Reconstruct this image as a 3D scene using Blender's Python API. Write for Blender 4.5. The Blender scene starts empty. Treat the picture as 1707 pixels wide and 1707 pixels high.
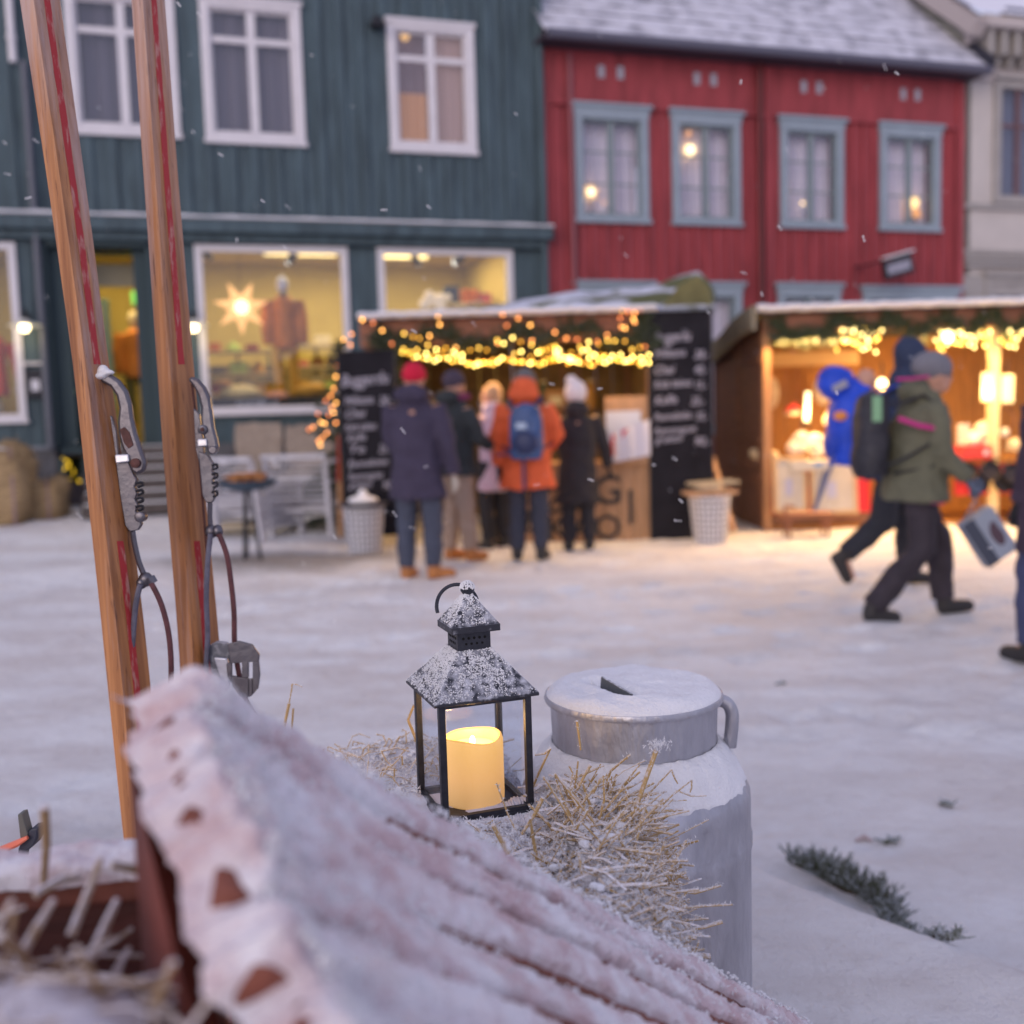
import bpy, bmesh, math, random
from mathutils import Vector, Matrix, noise
random.seed(11)
R = math.radians
SC = bpy.context.scene
COL = SC.collection

# ------------------------------------------------------------ camera, sky, sun, exposure
FPX = 1750.0          # focal length in pixels of the 1707 px wide photograph
HC = 1.33             # camera height
PITCH = math.atan((853.5 - 690) / FPX)
CM = Matrix.Rotation(math.pi / 2 - PITCH, 3, 'X') @ Matrix.Rotation(R(-1.7), 3, 'Z')
CP = Vector((0, 0, HC))
cd = bpy.data.cameras.new("camera")
cam = bpy.data.objects.new("camera", cd)
COL.objects.link(cam)
cam.location = CP
cam.rotation_euler = CM.to_euler()
cd.sensor_width = 36
cd.lens = 36 * FPX / 1707
cd.clip_start = 0.05
cd.clip_end = 600
cd.dof.use_dof = True
cd.dof.focus_distance = 1.30
cd.dof.aperture_fstop = 3.2
cd.dof.aperture_blades = 0
SC.camera = cam

SUN_EL, SUN_AZ = R(14), R(205)     # behind the camera, low and veiled by cloud
w = bpy.data.worlds.new("World")
SC.world = w
w.use_nodes = True
nt = w.node_tree
bg = nt.nodes["Background"]
sky = nt.nodes.new("ShaderNodeTexSky")
sky.sky_type = 'NISHITA'
sky.sun_disc = False
sky.sun_elevation = SUN_EL
sky.sun_rotation = SUN_AZ
sky.air_density = 1.0
sky.dust_density = 3.0
sky.ozone_density = 2.0
tint = nt.nodes.new("ShaderNodeMix")
tint.data_type = 'RGBA'
tint.blend_type = 'MIX'
tint.inputs[0].default_value = 0.80
nt.links.new(sky.outputs[0], tint.inputs[6])
tint.inputs[7].default_value = (2.98, 2.92, 4.0, 1)   # even lavender cloud cover over the clear-sky gradient
nt.links.new(tint.outputs[2], bg.inputs[0])
bg.inputs[1].default_value = 0.112
sl = bpy.data.lights.new("sun", 'SUN')
sl.energy = 0.5
sl.angle = R(40)
sl.color = (1.0, 0.86, 0.84)
so = bpy.data.objects.new("sun", sl)
COL.objects.link(so)
sdir = Vector((math.sin(SUN_AZ) * math.cos(SUN_EL), math.cos(SUN_AZ) * math.cos(SUN_EL), math.sin(SUN_EL)))
so.rotation_euler = sdir.to_track_quat('Z', 'Y').to_euler()
SC.view_settings.view_transform = 'Standard'
SC.view_settings.look = 'None'
SC.view_settings.exposure = 0.88
SC.view_settings.gamma = 1
SC.cycles.sample_clamp_indirect = 3.0
SC.cycles.max_bounces = 6
SC.cycles.transparent_max_bounces = 12
SC.cycles.caustics_reflective = False
SC.cycles.caustics_refractive = False

# ------------------------------------------------------------ measuring helpers (pixels of the 1707 px photograph)
def ray(px, py):
    return CM @ Vector(((px - 853.5) / FPX, -(py - 853.5) / FPX, -1))
def P(px, py, Y):                     # the point seen at px,py at distance Y
    d = ray(px, py)
    return CP + d * (Y / d.y)
def G(px, py, z=0.0):                 # the point seen at px,py lying at height z
    d = ray(px, py)
    return CP + d * ((z - HC) / d.z)
FANG = R(17.5)
FU = Vector((math.cos(FANG), math.sin(FANG), 0))
FN = Vector((math.sin(FANG), -math.cos(FANG), 0))
F0 = Vector((0, 15.6, 0))
def fa(px, py, inset=0.0):            # street-front coordinates: along the fronts, height
    d = ray(px, py)
    o = F0 - FN * inset
    t = ((o - CP) @ FN) / (d @ FN) if False else (o - CP).dot(FN) / d.dot(FN)
    p = CP + d * t
    return (p - F0).dot(FU), p.z
def frect(xl, xr, yt, yb, inset=0.0):
    xm, ym = (xl + xr) / 2, (yt + yb) / 2
    return fa(xl, ym, inset)[0], fa(xr, ym, inset)[0], fa(xm, yb, inset)[1], fa(xm, yt, inset)[1]
def sst(a, b, x):
    t = max(0, min(1, (x - a) / (b - a)))
    return t * t * (3 - 2 * t)

# ------------------------------------------------------------ materials
MATS = {}
def mat(name, col, rough=0.7, metal=0.0, var=0.0, vscale=8.0, col2=None, bump=0.0, bscale=60.0,
        emit=None, estr=0.0, stretch=None, spec=0.4, thr=None, trans=0.0, sss=0.0, coord='Object'):
    if name in MATS: return MATS[name]
    m = bpy.data.materials.new(name)
    m.use_nodes = True
    t = m.node_tree
    b = t.nodes["Principled BSDF"]
    b.inputs["Base Color"].default_value = (*col, 1)
    b.inputs["Roughness"].default_value = rough
    b.inputs["Metallic"].default_value = metal
    b.inputs["Specular IOR Level"].default_value = spec
    if trans: b.inputs["Transmission Weight"].default_value = trans
    if sss:
        b.inputs["Subsurface Weight"].default_value = sss
        b.inputs["Subsurface Scale"].default_value = 0.01
    tc = t.nodes.new("ShaderNodeTexCoord")
    mp = t.nodes.new("ShaderNodeMapping")
    if stretch: mp.inputs["Scale"].default_value = stretch
    t.links.new(tc.outputs[coord], mp.inputs[0])
    if var or col2:
        n = t.nodes.new("ShaderNodeTexNoise")
        n.inputs["Scale"].default_value = vscale
        n.inputs["Detail"].default_value = 6
        n.inputs["Roughness"].default_value = 0.6
        t.links.new(mp.outputs[0], n.inputs["Vector"])
        r = t.nodes.new("ShaderNodeValToRGB")
        lo, hi = thr if thr else (0.3, 0.7)
        r.color_ramp.elements[0].position = lo
        r.color_ramp.elements[1].position = hi
        c2 = col2 if col2 else tuple(min(1, c * (1 + var)) for c in col)
        c1 = col if col2 else tuple(c * (1 - var) for c in col)
        r.color_ramp.elements[0].color = (*c1, 1)
        r.color_ramp.elements[1].color = (*c2, 1)
        t.links.new(n.outputs["Fac"], r.inputs[0])
        t.links.new(r.outputs[0], b.inputs["Base Color"])
    if bump:
        n2 = t.nodes.new("ShaderNodeTexNoise")
        n2.inputs["Scale"].default_value = bscale
        n2.inputs["Detail"].default_value = 5
        t.links.new(mp.outputs[0], n2.inputs["Vector"])
        bp = t.nodes.new("ShaderNodeBump")
        bp.inputs["Strength"].default_value = min(1, bump)
        bp.inputs["Distance"].default_value = 0.6 / bscale
        t.links.new(n2.outputs["Fac"], bp.inputs["Height"])
        t.links.new(bp.outputs[0], b.inputs["Normal"])
    if emit:
        b.inputs["Emission Color"].default_value = (*emit, 1)
        b.inputs["Emission Strength"].default_value = estr
    MATS[name] = m
    return m

def frosty(name, col, frost=(0.80, 0.80, 0.86), lo=0.1, hi=0.7, scale=120, rough=0.8, col2=None, metal=0.0, nz=0.5, bump=0.6):
    """a surface with frost or snow lying on what faces up, broken by noise"""
    if name in MATS: return MATS[name]
    m = bpy.data.materials.new(name)
    m.use_nodes = True
    t = m.node_tree
    b = t.nodes["Principled BSDF"]
    L = t.links.new
    tc = t.nodes.new("ShaderNodeTexCoord")
    n = t.nodes.new("ShaderNodeTexNoise"); n.inputs["Scale"].default_value = scale; n.inputs["Detail"].default_value = 6
    L(tc.outputs["Object"], n.inputs["Vector"])
    g = t.nodes.new("ShaderNodeNewGeometry")
    s = t.nodes.new("ShaderNodeSeparateXYZ"); L(g.outputs["Normal"], s.inputs[0])
    ma = t.nodes.new("ShaderNodeMath"); ma.operation = 'MULTIPLY'; ma.inputs[1].default_value = nz
    L(s.outputs[2], ma.inputs[0])
    ad = t.nodes.new("ShaderNodeMath"); ad.operation = 'ADD'
    L(ma.outputs[0], ad.inputs[0]); L(n.outputs["Fac"], ad.inputs[1])
    mr = t.nodes.new("ShaderNodeMapRange")
    mr.inputs["From Min"].default_value = lo + 0.3; mr.inputs["From Max"].default_value = hi + 0.3
    L(ad.outputs[0], mr.inputs[0])
    base = t.nodes.new("ShaderNodeMix"); base.data_type = 'RGBA'
    n3 = t.nodes.new("ShaderNodeTexNoise"); n3.inputs["Scale"].default_value = scale * 0.2
    L(tc.outputs["Object"], n3.inputs["Vector"]); L(n3.outputs["Fac"], base.inputs[0])
    base.inputs[6].default_value = (*col, 1)
    base.inputs[7].default_value = (*(col2 or tuple(c * 0.6 for c in col)), 1)
    mx = t.nodes.new("ShaderNodeMix"); mx.data_type = 'RGBA'
    L(mr.outputs[0], mx.inputs[0]); L(base.outputs[2], mx.inputs[6]); mx.inputs[7].default_value = (*frost, 1)
    L(mx.outputs[2], b.inputs["Base Color"])
    rr = t.nodes.new("ShaderNodeMapRange"); rr.inputs["To Min"].default_value = rough; rr.inputs["To Max"].default_value = 0.9
    L(mr.outputs[0], rr.inputs[0]); L(rr.outputs[0], b.inputs["Roughness"])
    if metal:
        rm = t.nodes.new("ShaderNodeMapRange"); rm.inputs["To Min"].default_value = metal; rm.inputs["To Max"].default_value = 0
        L(mr.outputs[0], rm.inputs[0]); L(rm.outputs[0], b.inputs["Metallic"])
    bp = t.nodes.new("ShaderNodeBump"); bp.inputs["Strength"].default_value = bump; bp.inputs["Distance"].default_value = 0.3 / scale
    L(n.outputs["Fac"], bp.inputs["Height"]); L(bp.outputs[0], b.inputs["Normal"])
    MATS[name] = m
    return m

def glow(name, col, s, sample=True):
    if name in MATS: return MATS[name]
    m = bpy.data.materials.new(name)
    m.use_nodes = True
    b = m.node_tree.nodes["Principled BSDF"]
    b.inputs["Base Color"].default_value = (*[c * 0.6 for c in col], 1)
    b.inputs["Emission Color"].default_value = (*col, 1)
    b.inputs["Emission Strength"].default_value = s
    if not sample: m.cycles.emission_sampling = 'NONE'
    MATS[name] = m
    return m

def glass(name, tintc=(0.95, 0.97, 1), refl=0.12, rough=0.02):
    if name in MATS: return MATS[name]
    m = bpy.data.materials.new(name)
    m.use_nodes = True
    t = m.node_tree
    t.nodes.remove(t.nodes["Principled BSDF"])
    out = t.nodes["Material Output"]
    a = t.nodes.new("ShaderNodeBsdfTransparent"); a.inputs[0].default_value = (*tintc, 1)
    g = t.nodes.new("ShaderNodeBsdfGlossy"); g.inputs["Roughness"].default_value = rough
    f = t.nodes.new("ShaderNodeLayerWeight")
    pw = t.nodes.new("ShaderNodeMath"); pw.operation = 'POWER'; pw.inputs[1].default_value = 5
    t.links.new(f.outputs["Facing"], pw.inputs[0])
    ad = t.nodes.new("ShaderNodeMath"); ad.operation = 'MULTIPLY_ADD'; ad.inputs[1].default_value = .5; ad.inputs[2].default_value = refl; ad.use_clamp = True
    t.links.new(pw.outputs[0], ad.inputs[0])
    x = t.nodes.new("ShaderNodeMixShader")
    t.links.new(ad.outputs[0], x.inputs[0]); t.links.new(a.outputs[0], x.inputs[1]); t.links.new(g.outputs[0], x.inputs[2])
    t.links.new(x.outputs[0], out.inputs[0])
    MATS[name] = m
    return m

# ------------------------------------------------------------ mesh builder
def V(*a): return Vector(a if len(a) > 1 else a[0])
class MB:
    def __init__(s): s.v = []; s.f = []; s.m = []; s.mi = 0
    def add(s, vs, fs):
        o = len(s.v)
        s.v += [tuple(v) for v in vs]
        s.f += [tuple(i + o for i in f) for f in fs]
        s.m += [s.mi] * len(fs)
        return s
    def box(s, c, d, M=None):
        c = Vector(c); vs = []
        for x in (-.5, .5):
            for y in (-.5, .5):
                for z in (-.5, .5):
                    q = Vector((x * d[0], y * d[1], z * d[2]))
                    if M: q = M @ q
                    vs.append(c + q)
        return s.add(vs, [(0, 1, 3, 2), (4, 6, 7, 5), (0, 4, 5, 1), (2, 3, 7, 6), (0, 2, 6, 4), (1, 5, 7, 3)])
    def bx(s, x0, x1, y0, y1, z0, z1):
        return s.box(((x0 + x1) / 2, (y0 + y1) / 2, (z0 + z1) / 2), (abs(x1 - x0), abs(y1 - y0), abs(z1 - z0)))
    def beam(s, a, b, wd, th, up=(0, 0, 1)):        # rectangular bar from a to b
        a, b = Vector(a), Vector(b)
        d = (b - a); L = d.length; d.normalize()
        sx = d.cross(Vector(up))
        if sx.length < 1e-4: sx = Vector((1, 0, 0))
        sx.normalize(); u = sx.cross(d)
        M = Matrix((sx, d, u)).transposed()
        return s.box((a + b) / 2, (wd, L, th), M)
    def tube(s, pts, rad, n=8, sq=1.0):
        pts = [Vector(p) for p in pts]
        if not hasattr(rad, '__len__'): rad = [rad] * len(pts)
        rings = []; prev = None
        for i, p in enumerate(pts):
            d = (pts[min(i + 1, len(pts) - 1)] - pts[max(i - 1, 0)])
            if d.length < 1e-9: d = Vector((0, 0, 1))
            d.normalize()
            if prev is None:
                r0 = Vector((0, 0, 1)) if abs(d.z) < .9 else Vector((1, 0, 0))
                x = d.cross(r0).normalized()
            else:
                x = (prev - d * prev.dot(d)).normalized()
            prev = x; y = d.cross(x)
            rings.append([p + (x * math.cos(2 * math.pi * k / n) + y * sq * math.sin(2 * math.pi * k / n)) * rad[i] for k in range(n)])
        return s.loft(rings)
    def loft(s, rings, cap=True, closed=False):
        n = len(rings[0]); vs = [v for r in rings for v in r]; fs = []
        for i in range(len(rings) - 1):
            for k in range(n):
                fs.append((i * n + k, i * n + (k + 1) % n, (i + 1) * n + (k + 1) % n, (i + 1) * n + k))
        if closed:
            i = len(rings) - 1
            for k in range(n): fs.append((i * n + k, i * n + (k + 1) % n, (k + 1) % n, k))
        elif cap:
            fs.append(tuple(range(n))[::-1]); fs.append(tuple((len(rings) - 1) * n + k for k in range(n)))
        return s.add(vs, fs)
    def lathe(s, prof, n=40, c=(0, 0, 0), M=None, cap=True):
        c = Vector(c); rings = []
        for r, z in prof:
            rg = []
            for k in range(n):
                q = Vector((r * math.cos(2 * math.pi * k / n), r * math.sin(2 * math.pi * k / n), z))
                if M: q = M @ q
                rg.append(c + q)
            rings.append(rg)
        return s.loft(rings, cap)
    def ell(s, c, r, n=12, M=None):
        if not hasattr(r, '__len__'): r = (r, r, r)
        m = max(4, n // 2); c = Vector(c); rings = []
        for i in range(m + 1):
            th = math.pi * (0.02 + 0.96 * i / m); rg = []
            for k in range(n):
                ph = 2 * math.pi * k / n
                q = Vector((r[0] * math.sin(th) * math.cos(ph), r[1] * math.sin(th) * math.sin(ph), -r[2] * math.cos(th)))
                if M: q = M @ q
                rg.append(c + q)
            rings.append(rg)
        return s.loft(rings)
    def prism(s, poly, vec):
        vec = Vector(vec); n = len(poly)
        vs = [Vector(p) for p in poly] + [Vector(p) + vec for p in poly]
        fs = [tuple(range(n)), tuple(range(2 * n - 1, n - 1, -1))] + [(i, i + n, (i + 1) % n + n, (i + 1) % n) for i in range(n)]
        return s.add(vs, fs)
    def grid(s, fn, nu, nv):
        vs = [fn(i / nu, j / nv) for i in range(nu + 1) for j in range(nv + 1)]
        fs = [(i * (nv + 1) + j, (i + 1) * (nv + 1) + j, (i + 1) * (nv + 1) + j + 1, i * (nv + 1) + j + 1) for i in range(nu) for j in range(nv)]
        return s.add(vs, fs)
    def mesh(s, name, mats, smooth=True, fixn=True):
        me = bpy.data.meshes.new(name)
        me.from_pydata(s.v, [], s.f)
        for m in (mats if isinstance(mats, (list, tuple)) else [mats]): me.materials.append(m)
        if any(s.m): me.polygons.foreach_set("material_index", s.m)
        if fixn:
            b = bmesh.new(); b.from_mesh(me)
            bmesh.ops.recalc_face_normals(b, faces=b.faces); b.to_mesh(me); b.free()
        if smooth:
            me.shade_smooth()
            me.set_sharp_from_angle(angle=R(38))
        return me
    def build(s, name, mats, parent=None, smooth=True, bevel=0.0, world=False, fixn=True):
        o = bpy.data.objects.new(name, s.mesh(name, mats, smooth, fixn))
        COL.objects.link(o)
        if parent is not None:
            o.parent = parent
            if world: o.matrix_parent_inverse = parent.matrix_basis.inverted()
        if bevel:
            md = o.modifiers.new("bevel", 'BEVEL'); md.width = bevel; md.segments = 2; md.limit_method = 'ANGLE'
        return o
    def fuse(s, name, m, parent=None, voxel=0.014, it=3, world=False, noise_amp=0):
        """voxel-fuse overlapping closed pieces to one continuous skin"""
        tmp = bpy.data.objects.new("tmp", s.mesh("tmp", m, False)); COL.objects.link(tmp)
        md = tmp.modifiers.new("r", 'REMESH'); md.mode = 'VOXEL'; md.voxel_size = voxel; md.use_smooth_shade = True
        sm = tmp.modifiers.new("s", 'SMOOTH'); sm.factor = 0.5; sm.iterations = it
        dg = bpy.context.evaluated_depsgraph_get()
        me = bpy.data.meshes.new_from_object(tmp.evaluated_get(dg))
        me.name = name
        if noise_amp:
            for v in me.vertices:
                v.co += v.normal * noise.noise(v.co * 9) * noise_amp + v.normal * noise.noise(v.co * 23 + Vector((5, 3, 1))) * noise_amp * .4
        me.materials.clear(); me.materials.append(m)
        me.shade_smooth()
        d = tmp.data; bpy.data.objects.remove(tmp); bpy.data.meshes.remove(d)
        o = bpy.data.objects.new(name, me); COL.objects.link(o)
        if parent is not None:
            o.parent = parent
            if world: o.matrix_parent_inverse = parent.matrix_basis.inverted()
        return o

def pieces(boxes, name, m, par, **kw):
    out = []
    for b_ in boxes:
        q = MB(); q.bx(*b_); out.append(q.build(name, m, par, **kw))
    return out
def tag(o, label=None, cat=None, group=None, kind=None):
    if label: o['label'] = label
    if cat: o['category'] = cat
    if group: o['group'] = group
    if kind: o['kind'] = kind
    return o
def thing(name, label, cat, loc=(0, 0, 0), rz=0.0, group=None):
    o = bpy.data.objects.new(name, None)
    COL.objects.link(o)
    o.empty_display_size = 0.1
    o.location = loc; o.rotation_euler = (0, 0, rz)
    return tag(o, label, cat, group)
def text(s, size, name, m, parent, loc, rot, shear=0.0, extrude=0.002, align='LEFT', width=None):
    c = bpy.data.curves.new("txt", 'FONT')
    c.body = s; c.size = size; c.extrude = extrude; c.shear = shear; c.align_x = align
    c.resolution_u = 3; c.offset = size * 0.012
    t = bpy.data.objects.new("tmp", c); COL.objects.link(t)
    dg = bpy.context.evaluated_depsgraph_get()
    me = bpy.data.meshes.new_from_object(t.evaluated_get(dg))
    bpy.data.objects.remove(t); bpy.data.curves.remove(c)
    me.materials.clear(); me.materials.append(m); me.name = name
    o = bpy.data.objects.new(name, me); COL.objects.link(o)
    if width:
        xs = [v.co.x for v in me.vertices]; k = width / max(1e-6, max(xs) - min(xs))
        for v in me.vertices: v.co.x *= k
    o.parent = parent; o.location = loc; o.rotation_euler = rot
    return o
def point(name, loc, power, col, size=0.1, parent=None):
    l = bpy.data.lights.new(name, 'POINT'); l.energy = power; l.color = col; l.shadow_soft_size = size
    o = bpy.data.objects.new(name, l); COL.objects.link(o); o.location = loc
    if parent is not None:
        o.parent = parent; o.matrix_parent_inverse = parent.matrix_basis.inverted()
    return o
def area(name, loc, power, col, sx, sy, rot=(0, 0, 0)):
    l = bpy.data.lights.new(name, 'AREA'); l.shape = 'RECTANGLE'; l.energy = power; l.color = col; l.size = sx; l.size_y = sy
    o = bpy.data.objects.new(name, l); COL.objects.link(o); o.location = loc; o.rotation_euler = rot
    return o
def fw(a, y, z):                       # street-front coordinates to world
    return F0 + FU * a - FN * y + Vector((0, 0, z))

# material palette
snow = mat("snow", (0.80, 0.80, 0.83), 0.75, var=0.05, vscale=30, bump=0.9, bscale=220, spec=0.3)
WHITE = mat("white_paint", (0.66, 0.64, 0.68), 0.5, var=0.05, vscale=5)
TEAL = mat("teal_paint", (0.060, 0.095, 0.115), 0.65, var=0.34, vscale=2.2, stretch=(3, 3, .5), bump=.3, bscale=40)
RED = mat("red_paint", (0.29, 0.046, 0.055), 0.65, var=0.30, vscale=2.2, stretch=(3, 3, .5), bump=.3, bscale=40)
GREYBLUE = mat("grey_blue_paint", (0.27, 0.33, 0.39), 0.55, var=0.08, vscale=4)
CREAM = mat("cream_plaster", (0.52, 0.48, 0.46), 0.8, var=0.06, vscale=2, bump=.3, bscale=30)
STONE = mat("foundation_stone", (0.10, 0.10, 0.11), 0.85, var=0.35, vscale=3, bump=.7, bscale=8)
PINE = mat("pine_boards", (0.42, 0.24, 0.13), 0.6, var=0.25, vscale=4, stretch=(8, 8, .7), bump=.2, bscale=60)
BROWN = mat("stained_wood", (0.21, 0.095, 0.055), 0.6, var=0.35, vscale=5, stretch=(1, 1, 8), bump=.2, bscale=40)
BROWNV = mat("stained_wood_header", (0.26, 0.105, 0.06), 0.6, var=0.25, vscale=4, stretch=(1, 4, 8), bump=.2, bscale=40)
BLACKB = mat("chalkboard", (0.016, 0.015, 0.020), 0.8, var=0.3, vscale=4, spec=.15)
CHALK = mat("chalk", (0.50, 0.48, 0.56), 0.9, col2=(0.22, 0.21, 0.26), vscale=30)
DARKMET = mat("dark_metal", (0.035, 0.035, 0.042), 0.45, 0.6, var=0.3, vscale=40)
PLASTICW = mat("white_plastic", (0.6, 0.6, 0.66), 0.4)
GLASS = glass("window_glass", refl=0.07)
NEEDLE = frosty("fir_needles", (0.035, 0.06, 0.022), lo=.42, hi=.95, scale=40, nz=.4, col2=(.055, .065, .022))
# ------------------------------------------------------------ the ground
CR_A, CR_B = G(1250, 1432, .30), G(1600, 1572, .30)       # crest of the ploughed snow bank
def crest_y(x):
    k = (CR_B.y - CR_A.y) / (CR_B.x - CR_A.x)
    y = CR_A.y + k * (x - CR_A.x)
    return min(y, 2.62 + 0.05 * x)
def ground_z(x, y):
    v = Vector((x, y, 0))
    z = 0.018 * noise.noise(v * .9) + .020 * noise.noise(v * 2.3) + .010 * noise.noise(v * 5.5)
    if y < 14: z += .008 * noise.noise(v * 9) + .006 * abs(noise.noise(v * 6.3 + Vector((7, 3, 0))))
    z += .27 * sst(10.5, 14.5, y - .25 * x) * sst(2.5, -2.5, x)
    # low berm by the garden chairs
    z += .10 * math.exp(-((x + 3.2) / 2.2) ** 2 - ((y - 9.7 - .1 * x) / .5) ** 2)
    cy = crest_y(x) + .05 * noise.noise(v * 2.3)
    if y < cy + .6:
        t = sst(cy + .55, cy - .08, y)
        z = z * (1 - t) + t * (.30 + .02 * noise.noise(v * 3) + .04 * (cy - y) * (0.3 if y < cy else 0) + .006 * noise.noise(v * 17))
    return z
def ramp_list(a, b, n): return [a + (b - a) * i / n for i in range(n)]
FP = {}
rf_ = random.Random(4)
def add_print(x, y, an):
    FP.setdefault((int(x // .5), int(y // .5)), []).append((x, y, math.cos(an), math.sin(an), rf_.uniform(.018, .038)))
for _ in range(26):
    x, y = rf_.uniform(-4, 4.5), rf_.uniform(3.2, 9.5); an = rf_.choice([0, math.pi, rf_.uniform(0, 6.28)]) + rf_.gauss(0, .25); sd = 1
    for k in range(16):
        x += .33 * math.cos(an); y += .33 * math.sin(an); an += rf_.gauss(0, .06); sd = -sd
        if -4.5 < x < 5.5 and 3 < y < 10: add_print(x - sd * .09 * math.sin(an), y + sd * .09 * math.cos(an), an)
def prints_z(x, y):
    i, j = int(x // .5), int(y // .5); z = 0
    for a in (i - 1, i, i + 1):
        for b_ in (j - 1, j, j + 1):
            for (px_, py_, c_, s_, dep) in FP.get((a, b_), ()):
                dx, dy = x - px_, y - py_; u = (dx * c_ + dy * s_) / .15; v = (-dx * s_ + dy * c_) / .065; q_ = u * u + v * v
                if q_ < 4: z += -dep * math.exp(-q_ * q_) + dep * .35 * math.exp(-((q_ - 1.7) / .6) ** 2)
    return z
xs = [-160, -80, -40, -24] + ramp_list(-16, -3, 52) + ramp_list(-3, 5, 190) + ramp_list(5, 14, 40) + [14, 20, 40, 80, 160]
ys = [-40, -10, -3] + ramp_list(-1, 1.2, 20) + ramp_list(1.2, 3.6, 90) + ramp_list(3.6, 9, 120) + ramp_list(9, 16, 60) + [16, 18, 22, 30, 60, 120, 300]
mb = MB()
mb.add([(x, y, ground_z(x, y) + (prints_z(x, y) if 3 < y < 10.2 and -4.6 < x < 5.6 else 0)) for x in xs for y in ys],
       [(i * len(ys) + j, (i + 1) * len(ys) + j, (i + 1) * len(ys) + j + 1, i * len(ys) + j + 1) for i in range(len(xs) - 1) for j in range(len(ys) - 1)])
m = bpy.data.materials.new("trodden_snow"); m.use_nodes = True; t = m.node_tree; L = t.links.new
b = t.nodes["Principled BSDF"]; b.inputs["Roughness"].default_value = .8; b.inputs["Specular IOR Level"].default_value = .25
tc = t.nodes.new("ShaderNodeTexCoord")
def nz(scale, det=6, off=(0, 0, 0), sc=(1, 1, 1)):
    mp = t.nodes.new("ShaderNodeMapping"); mp.inputs["Location"].default_value = off; mp.inputs["Scale"].default_value = sc
    L(tc.outputs["Object"], mp.inputs[0])
    n = t.nodes.new("ShaderNodeTexNoise"); n.inputs["Scale"].default_value = scale; n.inputs["Detail"].default_value = det
    n.inputs["Roughness"].default_value = .62
    L(mp.outputs[0], n.inputs["Vector"]); return n
def rampn(src, lo, hi, c1, c2):
    r = t.nodes.new("ShaderNodeValToRGB"); r.color_ramp.elements[0].position = lo; r.color_ramp.elements[1].position = hi
    r.color_ramp.elements[0].color = (*c1, 1); r.color_ramp.elements[1].color = (*c2, 1)
    L(src, r.inputs[0]); return r
base = rampn(nz(.9, 8, sc=(1, 2.4, 1)).outputs["Fac"], .40, .58, (.74, .71, .71), (.86, .86, .88))
fine = rampn(nz(14, 8, (4, 2, 0)).outputs["Fac"], .36, .5, (.93, .92, .91), (1, 1, 1))
mx = t.nodes.new("ShaderNodeMix"); mx.data_type = 'RGBA'; mx.blend_type = 'MULTIPLY'; mx.inputs[0].default_value = .8
L(base.outputs[0], mx.inputs[6]); L(fine.outputs[0], mx.inputs[7])
# dark grey grainy patch in front of the chairs and the stall, mixed into the snow colour
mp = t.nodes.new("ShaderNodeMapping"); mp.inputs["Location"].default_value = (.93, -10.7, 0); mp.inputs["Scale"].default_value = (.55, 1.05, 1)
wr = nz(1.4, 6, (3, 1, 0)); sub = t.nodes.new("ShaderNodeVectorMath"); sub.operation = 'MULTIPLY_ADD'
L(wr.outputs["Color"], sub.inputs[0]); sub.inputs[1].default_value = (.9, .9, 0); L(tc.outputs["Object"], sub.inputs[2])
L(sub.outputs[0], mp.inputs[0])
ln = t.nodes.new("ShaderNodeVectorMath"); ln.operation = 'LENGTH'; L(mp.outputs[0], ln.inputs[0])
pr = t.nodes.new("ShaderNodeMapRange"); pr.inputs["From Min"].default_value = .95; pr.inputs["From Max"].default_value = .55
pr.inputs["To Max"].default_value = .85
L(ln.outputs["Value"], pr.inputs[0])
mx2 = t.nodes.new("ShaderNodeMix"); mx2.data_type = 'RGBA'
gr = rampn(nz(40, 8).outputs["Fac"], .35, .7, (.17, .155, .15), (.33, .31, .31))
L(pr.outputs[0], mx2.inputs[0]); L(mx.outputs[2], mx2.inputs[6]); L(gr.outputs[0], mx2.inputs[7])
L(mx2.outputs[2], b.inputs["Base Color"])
bn = t.nodes.new("ShaderNodeMath"); bn.operation = 'ADD'
n1, n2 = nz(7, 9), nz(90, 6)
mu = t.nodes.new("ShaderNodeMath"); mu.operation = 'MULTIPLY'; mu.inputs[1].default_value = .12
L(n2.outputs["Fac"], mu.inputs[0]); L(n1.outputs["Fac"], bn.inputs[0]); L(mu.outputs[0], bn.inputs[1])
bp = t.nodes.new("ShaderNodeBump"); bp.inputs["Strength"].default_value = 1; bp.inputs["Distance"].default_value = .07
L(bn.outputs[0], bp.inputs["Height"]); L(bp.outputs[0], b.inputs["Normal"])
GROUNDM = m
tag(mb.build("snowy_ground", m, fixn=False), "trodden snow over the street and market square", kind="structure")

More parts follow.
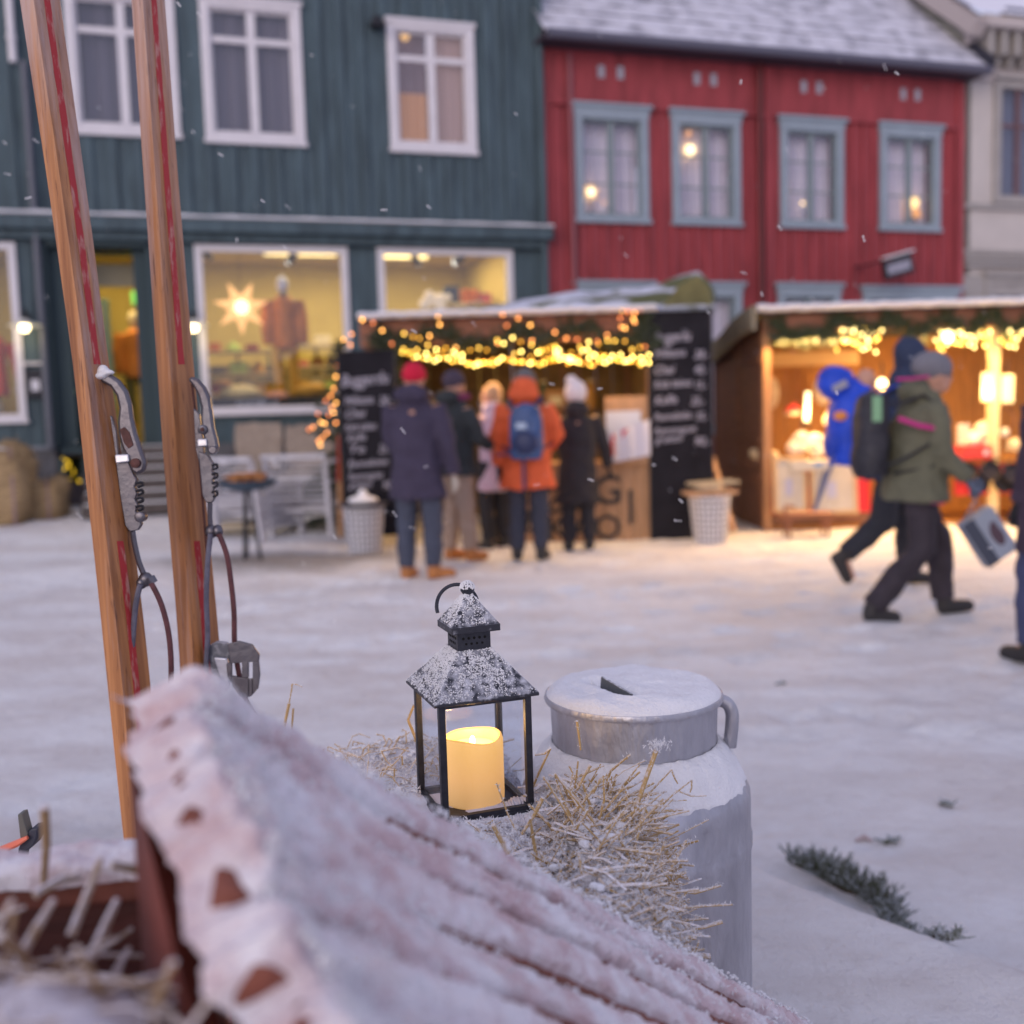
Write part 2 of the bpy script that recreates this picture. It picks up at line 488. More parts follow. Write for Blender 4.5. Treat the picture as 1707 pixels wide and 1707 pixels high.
# ------------------------------------------------------------ houses
def house(name, label):
    t = thing(name, label, "house", F0, FANG)
    return t
def wall_holes(mb, a0, a1, z0, z1, holes, y0=0.0, y1=.2):
    """a boarded wall between a0..a1, z0..z1 leaving rectangular openings"""
    As = sorted({a0, a1} | {h[0] for h in holes} | {h[1] for h in holes}); As = [a for a in As if a0 <= a <= a1]
    for i in range(len(As) - 1):
        am = (As[i] + As[i + 1]) / 2
        hs = sorted([(max(z0, h[2]), min(z1, h[3])) for h in holes if h[0] < am < h[1]])
        z = z0
        for lo, hi in hs + [(z1, z1)]:
            if lo > z + 1e-4: mb.bx(As[i], As[i + 1], y0, y1, z, lo)
            z = max(z, hi)
def battens(mb, a0, a1, z0, z1, holes, step=.30, wd=.11, th=.035):
    a = a0 + step / 2
    while a < a1:
        hs = sorted([(h[2] - .0, h[3]) for h in holes if h[0] - wd / 2 < a < h[1] + wd / 2]); z = z0
        for lo, hi in hs + [(z1, z1)]:
            if lo > z + .03: mb.bx(a - wd / 2, a + wd / 2, -th, .003, z, min(lo, z1))
            z = max(z, hi)
        a += step
def frame_ring(mb, a0, a1, z0, z1, wdt, y0, y1, sill=None):
    mb.bx(a0, a0 + wdt, y0, y1, z0, z1); mb.bx(a1 - wdt, a1, y0, y1, z0, z1)
    mb.bx(a0 + wdt, a1 - wdt, y0, y1, z1 - wdt, z1); mb.bx(a0 + wdt, a1 - wdt, y0, y1, z0, z0 + (sill or wdt))

# --- teal house
teal = house("teal_house", "dark teal board house with white windows and a lit shop front, beside the red house")
A1 = fa(906, 420)[0]; A0 = fa(-260, 420)[0]
zc0, zc1 = fa(450, 400)[1], fa(450, 368)[1]          # cornice
ZT = 8.2
U = [frect(112, 295, -14, 225), frect(337, 504, 3, 239), frect(647, 791, 40, 254)]
W0 = frect(-230, 36, 402, 706); W1 = frect(331, 584, 410, 688)
W2 = frect(633, 857, 415, 680)
DR = frect(88, 252, 412, 742)
zfl = fa(60, 750)[1]
mb = MB(); holes = []
for r in U: holes.append((r[0] + .05, r[1] - .05, r[2] + .05, r[3] - .05))
mb.bx(A0, A0 + .01, .0, .01, 0, .01)
wall_holes(mb, A0, A1, zc1, ZT, holes); battens(mb, A0, A1, zc1, ZT, [(h[0] - .06, h[1] + .06, h[2] - .06, h[3] + .06) for h in holes])
sh = [(r[0] + .05, r[1] - .05, r[2] + .05, r[3] - .05) for r in (W0, W1, W2)] + [DR]
wall_holes(mb, A0, A1, zfl, zc1, sh)
mb.build("wall", TEAL, teal, smooth=False)
for a_, b_, c_, d_ in ((A0, W0[1] + .03, zfl + .02, W0[2] - .04), (W0[1] + .05, DR[0] - .1, zfl + .02, zc0), (W1[0], A1, zfl + .02, W1[2] - .04)):
    mb = MB(); battens(mb, a_, b_, c_, d_, [], .2, .04, .015); mb.build("board_panel", TEAL, teal, smooth=False)
mb = MB(); mb.bx(A0, A1 + .08, -.24, -.001, zc0 + .05, zc1 - .04); mb.bx(A0, A1 + .04, -.14, -.002, zc0 - .06, zc0 + .05)
mb.build("cornice", TEAL, teal, smooth=False, bevel=.012)
def ledge(u, v):
    a = A0 + (A1 + .08 - A0) * u
    th = 2 * math.pi * v
    return (a, -.13 + .14 * math.cos(th), zc1 - .02 + (.045 + .014 * noise.noise(Vector((a * 3, 0, 0)))) * (1 if math.sin(th) > 0 else .4) * math.sin(th))
mb = MB(); mb.grid(ledge, 160, 12); mb.build("snow_ledge", snow, teal)
mb = MB(); mb.bx(A0, DR[0] - .05, -.05, .22, -.5, zfl); mb.bx(DR[1] + .05, A1, -.05, .22, -.5, zfl); mb.build("foundation", STONE, teal, smooth=False)
mb = MB(); mb.bx(A0, DR[0] - .05, -.09, -.0, zfl, zfl + .045); mb.build("water_board", mat("grey_ledge", (.2, .22, .26), .7), teal, smooth=False)
mb = MB(); mb.bx(A1 - .14, A1, -.032, -.001, 0, ZT); mb.build("corner_board", TEAL, teal, smooth=False, bevel=.006)
mb = MB(); mb.bx(A0, A1 + .15, -.5, .2, ZT - .001, ZT + .14); mb.bx(A0, A1 + .1, -.3, 0, ZT - .15, ZT)
mb.build("eave", mat("dark_eave", (.03, .04, .05), .7), teal, smooth=False)
mb = MB(); mb.add([(A0, -.5, ZT + .15), (A1 + .15, -.5, ZT + .15), (A1 + .15, 4.5, ZT + 3.5), (A0, 4.5, ZT + 3.5), (A0, 9.5, ZT + .15), (A1 + .15, 9.5, ZT + .15)], [(0, 1, 2, 3), (3, 2, 5, 4)])
mb.build("roof", snow, teal)
mb = MB(); mb.bx(A1 - .2, A1 - .001, .2, 9, 0, ZT); mb.bx(A0, A1 - .2, 9, 9.2, 0, ZT); mb.build("side_wall", TEAL, teal, smooth=False)
DARKROOM = mat("dark_room", (.045, .043, .05), .9)
def curtain(nm, a0, a1, z0, z1, y, m, par):
    def f(u, v):
        a = a0 + (a1 - a0) * u
        return (a, y + .022 * math.sin(u * 34) + .01 * math.sin(u * 81), z0 + (z1 - z0) * v)
    q = MB(); q.grid(f, 60, 4); return q.build(nm, m, par)
CURT = [mat("curtain_mauve", (.13, .11, .14), .9), mat("curtain_grey", (.15, .125, .15), .9), mat("curtain_beige_lit", (.40, .27, .25), .9, emit=(.55, .33, .24), estr=.10)]  # the beige one glows: light of the room behind is put into it
for i, r in enumerate(U):
    a0, a1, z0, z1 = r; cw = .115
    q = MB(); frame_ring(q, a0, a1, z0, z1, cw, -.055, .03); 
    q.bx(a0 - .025, a1 + .025, -.085, .0, z1 - .03, z1 + .03); q.bx(a0 - .02, a1 + .02, -.08, .0, z0 - .03, z0 + .03)
    wn = q.build("window", WHITE, teal, smooth=False, bevel=.006)
    am = (a0 + a1) / 2; zt = z0 + (z1 - z0) * .72
    q = MB(); frame_ring(q, a0 + cw, a1 - cw, z0 + cw, z1 - cw, .035, .0, .06); q.bx(am - .055, am + .055, -.012, .05, z0 + cw + .03, z1 - cw - .03)
    q.bx(a0 + cw + .03, am - .055, -.01, .05, zt - .04, zt + .04); q.bx(am + .055, a1 - cw - .03, -.01, .05, zt - .04, zt + .04)
    q.build("sash", WHITE, wn, smooth=False, bevel=.004)
    for (b0, b1) in ((a0 + cw, am - .001), (am + .001, a1 - cw)):
        for (y0, y1) in ((z0 + cw, zt), (zt, z1 - cw)):
            q = MB(); q.bx(b0, b1, .028, .034, y0, y1); q.build("pane", GLASS, wn, smooth=False)
    if i < 2:
        curtain("curtain", a0, a1, z0, z1, .16 if i == 0 else .14, CURT[i], wn)
    else:  # blind and curtains here carry the room's light as their own emission
        curtain("curtain", am, a1, z0, z1, .14, CURT[2], wn)
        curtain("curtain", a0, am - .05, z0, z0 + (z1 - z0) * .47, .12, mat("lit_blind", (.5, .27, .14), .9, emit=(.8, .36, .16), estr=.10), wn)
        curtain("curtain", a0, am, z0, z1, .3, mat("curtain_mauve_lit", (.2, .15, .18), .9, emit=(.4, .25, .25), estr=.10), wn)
# shop room
room_m = mat("shop_wall", (.46, .38, .14), .8, var=.08, vscale=2)
ceil_m = mat("shop_ceiling", (.72, .62, .40), .8)
floor_m = mat("shop_floor", (.16, .11, .07), .6)
RD = 3.6; zr0, zr1 = zfl - .02, W1[3] + .06
q = MB(); q.bx(A0, A1 - .21, RD, RD + .1, zr0, zr1 + .25); q.bx(A0, A0 + .05, .2, RD, zr0, zr1 + .25)
for a in (A1 - .24, DR[1] + .10, DR[0] - .12): q.bx(a, a + .04, .2, RD, zr0, zr1 + .2)
q.build("shop_wall", room_m, teal, smooth=False)
q = MB(); q.bx(DR[1] + .15, A1 - .25, RD - .12, RD - .02, zr0, zr0 + 1.25); q.build("dark_back_panel", mat("dark_back_panel", (.09, .085, .05), .8, col2=(.22, .17, .09), vscale=6), teal, smooth=False)  # dark panel added over the lower part of the shop's back wall
q = MB(); q.bx(A0, A1 - .21, .2, RD, zr1 + .21, zr1 + .28); q.build("shop_ceiling", ceil_m, teal, smooth=False)
q = MB(); q.bx(A0, A1 - .21, .2, RD, zr0 - .1, zr0); q.build("shop_floor", floor_m, teal, smooth=False)
FLUO = glow("fluorescent_tube", (1, .80, .38), 1.1)
for (c, y) in ((-2.6, 1.2), (-2.7, 2.0), (-.9, 1.3), (-1.2, 2.1), (-6.3, 1.4)):
    q = MB(); q.bx(c - .55, c + .55, y, y + .12, zr1 + .13, zr1 + .205)
    tag(q.build("ceiling_lamp", FLUO, None, smooth=False), "long flat ceiling lamp in the shop, %s" % {(-2.6, 1.2): "nearest the glass above the star", (-2.7, 2.0): "deeper in above the star", (-.9, 1.3): "nearest the glass in the right shop window", (-1.2, 2.1): "deeper in the right shop window", (-6.3, 1.4): "behind the leftmost shop window"}[(c, y)], "ceiling lamp", "ceiling lamps in the shop")
    o = COL.objects[-1]; o.matrix_world = teal.matrix_basis if False else Matrix.Translation(F0) @ Matrix.Rotation(FANG, 4, 'Z')
for (c, wd_) in ((-2.4, 1.9), (-.8, 1.6), (-6.0, 2.2), (-4.05, .8)):
    o = area("shop_light", fw(c, 1.7, zr1 + .19), 27 * wd_, (1, .72, .32), wd_ * .8, 1.8, (0, 0, FANG))
for nm, r in (("shop_window", W0), ("shop_window", W1), ("shop_window", W2)):
    a0, a1, z0, z1 = r
    q = MB(); frame_ring(q, a0, a1, z0, z1, .095, -.05, .06); q.bx(a0 - .02, a1 + .02, -.09, 0, z0 - .025, z0 + .02)
    wn = q.build(nm, WHITE, teal, smooth=False, bevel=.006)
    q = MB(); q.bx(a0 + .09, a1 - .09, .03, .036, z0 + .09, z1 - .09); q.build("pane", GLASS, wn, smooth=False)
# door opening
a0, a1, z0, z1 = DR
GREEN_D = mat("pale_green_door", (.35, .5, .28), .5)
q = MB(); q.bx(a0 - .08, a0, -.05, .8, z0, z1); q.bx(a1, a1 + .08, -.05, .8, z0, z1); q.bx(a0, a1, -.05, .8, z1, z1 + .08); q.bx(a0, a1, .0, .8, z0 - .1, z0); q.bx(a0, a0 + .22, .1, .16, z0, z1); q.bx(a1 - .17, a1, .1, .16, z0, z1); q.bx(a0 - .05, a0 + .3, 1.0, 3.4, z0, z1)
dfr = q.build("doorway", mat("doorway_teal", (.03, .055, .065), .6), teal, smooth=False)
q = MB(); ah = a0 + (a1 - a0) * .55
q.bx(a0 + .05, a1 - .05, .7, .74, z1 - .42, z1 - .12)
q.build("blind", mat("door_blind", (.38, .34, .24), .8), dfr, smooth=False)
q = MB(); frame_ring(q, a0 + .06, ah, z0, z1 - .55, .09, 1.0, 1.05); q.bx(a0 + .06, ah, 1.0, 1.04, z0 + .7, z0 + .78)
dd = q.build("door", GREEN_D, dfr, smooth=False, bevel=.005)
q = MB(); q.bx(a0 + .1, ah - .05, 1.02, 1.026, z0, z1 - .6); q.build("pane", GLASS, dd, smooth=False)
# steps
q = MB()
for k in range(6):
    zt_ = zfl - .13 * k
    q.bx(a0 + .35, a1 + .30, -.28 * (k + 1), -.28 * k - .002 + (.0 if k else .05), zt_ - .13, zt_ - .001 * k)
st = q.build("front_steps", mat("step_wood", (.09, .075, .07), .8, var=.3, vscale=6), teal, smooth=False, bevel=.006)
q = MB()
for k in range(6):
    zt_ = zfl - .13 * k
    q.bx(a0 + .38, a1 + .27, -.28 * (k + 1) + .03, -.28 * k - .02, zt_ - .0005, zt_ + .012)
q.build("snow_on_tread", snow, st, smooth=True, bevel=.006)
# drainpipes
def downpipe(a, z0, z1, rad, m, par, y=-.1, name="drainpipe"):
    q = MB(); q.tube([(a, y, z0), (a, y, z1)], rad, 10)
    for z in (z0 + .3, (z0 + z1) / 2, z1 - .3): q.tube([(a, y, z - .02), (a, y, z + .02)], rad * 1.25, 10)
    return q.build(name, m, par)
ap, zp = fa(24, 108)
downpipe(ap, zp, ZT, .05, WHITE, teal)
downpipe(ap + .12, zfl, zp + .02, .045, mat("grey_pipe", (.11, .12, .15), .5), teal)
downpipe(A1 - .02, 0, ZT, .05, TEAL, teal, y=-.12)
ac, zc_ = fa(625, 44)
q = MB(); q.bx(ac - .06, ac + .06, -.22, -.01, zc_ - .05, zc_ + .07); q.bx(ac - .1, ac + .1, -.26, -.1, zc_ - .07, zc_ - .02)
q.build("outdoor_camera", DARKMET, teal, smooth=False, bevel=.01)

# --- red house
redh = house("red_house", "red board house with grey-blue windows and a snowy slate roof, middle of the row")
B0 = A1 + .02; B1 = fa(1603, 300)[0]
ze = fa(1250, 105)[1]
RW = [frect(955, 1081, 175, 370), frect(1117, 1234, 187, 374), frect(1297, 1405, 197, 380), frect(1463, 1566, 208, 384)]
dz = sum(r[2] for r in RW) / 4; dt = sum(r[3] for r in RW) / 4
RW = [(r[0], r[1], dz, dt) for r in RW]
zlt = fa(1050, 470)[1]
LW = [(fa(957, 480)[0], fa(1087, 480)[0]), (fa(1112, 480)[0], fa(1236, 480)[0]), (fa(1293, 480)[0], fa(1400, 480)[0]), (fa(1435, 490)[0], fa(1600, 490)[0])]
LW = [(a, b_, .95, zlt) for a, b_ in LW[:3]] + [(LW[3][0], LW[3][1] - .03, .3, zlt - .03)]
zfr0 = fa(1250, 192)[1]
mb = MB(); holes = [(r[0] + .07, r[1] - .07, r[2] + .07, r[3] - .1) for r in RW + LW]
wall_holes(mb, B0, B1, -.3, ze, holes); battens(mb, B0 + .1, B1 - .1, .4, zfr0 - .03, [(r[0] - .03, r[1] + .03, r[2] - .03, r[3] + .03) for r in RW + LW], .19, .07, .032)
mb.build("wall", RED, redh, smooth=False)
mb = MB(); mb.bx(B0 + .12, B1 - .12, -.035, -.001, zfr0 + .04, ze); mb.bx(B0, B1, -.075, -.001, zfr0 - .03, zfr0 + .035); mb.build("frieze_board", RED, redh, smooth=False, bevel=.005)
mb = MB(); am = fa(1278, 300)[0]
pieces([(a - wd_ / 2, a + wd_ / 2, -.07, -.0015, 0, ze - .05) for a, wd_ in ((B0 + .06, .12), (B1 - .07, .14), (am, .11))], "corner_board", RED, redh, smooth=False, bevel=.006)
downpipe(fa(950, 250)[0], 0, ze - .1, .035, mat("mauve_pipe", (.25, .08, .10), .5), redh, y=-.08)
downpipe(fa(1262, 300)[0], 0, ze, .045, mat("dark_red_pipe", (.12, .02, .025), .5), redh, y=-.11)
mb = MB()
for i, x in enumerate((998, 1030, 1158, 1186, 1337, 1363, 1504, 1528)):
    a, z = fa(x, 0)[0], 0
    zz = fa(1250, 139)[1]
    pieces([(a - .05, a + .05, -.045, -.033, zz - .09, zz + .09)], "vent_opening", mat("vent_grey", (.36, .37, .44), .7), redh, smooth=False)
mb = MB(); mb.bx(B0 - .1, B1 + .12, -.42, 0, ze - .03, ze + .03); mb.build("eave", mat("dark_eave2", (.05, .035, .05), .7), redh, smooth=False)
mb = MB(); mb.tube([(B0 - .05, -.48, ze + .02), (B1 + .13, -.48, ze + .02)], .075, 10); mb.build("gutter", mat("gutter_grey", (.10, .10, .14), .5), redh)
RS, RT = .93, 3.2                      # roof slope, run to the ridge
slate = frosty("snowy_slates", (.22, .22, .27), lo=.16, hi=.60, scale=3.2, nz=.42, frost=(.64, .64, .72), bump=.4)
def roofz(y): return ze + .05 + (y + .5) * RS
mb = MB(); nrow = 15
for k in range(nrow):
    y0 = -.5 + (RT + .5) * k / nrow; y1 = -.5 + (RT + .5) * (k + 1) / nrow + .03
    def f(u, v, y0=y0, y1=y1, k=k):
        a = B0 - .1 + (B1 + .2 - B0) * u
        sag = .012 * noise.noise(Vector((a * 2.2, k * 1.7, 0))) + .02 * noise.noise(Vector((a * 5, k * 3.1, 4)))
        return (a, y0 + (y1 - y0) * v, roofz(y0) + (y1 - y0) * v * RS + .028 * (1 - v) + sag)
    mb.grid(f, 90, 2)
    mb.grid(lambda u, v, y0=y0, k=k: (f(u, 0, y0, y1, k)[0], y0, f(u, 0, y0, y1, k)[2] - .03 * v), 90, 1)
mb.build("roof", slate, redh)
mb = MB(); zrg = roofz(RT)
mb.add([(B0 - .1, RT, zrg), (B1 + .1, RT, zrg), (B1 + .1, RT * 2 + .5, ze), (B0 - .1, RT * 2 + .5, ze)], [(0, 1, 2, 3)])
mb.build("roof_back", snow, redh)
mb = MB(); mb.beam((B1 + .13, -.52, roofz(-.52) + .05), (B1 + .13, RT, zrg + .05), .08, .2); mb.beam((B1 + .12, .0, ze), (B1 + .12, RT - .1, zrg - .2), .02, .3)
mb.build("verge_board", mat("verge_black", (.03, .03, .045), .7), redh, smooth=False)
mb = MB(); mb.bx(B0, B0 + .1, .2, 6.9, 0, ze); mb.bx(B1 - .1, B1, .2, 6.9, 0, ze); mb.build("side_wall", RED, redh, smooth=False)
SKYCURT = mat("sky_tinted_curtain", (.80, .70, .76), .9, var=.15, vscale=25)  # pale pink curtain: the sky's reflection in the panes is put into its colour
SASH = mat("sash_green_grey", (.20, .25, .27), .5)
for i, r in enumerate(RW + LW):
    a0, a1, z0, z1 = r; cw = .12
    q = MB(); frame_ring(q, a0 + .02, a1 - .02, z0, z1 - .1, cw, -.07, .03, .09)
    q.bx(a0 - .01, a1 + .01, -.09, 0, z0 - .03, z0 + .035); 
    q.bx(a0 + .0, a1 - .0, -.075, .0, z1 - .16, z1 - .05); q.bx(a0 - .045, a1 + .045, -.11, .0, z1 - .05, z1 + .01)
    wn = q.build("window", GREYBLUE, redh, smooth=False, bevel=.008)
    if i == 7:
        q = MB(); q.bx(a0 + .1, a1 - .1, .05, .09, z0, z1 - .1); q.build("door_leaf", mat("dark_door", (.05, .05, .08), .5), wn, smooth=False); continue
    am = (a0 + a1) / 2
    q = MB(); frame_ring(q, a0 + .14, a1 - .14, z0 + .09, z1 - .22, .035, .0, .05); q.bx(am - .045, am + .045, -.01, .045, z0 + .12, z1 - .25)
    zz0, zz1 = z0 + .09, z1 - .22
    for k in (1, 2):
        z = zz0 + (zz1 - zz0) * k / 3
        q.bx(a0 + .17, am - .045, .005, .04, z - .011, z + .011); q.bx(am + .045, a1 - .17, .005, .04, z - .011, z + .011)
    q.build("sash", SASH, wn, smooth=False)
    for (b0, b1) in ((a0 + .16, am - .02), (am + .02, a1 - .16)):
        q = MB(); q.bx(b0, b1, .02, .026, zz0, zz1); q.build("pane", GLASS, wn, smooth=False)
    curtain("curtain", a0 + .1, a1 - .1, z0, z1, .24, SKYCURT, wn)
    pass

# --- cream house
crm = house("cream_house", "cream plastered house with bracketed eaves at the right edge")
C0 = B1 + .02; C1 = C0 + 6
zce = fa(1680, 62)[1]
cw_ = (fa(1655, 240)[0], fa(1655, 240)[0] + 1.05, fa(1680, 338)[1], fa(1680, 135)[1])
cl_ = (fa(1640, 480)[0], fa(1640, 480)[0] + 1.3, .8, fa(1680, 462)[1])
mb = MB(); wall_holes(mb, C0, C1, -.3, zce - .05, [(cw_[0] + .12, cw_[1] - .12, cw_[2], cw_[3] - .1), (cl_[0] + .1, cl_[1] - .1, cl_[2], cl_[3] - .1)], y0=.0)
mb.build("wall", CREAM, crm, smooth=False)
z1_, z2_ = fa(1680, 345)[1], fa(1680, 415)[1]
GREYT = mat("grey_trim", (.34, .32, .31), .7, var=.1, vscale=4)
mb = MB(); mb.bx(C0, C1, -.07, -.001, z1_ - .06, z1_ + .03)
for k in range(3): mb.bx(C0, C1, -.05 - .03 * k, -.001, z2_ - .10 - .11 * k + .0, z2_ - .10 - .11 * k + .07)
mb.bx(C0, C1, -.03, -.001, z2_ - .8, z2_ - .45)
mb.build("string_course", GREYT, crm, smooth=False, bevel=.006)
mb = MB(); mb.bx(C0, C1, -.45, .1, zce - .02, zce + .16); mb.bx(C0, C1, -.12, .0, zce - .2, zce - .02); mb.bx(C0, C1, -.06, 0, zce - .75, zce - .55)
mb.build("cornice", mat("cream_trim", (.48, .43, .42), .7), crm, smooth=False, bevel=.01)
mb = MB(); a = C0 + .2
while a < C1: mb.bx(a, a + .1, -.36, .0, zce - .42, zce - .02); mb.bx(a + .01, a + .09, -.2, .0, zce - .55, zce - .42); a += .27
mb.build("bracket", GREYT, crm, smooth=False, bevel=.008)
for r, nm in ((cw_, "window"), (cl_, "window")):
    a0, a1, z0, z1 = r
    q = MB(); frame_ring(q, a0, a1, z0 - .02, z1, .13, -.06, .04); q.bx(a0 - .05, a1 + .05, -.12, -.0, z1, z1 + .07)
    wn = q.build(nm, GREYT, crm, smooth=False, bevel=.006)
    q = MB(); am = (a0 + a1) / 2; q.bx(am - .04, am + .04, .0, .05, z0, z1); q.bx(a0, a1, .0, .045, z0 + (z1 - z0) * .62, z0 + (z1 - z0) * .62 + .06)
    q.build("sash", mat("mauve_sash", (.16, .09, .10), .6), wn, smooth=False)
    q = MB(); q.bx(a0 + .1, a1 - .1, .03, .036, z0, z1 - .1); q.build("pane", GLASS, wn, smooth=False)
    curtain("curtain", a0, a1, z0, z1, .25, mat("blue_grey_curtain", (.16, .17, .25), .9), wn)
# rough side gable rising over the red roof, raking verge and snowy roof
ca = C0
CRT = 5.2; crs = .80
mb = MB(); mb.prism([(ca, 0, 0), (ca, 0, zce), (ca, CRT, zce + CRT * crs), (ca, 2 * CRT, zce), (ca, 2 * CRT, 0)], (.15, 0, 0))
mb.build("gable_wall", mat("rough_render", (.30, .29, .25), .95, col2=(.20, .20, .17), vscale=3, bump=.7, bscale=14), crm, smooth=False)
mb = MB(); mb.beam((ca - .08, -.45, zce - .08), (ca - .08, CRT, zce + CRT * crs + .25), .22, .26); mb.beam((ca - .08, 2 * CRT, zce), (ca - .08, CRT, zce + CRT * crs + .25), .22, .22)
mb.build("verge_board", mat("cream_trim2", (.42, .37, .36), .7), crm, smooth=False)
mb = MB(); mb.add([(ca - .15, -.5, zce + .17), (C1, -.5, zce + .17), (C1, CRT, zce + CRT * crs + .45), (ca - .15, CRT, zce + CRT * crs + .45), (C1, 2 * CRT + .4, zce), (ca - .15, 2 * CRT + .4, zce)], [(0, 1, 2, 3), (3, 2, 4, 5)])
mb.build("roof", mat("roof_snow", (.72, .72, .80), .8, var=.05, vscale=3), crm, smooth=False)
mb = MB(); mb.bx(C0 + .55, C1, -.35, -.2, zce + .2, zce + .34); mb.build("snow_guard", mat("guard", (.12, .13, .18), .6), crm, smooth=False)
# ------------------------------------------------------------ things in and on the house fronts
def fth(name, label, cat, px, py, inset, group=None, z=None):
    a, zz = fa(px, py, inset)
    return thing(name, label, cat, fw(a, inset, zz if z is None else z), FANG, group)
WARM = (1.0, .62, .24)
g_core = glow("star_core", (1, .80, .42), 1.8, False)
g_arm = glow("star_arm", (1, .50, .17), .75, False)
def star(t, r, n=7, rot=0.0, core=.34, thick=.10):
    q = MB(); q.ell((0, 0, 0), (r * core, thick, r * core), 14); q.build("paper_core", g_core, t)
    q = MB()
    for k in range(n):
        an = rot + 2 * math.pi * k / n; d = Vector((math.sin(an), 0, math.cos(an))); s = Vector((math.cos(an), 0, -math.sin(an))); bw = r * .24
        b0 = d * r * .22
        q.add([b0 + s * bw, b0 + Vector((0, -thick, 0)), b0 - s * bw, b0 + Vector((0, thick, 0)), d * r], [(0, 1, 4), (1, 2, 4), (2, 3, 4), (3, 0, 4), (3, 2, 1, 0)])
    q.build("point", g_arm, t, smooth=False)
t = fth("star_lamp", "large seven-pointed glowing paper star hanging in the shop window", "star lamp", 402, 513, .4); star(t, .385, 7, R(180))
q = MB(); q.tube([(0, 0, .1), (0, 0, .9)], .004, 5); q.build("cord", DARKMET, t)
t = fth("star_lamp", "small glowing star low in the leftmost upper window of the red house", "star lamp", 985, 320, .11); star(t, .16, 6, .2, .45, .04)
q = MB(); q.tube([(0, 0, -.3), (0, 0, -.05)], .01, 5); q.ell((0, 0, -.3), (.05, .05, .015)); q.build("stand", DARKMET, t)
t = fth("star_lamp", "glowing star high in the second upper window of the red house", "star lamp", 1150, 250, .11); star(t, .15, 6, .5, .55, .07)
t = fth("pendant_bulb", "small orange ball lamp above the star in the second red-house window", "lamp", 1148, 223, .1)
q = MB(); q.ell((0, 0, 0), .05); q.build("bulb", glow("soft_orange", (1, .45, .18), .45, False), t); q = MB(); q.tube([(0, 0, .04), (0, 0, .3)], .004, 5); q.build("cord", DARKMET, t)
def small_light(px, py, rad, label, col, s, nm="candle_light"):
    t = fth(nm, label, "candle light", px, py, .10)
    q = MB(); q.ell((0, 0, 0), (rad, rad, rad * 1.25)); q.build("flame_bulb", glow("wl%d" % px, col, s * .22, False), t)
    q = MB(); q.tube([(0, 0, -.14), (0, 0, -rad)], .014, 8); q.ell((0, 0, -.15), (.045, .045, .012)); q.build("holder", WHITE, t); return t
small_light(1007, 338, .022, "tiny orange light right of the small star in the red house", (1, .5, .25), 3)
small_light(1311, 318, .024, "left and higher of two small lights in the third red-house window", (1, .7, .3), 14)
small_light(1338, 339, .024, "right and lower of two small lights in the third red-house window", (1, .65, .3), 9)
small_light(1180, 342, .03, "faint pale light at the sill of the second red-house window", (1, .85, .6), 1.0)
t = fth("table_lamp", "round glowing table lamp in the rightmost upper window of the red house", "table lamp", 1523, 338, .12)
q = MB(); q.ell((0, 0, 0), (.085, .08, .10)); q.build("globe", glow("globe", (1, .62, .22), 1.3, False), t)
q = MB(); q.lathe([(.13, -.24), (.09, -.1)], 20); q.build("lamp_shade", glow("globe_shade", (1, .45, .16), .32, False), t); q = MB(); q.tube([(0, 0, -.3), (0, 0, -.2)], .03, 8); q.build("base", DARKMET, t)
t = fth("pendant_bulb", "round orange lamp glowing top left in the teal house window nearest the red house", "lamp", 675, 60, .2)
q = MB(); q.ell((0, 0, 0), .062, 16); q.build("bulb", glow("pend1", (1, .55, .18), .6, False), t); q = MB(); q.tube([(0, 0, .05), (0, 0, .2)], .004, 5); q.build("cord", DARKMET, t)
t = fth("desk_lamp", "dim lamp behind the curtain in the teal house window beside the right ski", "lamp", 395, 188, .3)
q = MB(); q.ell((0, 0, 0), .06); q.build("bulb", glow("dim1", (.8, .2, .12), .35, False), t)
# outdoor wall lamps
def wall_lamp(px, py, label):
    a, z = fa(px, py)
    t = thing("wall_lamp", label, "wall lamp", fw(a, 0, z), FANG, "enamel lamps on the teal shop front")
    q = MB(); q.tube([(0, -.02, .16), (0, -.12, .24), (0, -.26, .2), (0, -.3, .1)], .012, 8); q.lathe([(.05, 0), (.05, .02)], 16, (0, -.015, .15), Matrix.Rotation(R(90), 3, 'X')); q.build("arm", DARKMET, t)
    q = MB(); q.lathe([(.035, .10), (.06, .07), (.20, .02), (.205, .01), (.19, .012), (.05, .055)], 28, (0, -.3, 0)); q.build("shade", mat("enamel", (.6, .6, .55), .3), t)
    q = MB(); q.ell((0, -.3, -.005), .062, 16); q.build("bulb", glow("lampbulb", (1, .80, .42), 4, False), t)
    l = point("lamp_light", (0, -.3, -.1), 1.1, (1, .78, .42), .08); l.parent = t
    return t
wall_lamp(46, 548, "enamel wall lamp lit beside the shop door, above the small notice box")
wall_lamp(322, 548, "enamel wall lamp lit behind the right ski, left of the star window")
t = fth("notice_box", "small dark box with a white notice on the teal wall under the lamp", "box", 60, 640, 0)
q = MB(); q.box((0, -.04, 0), (.22, .08, .36)); q.build("case", DARKMET, t, smooth=False, bevel=.008)
q = MB(); q.box((.0, -.082, -.02), (.10, .004, .14)); q.build("notice", PLASTICW, t, smooth=False)
q = MB(); q.box((.0, -.03, .26), (.26, .06, .03)); q.build("ledge", WHITE, t, smooth=False)
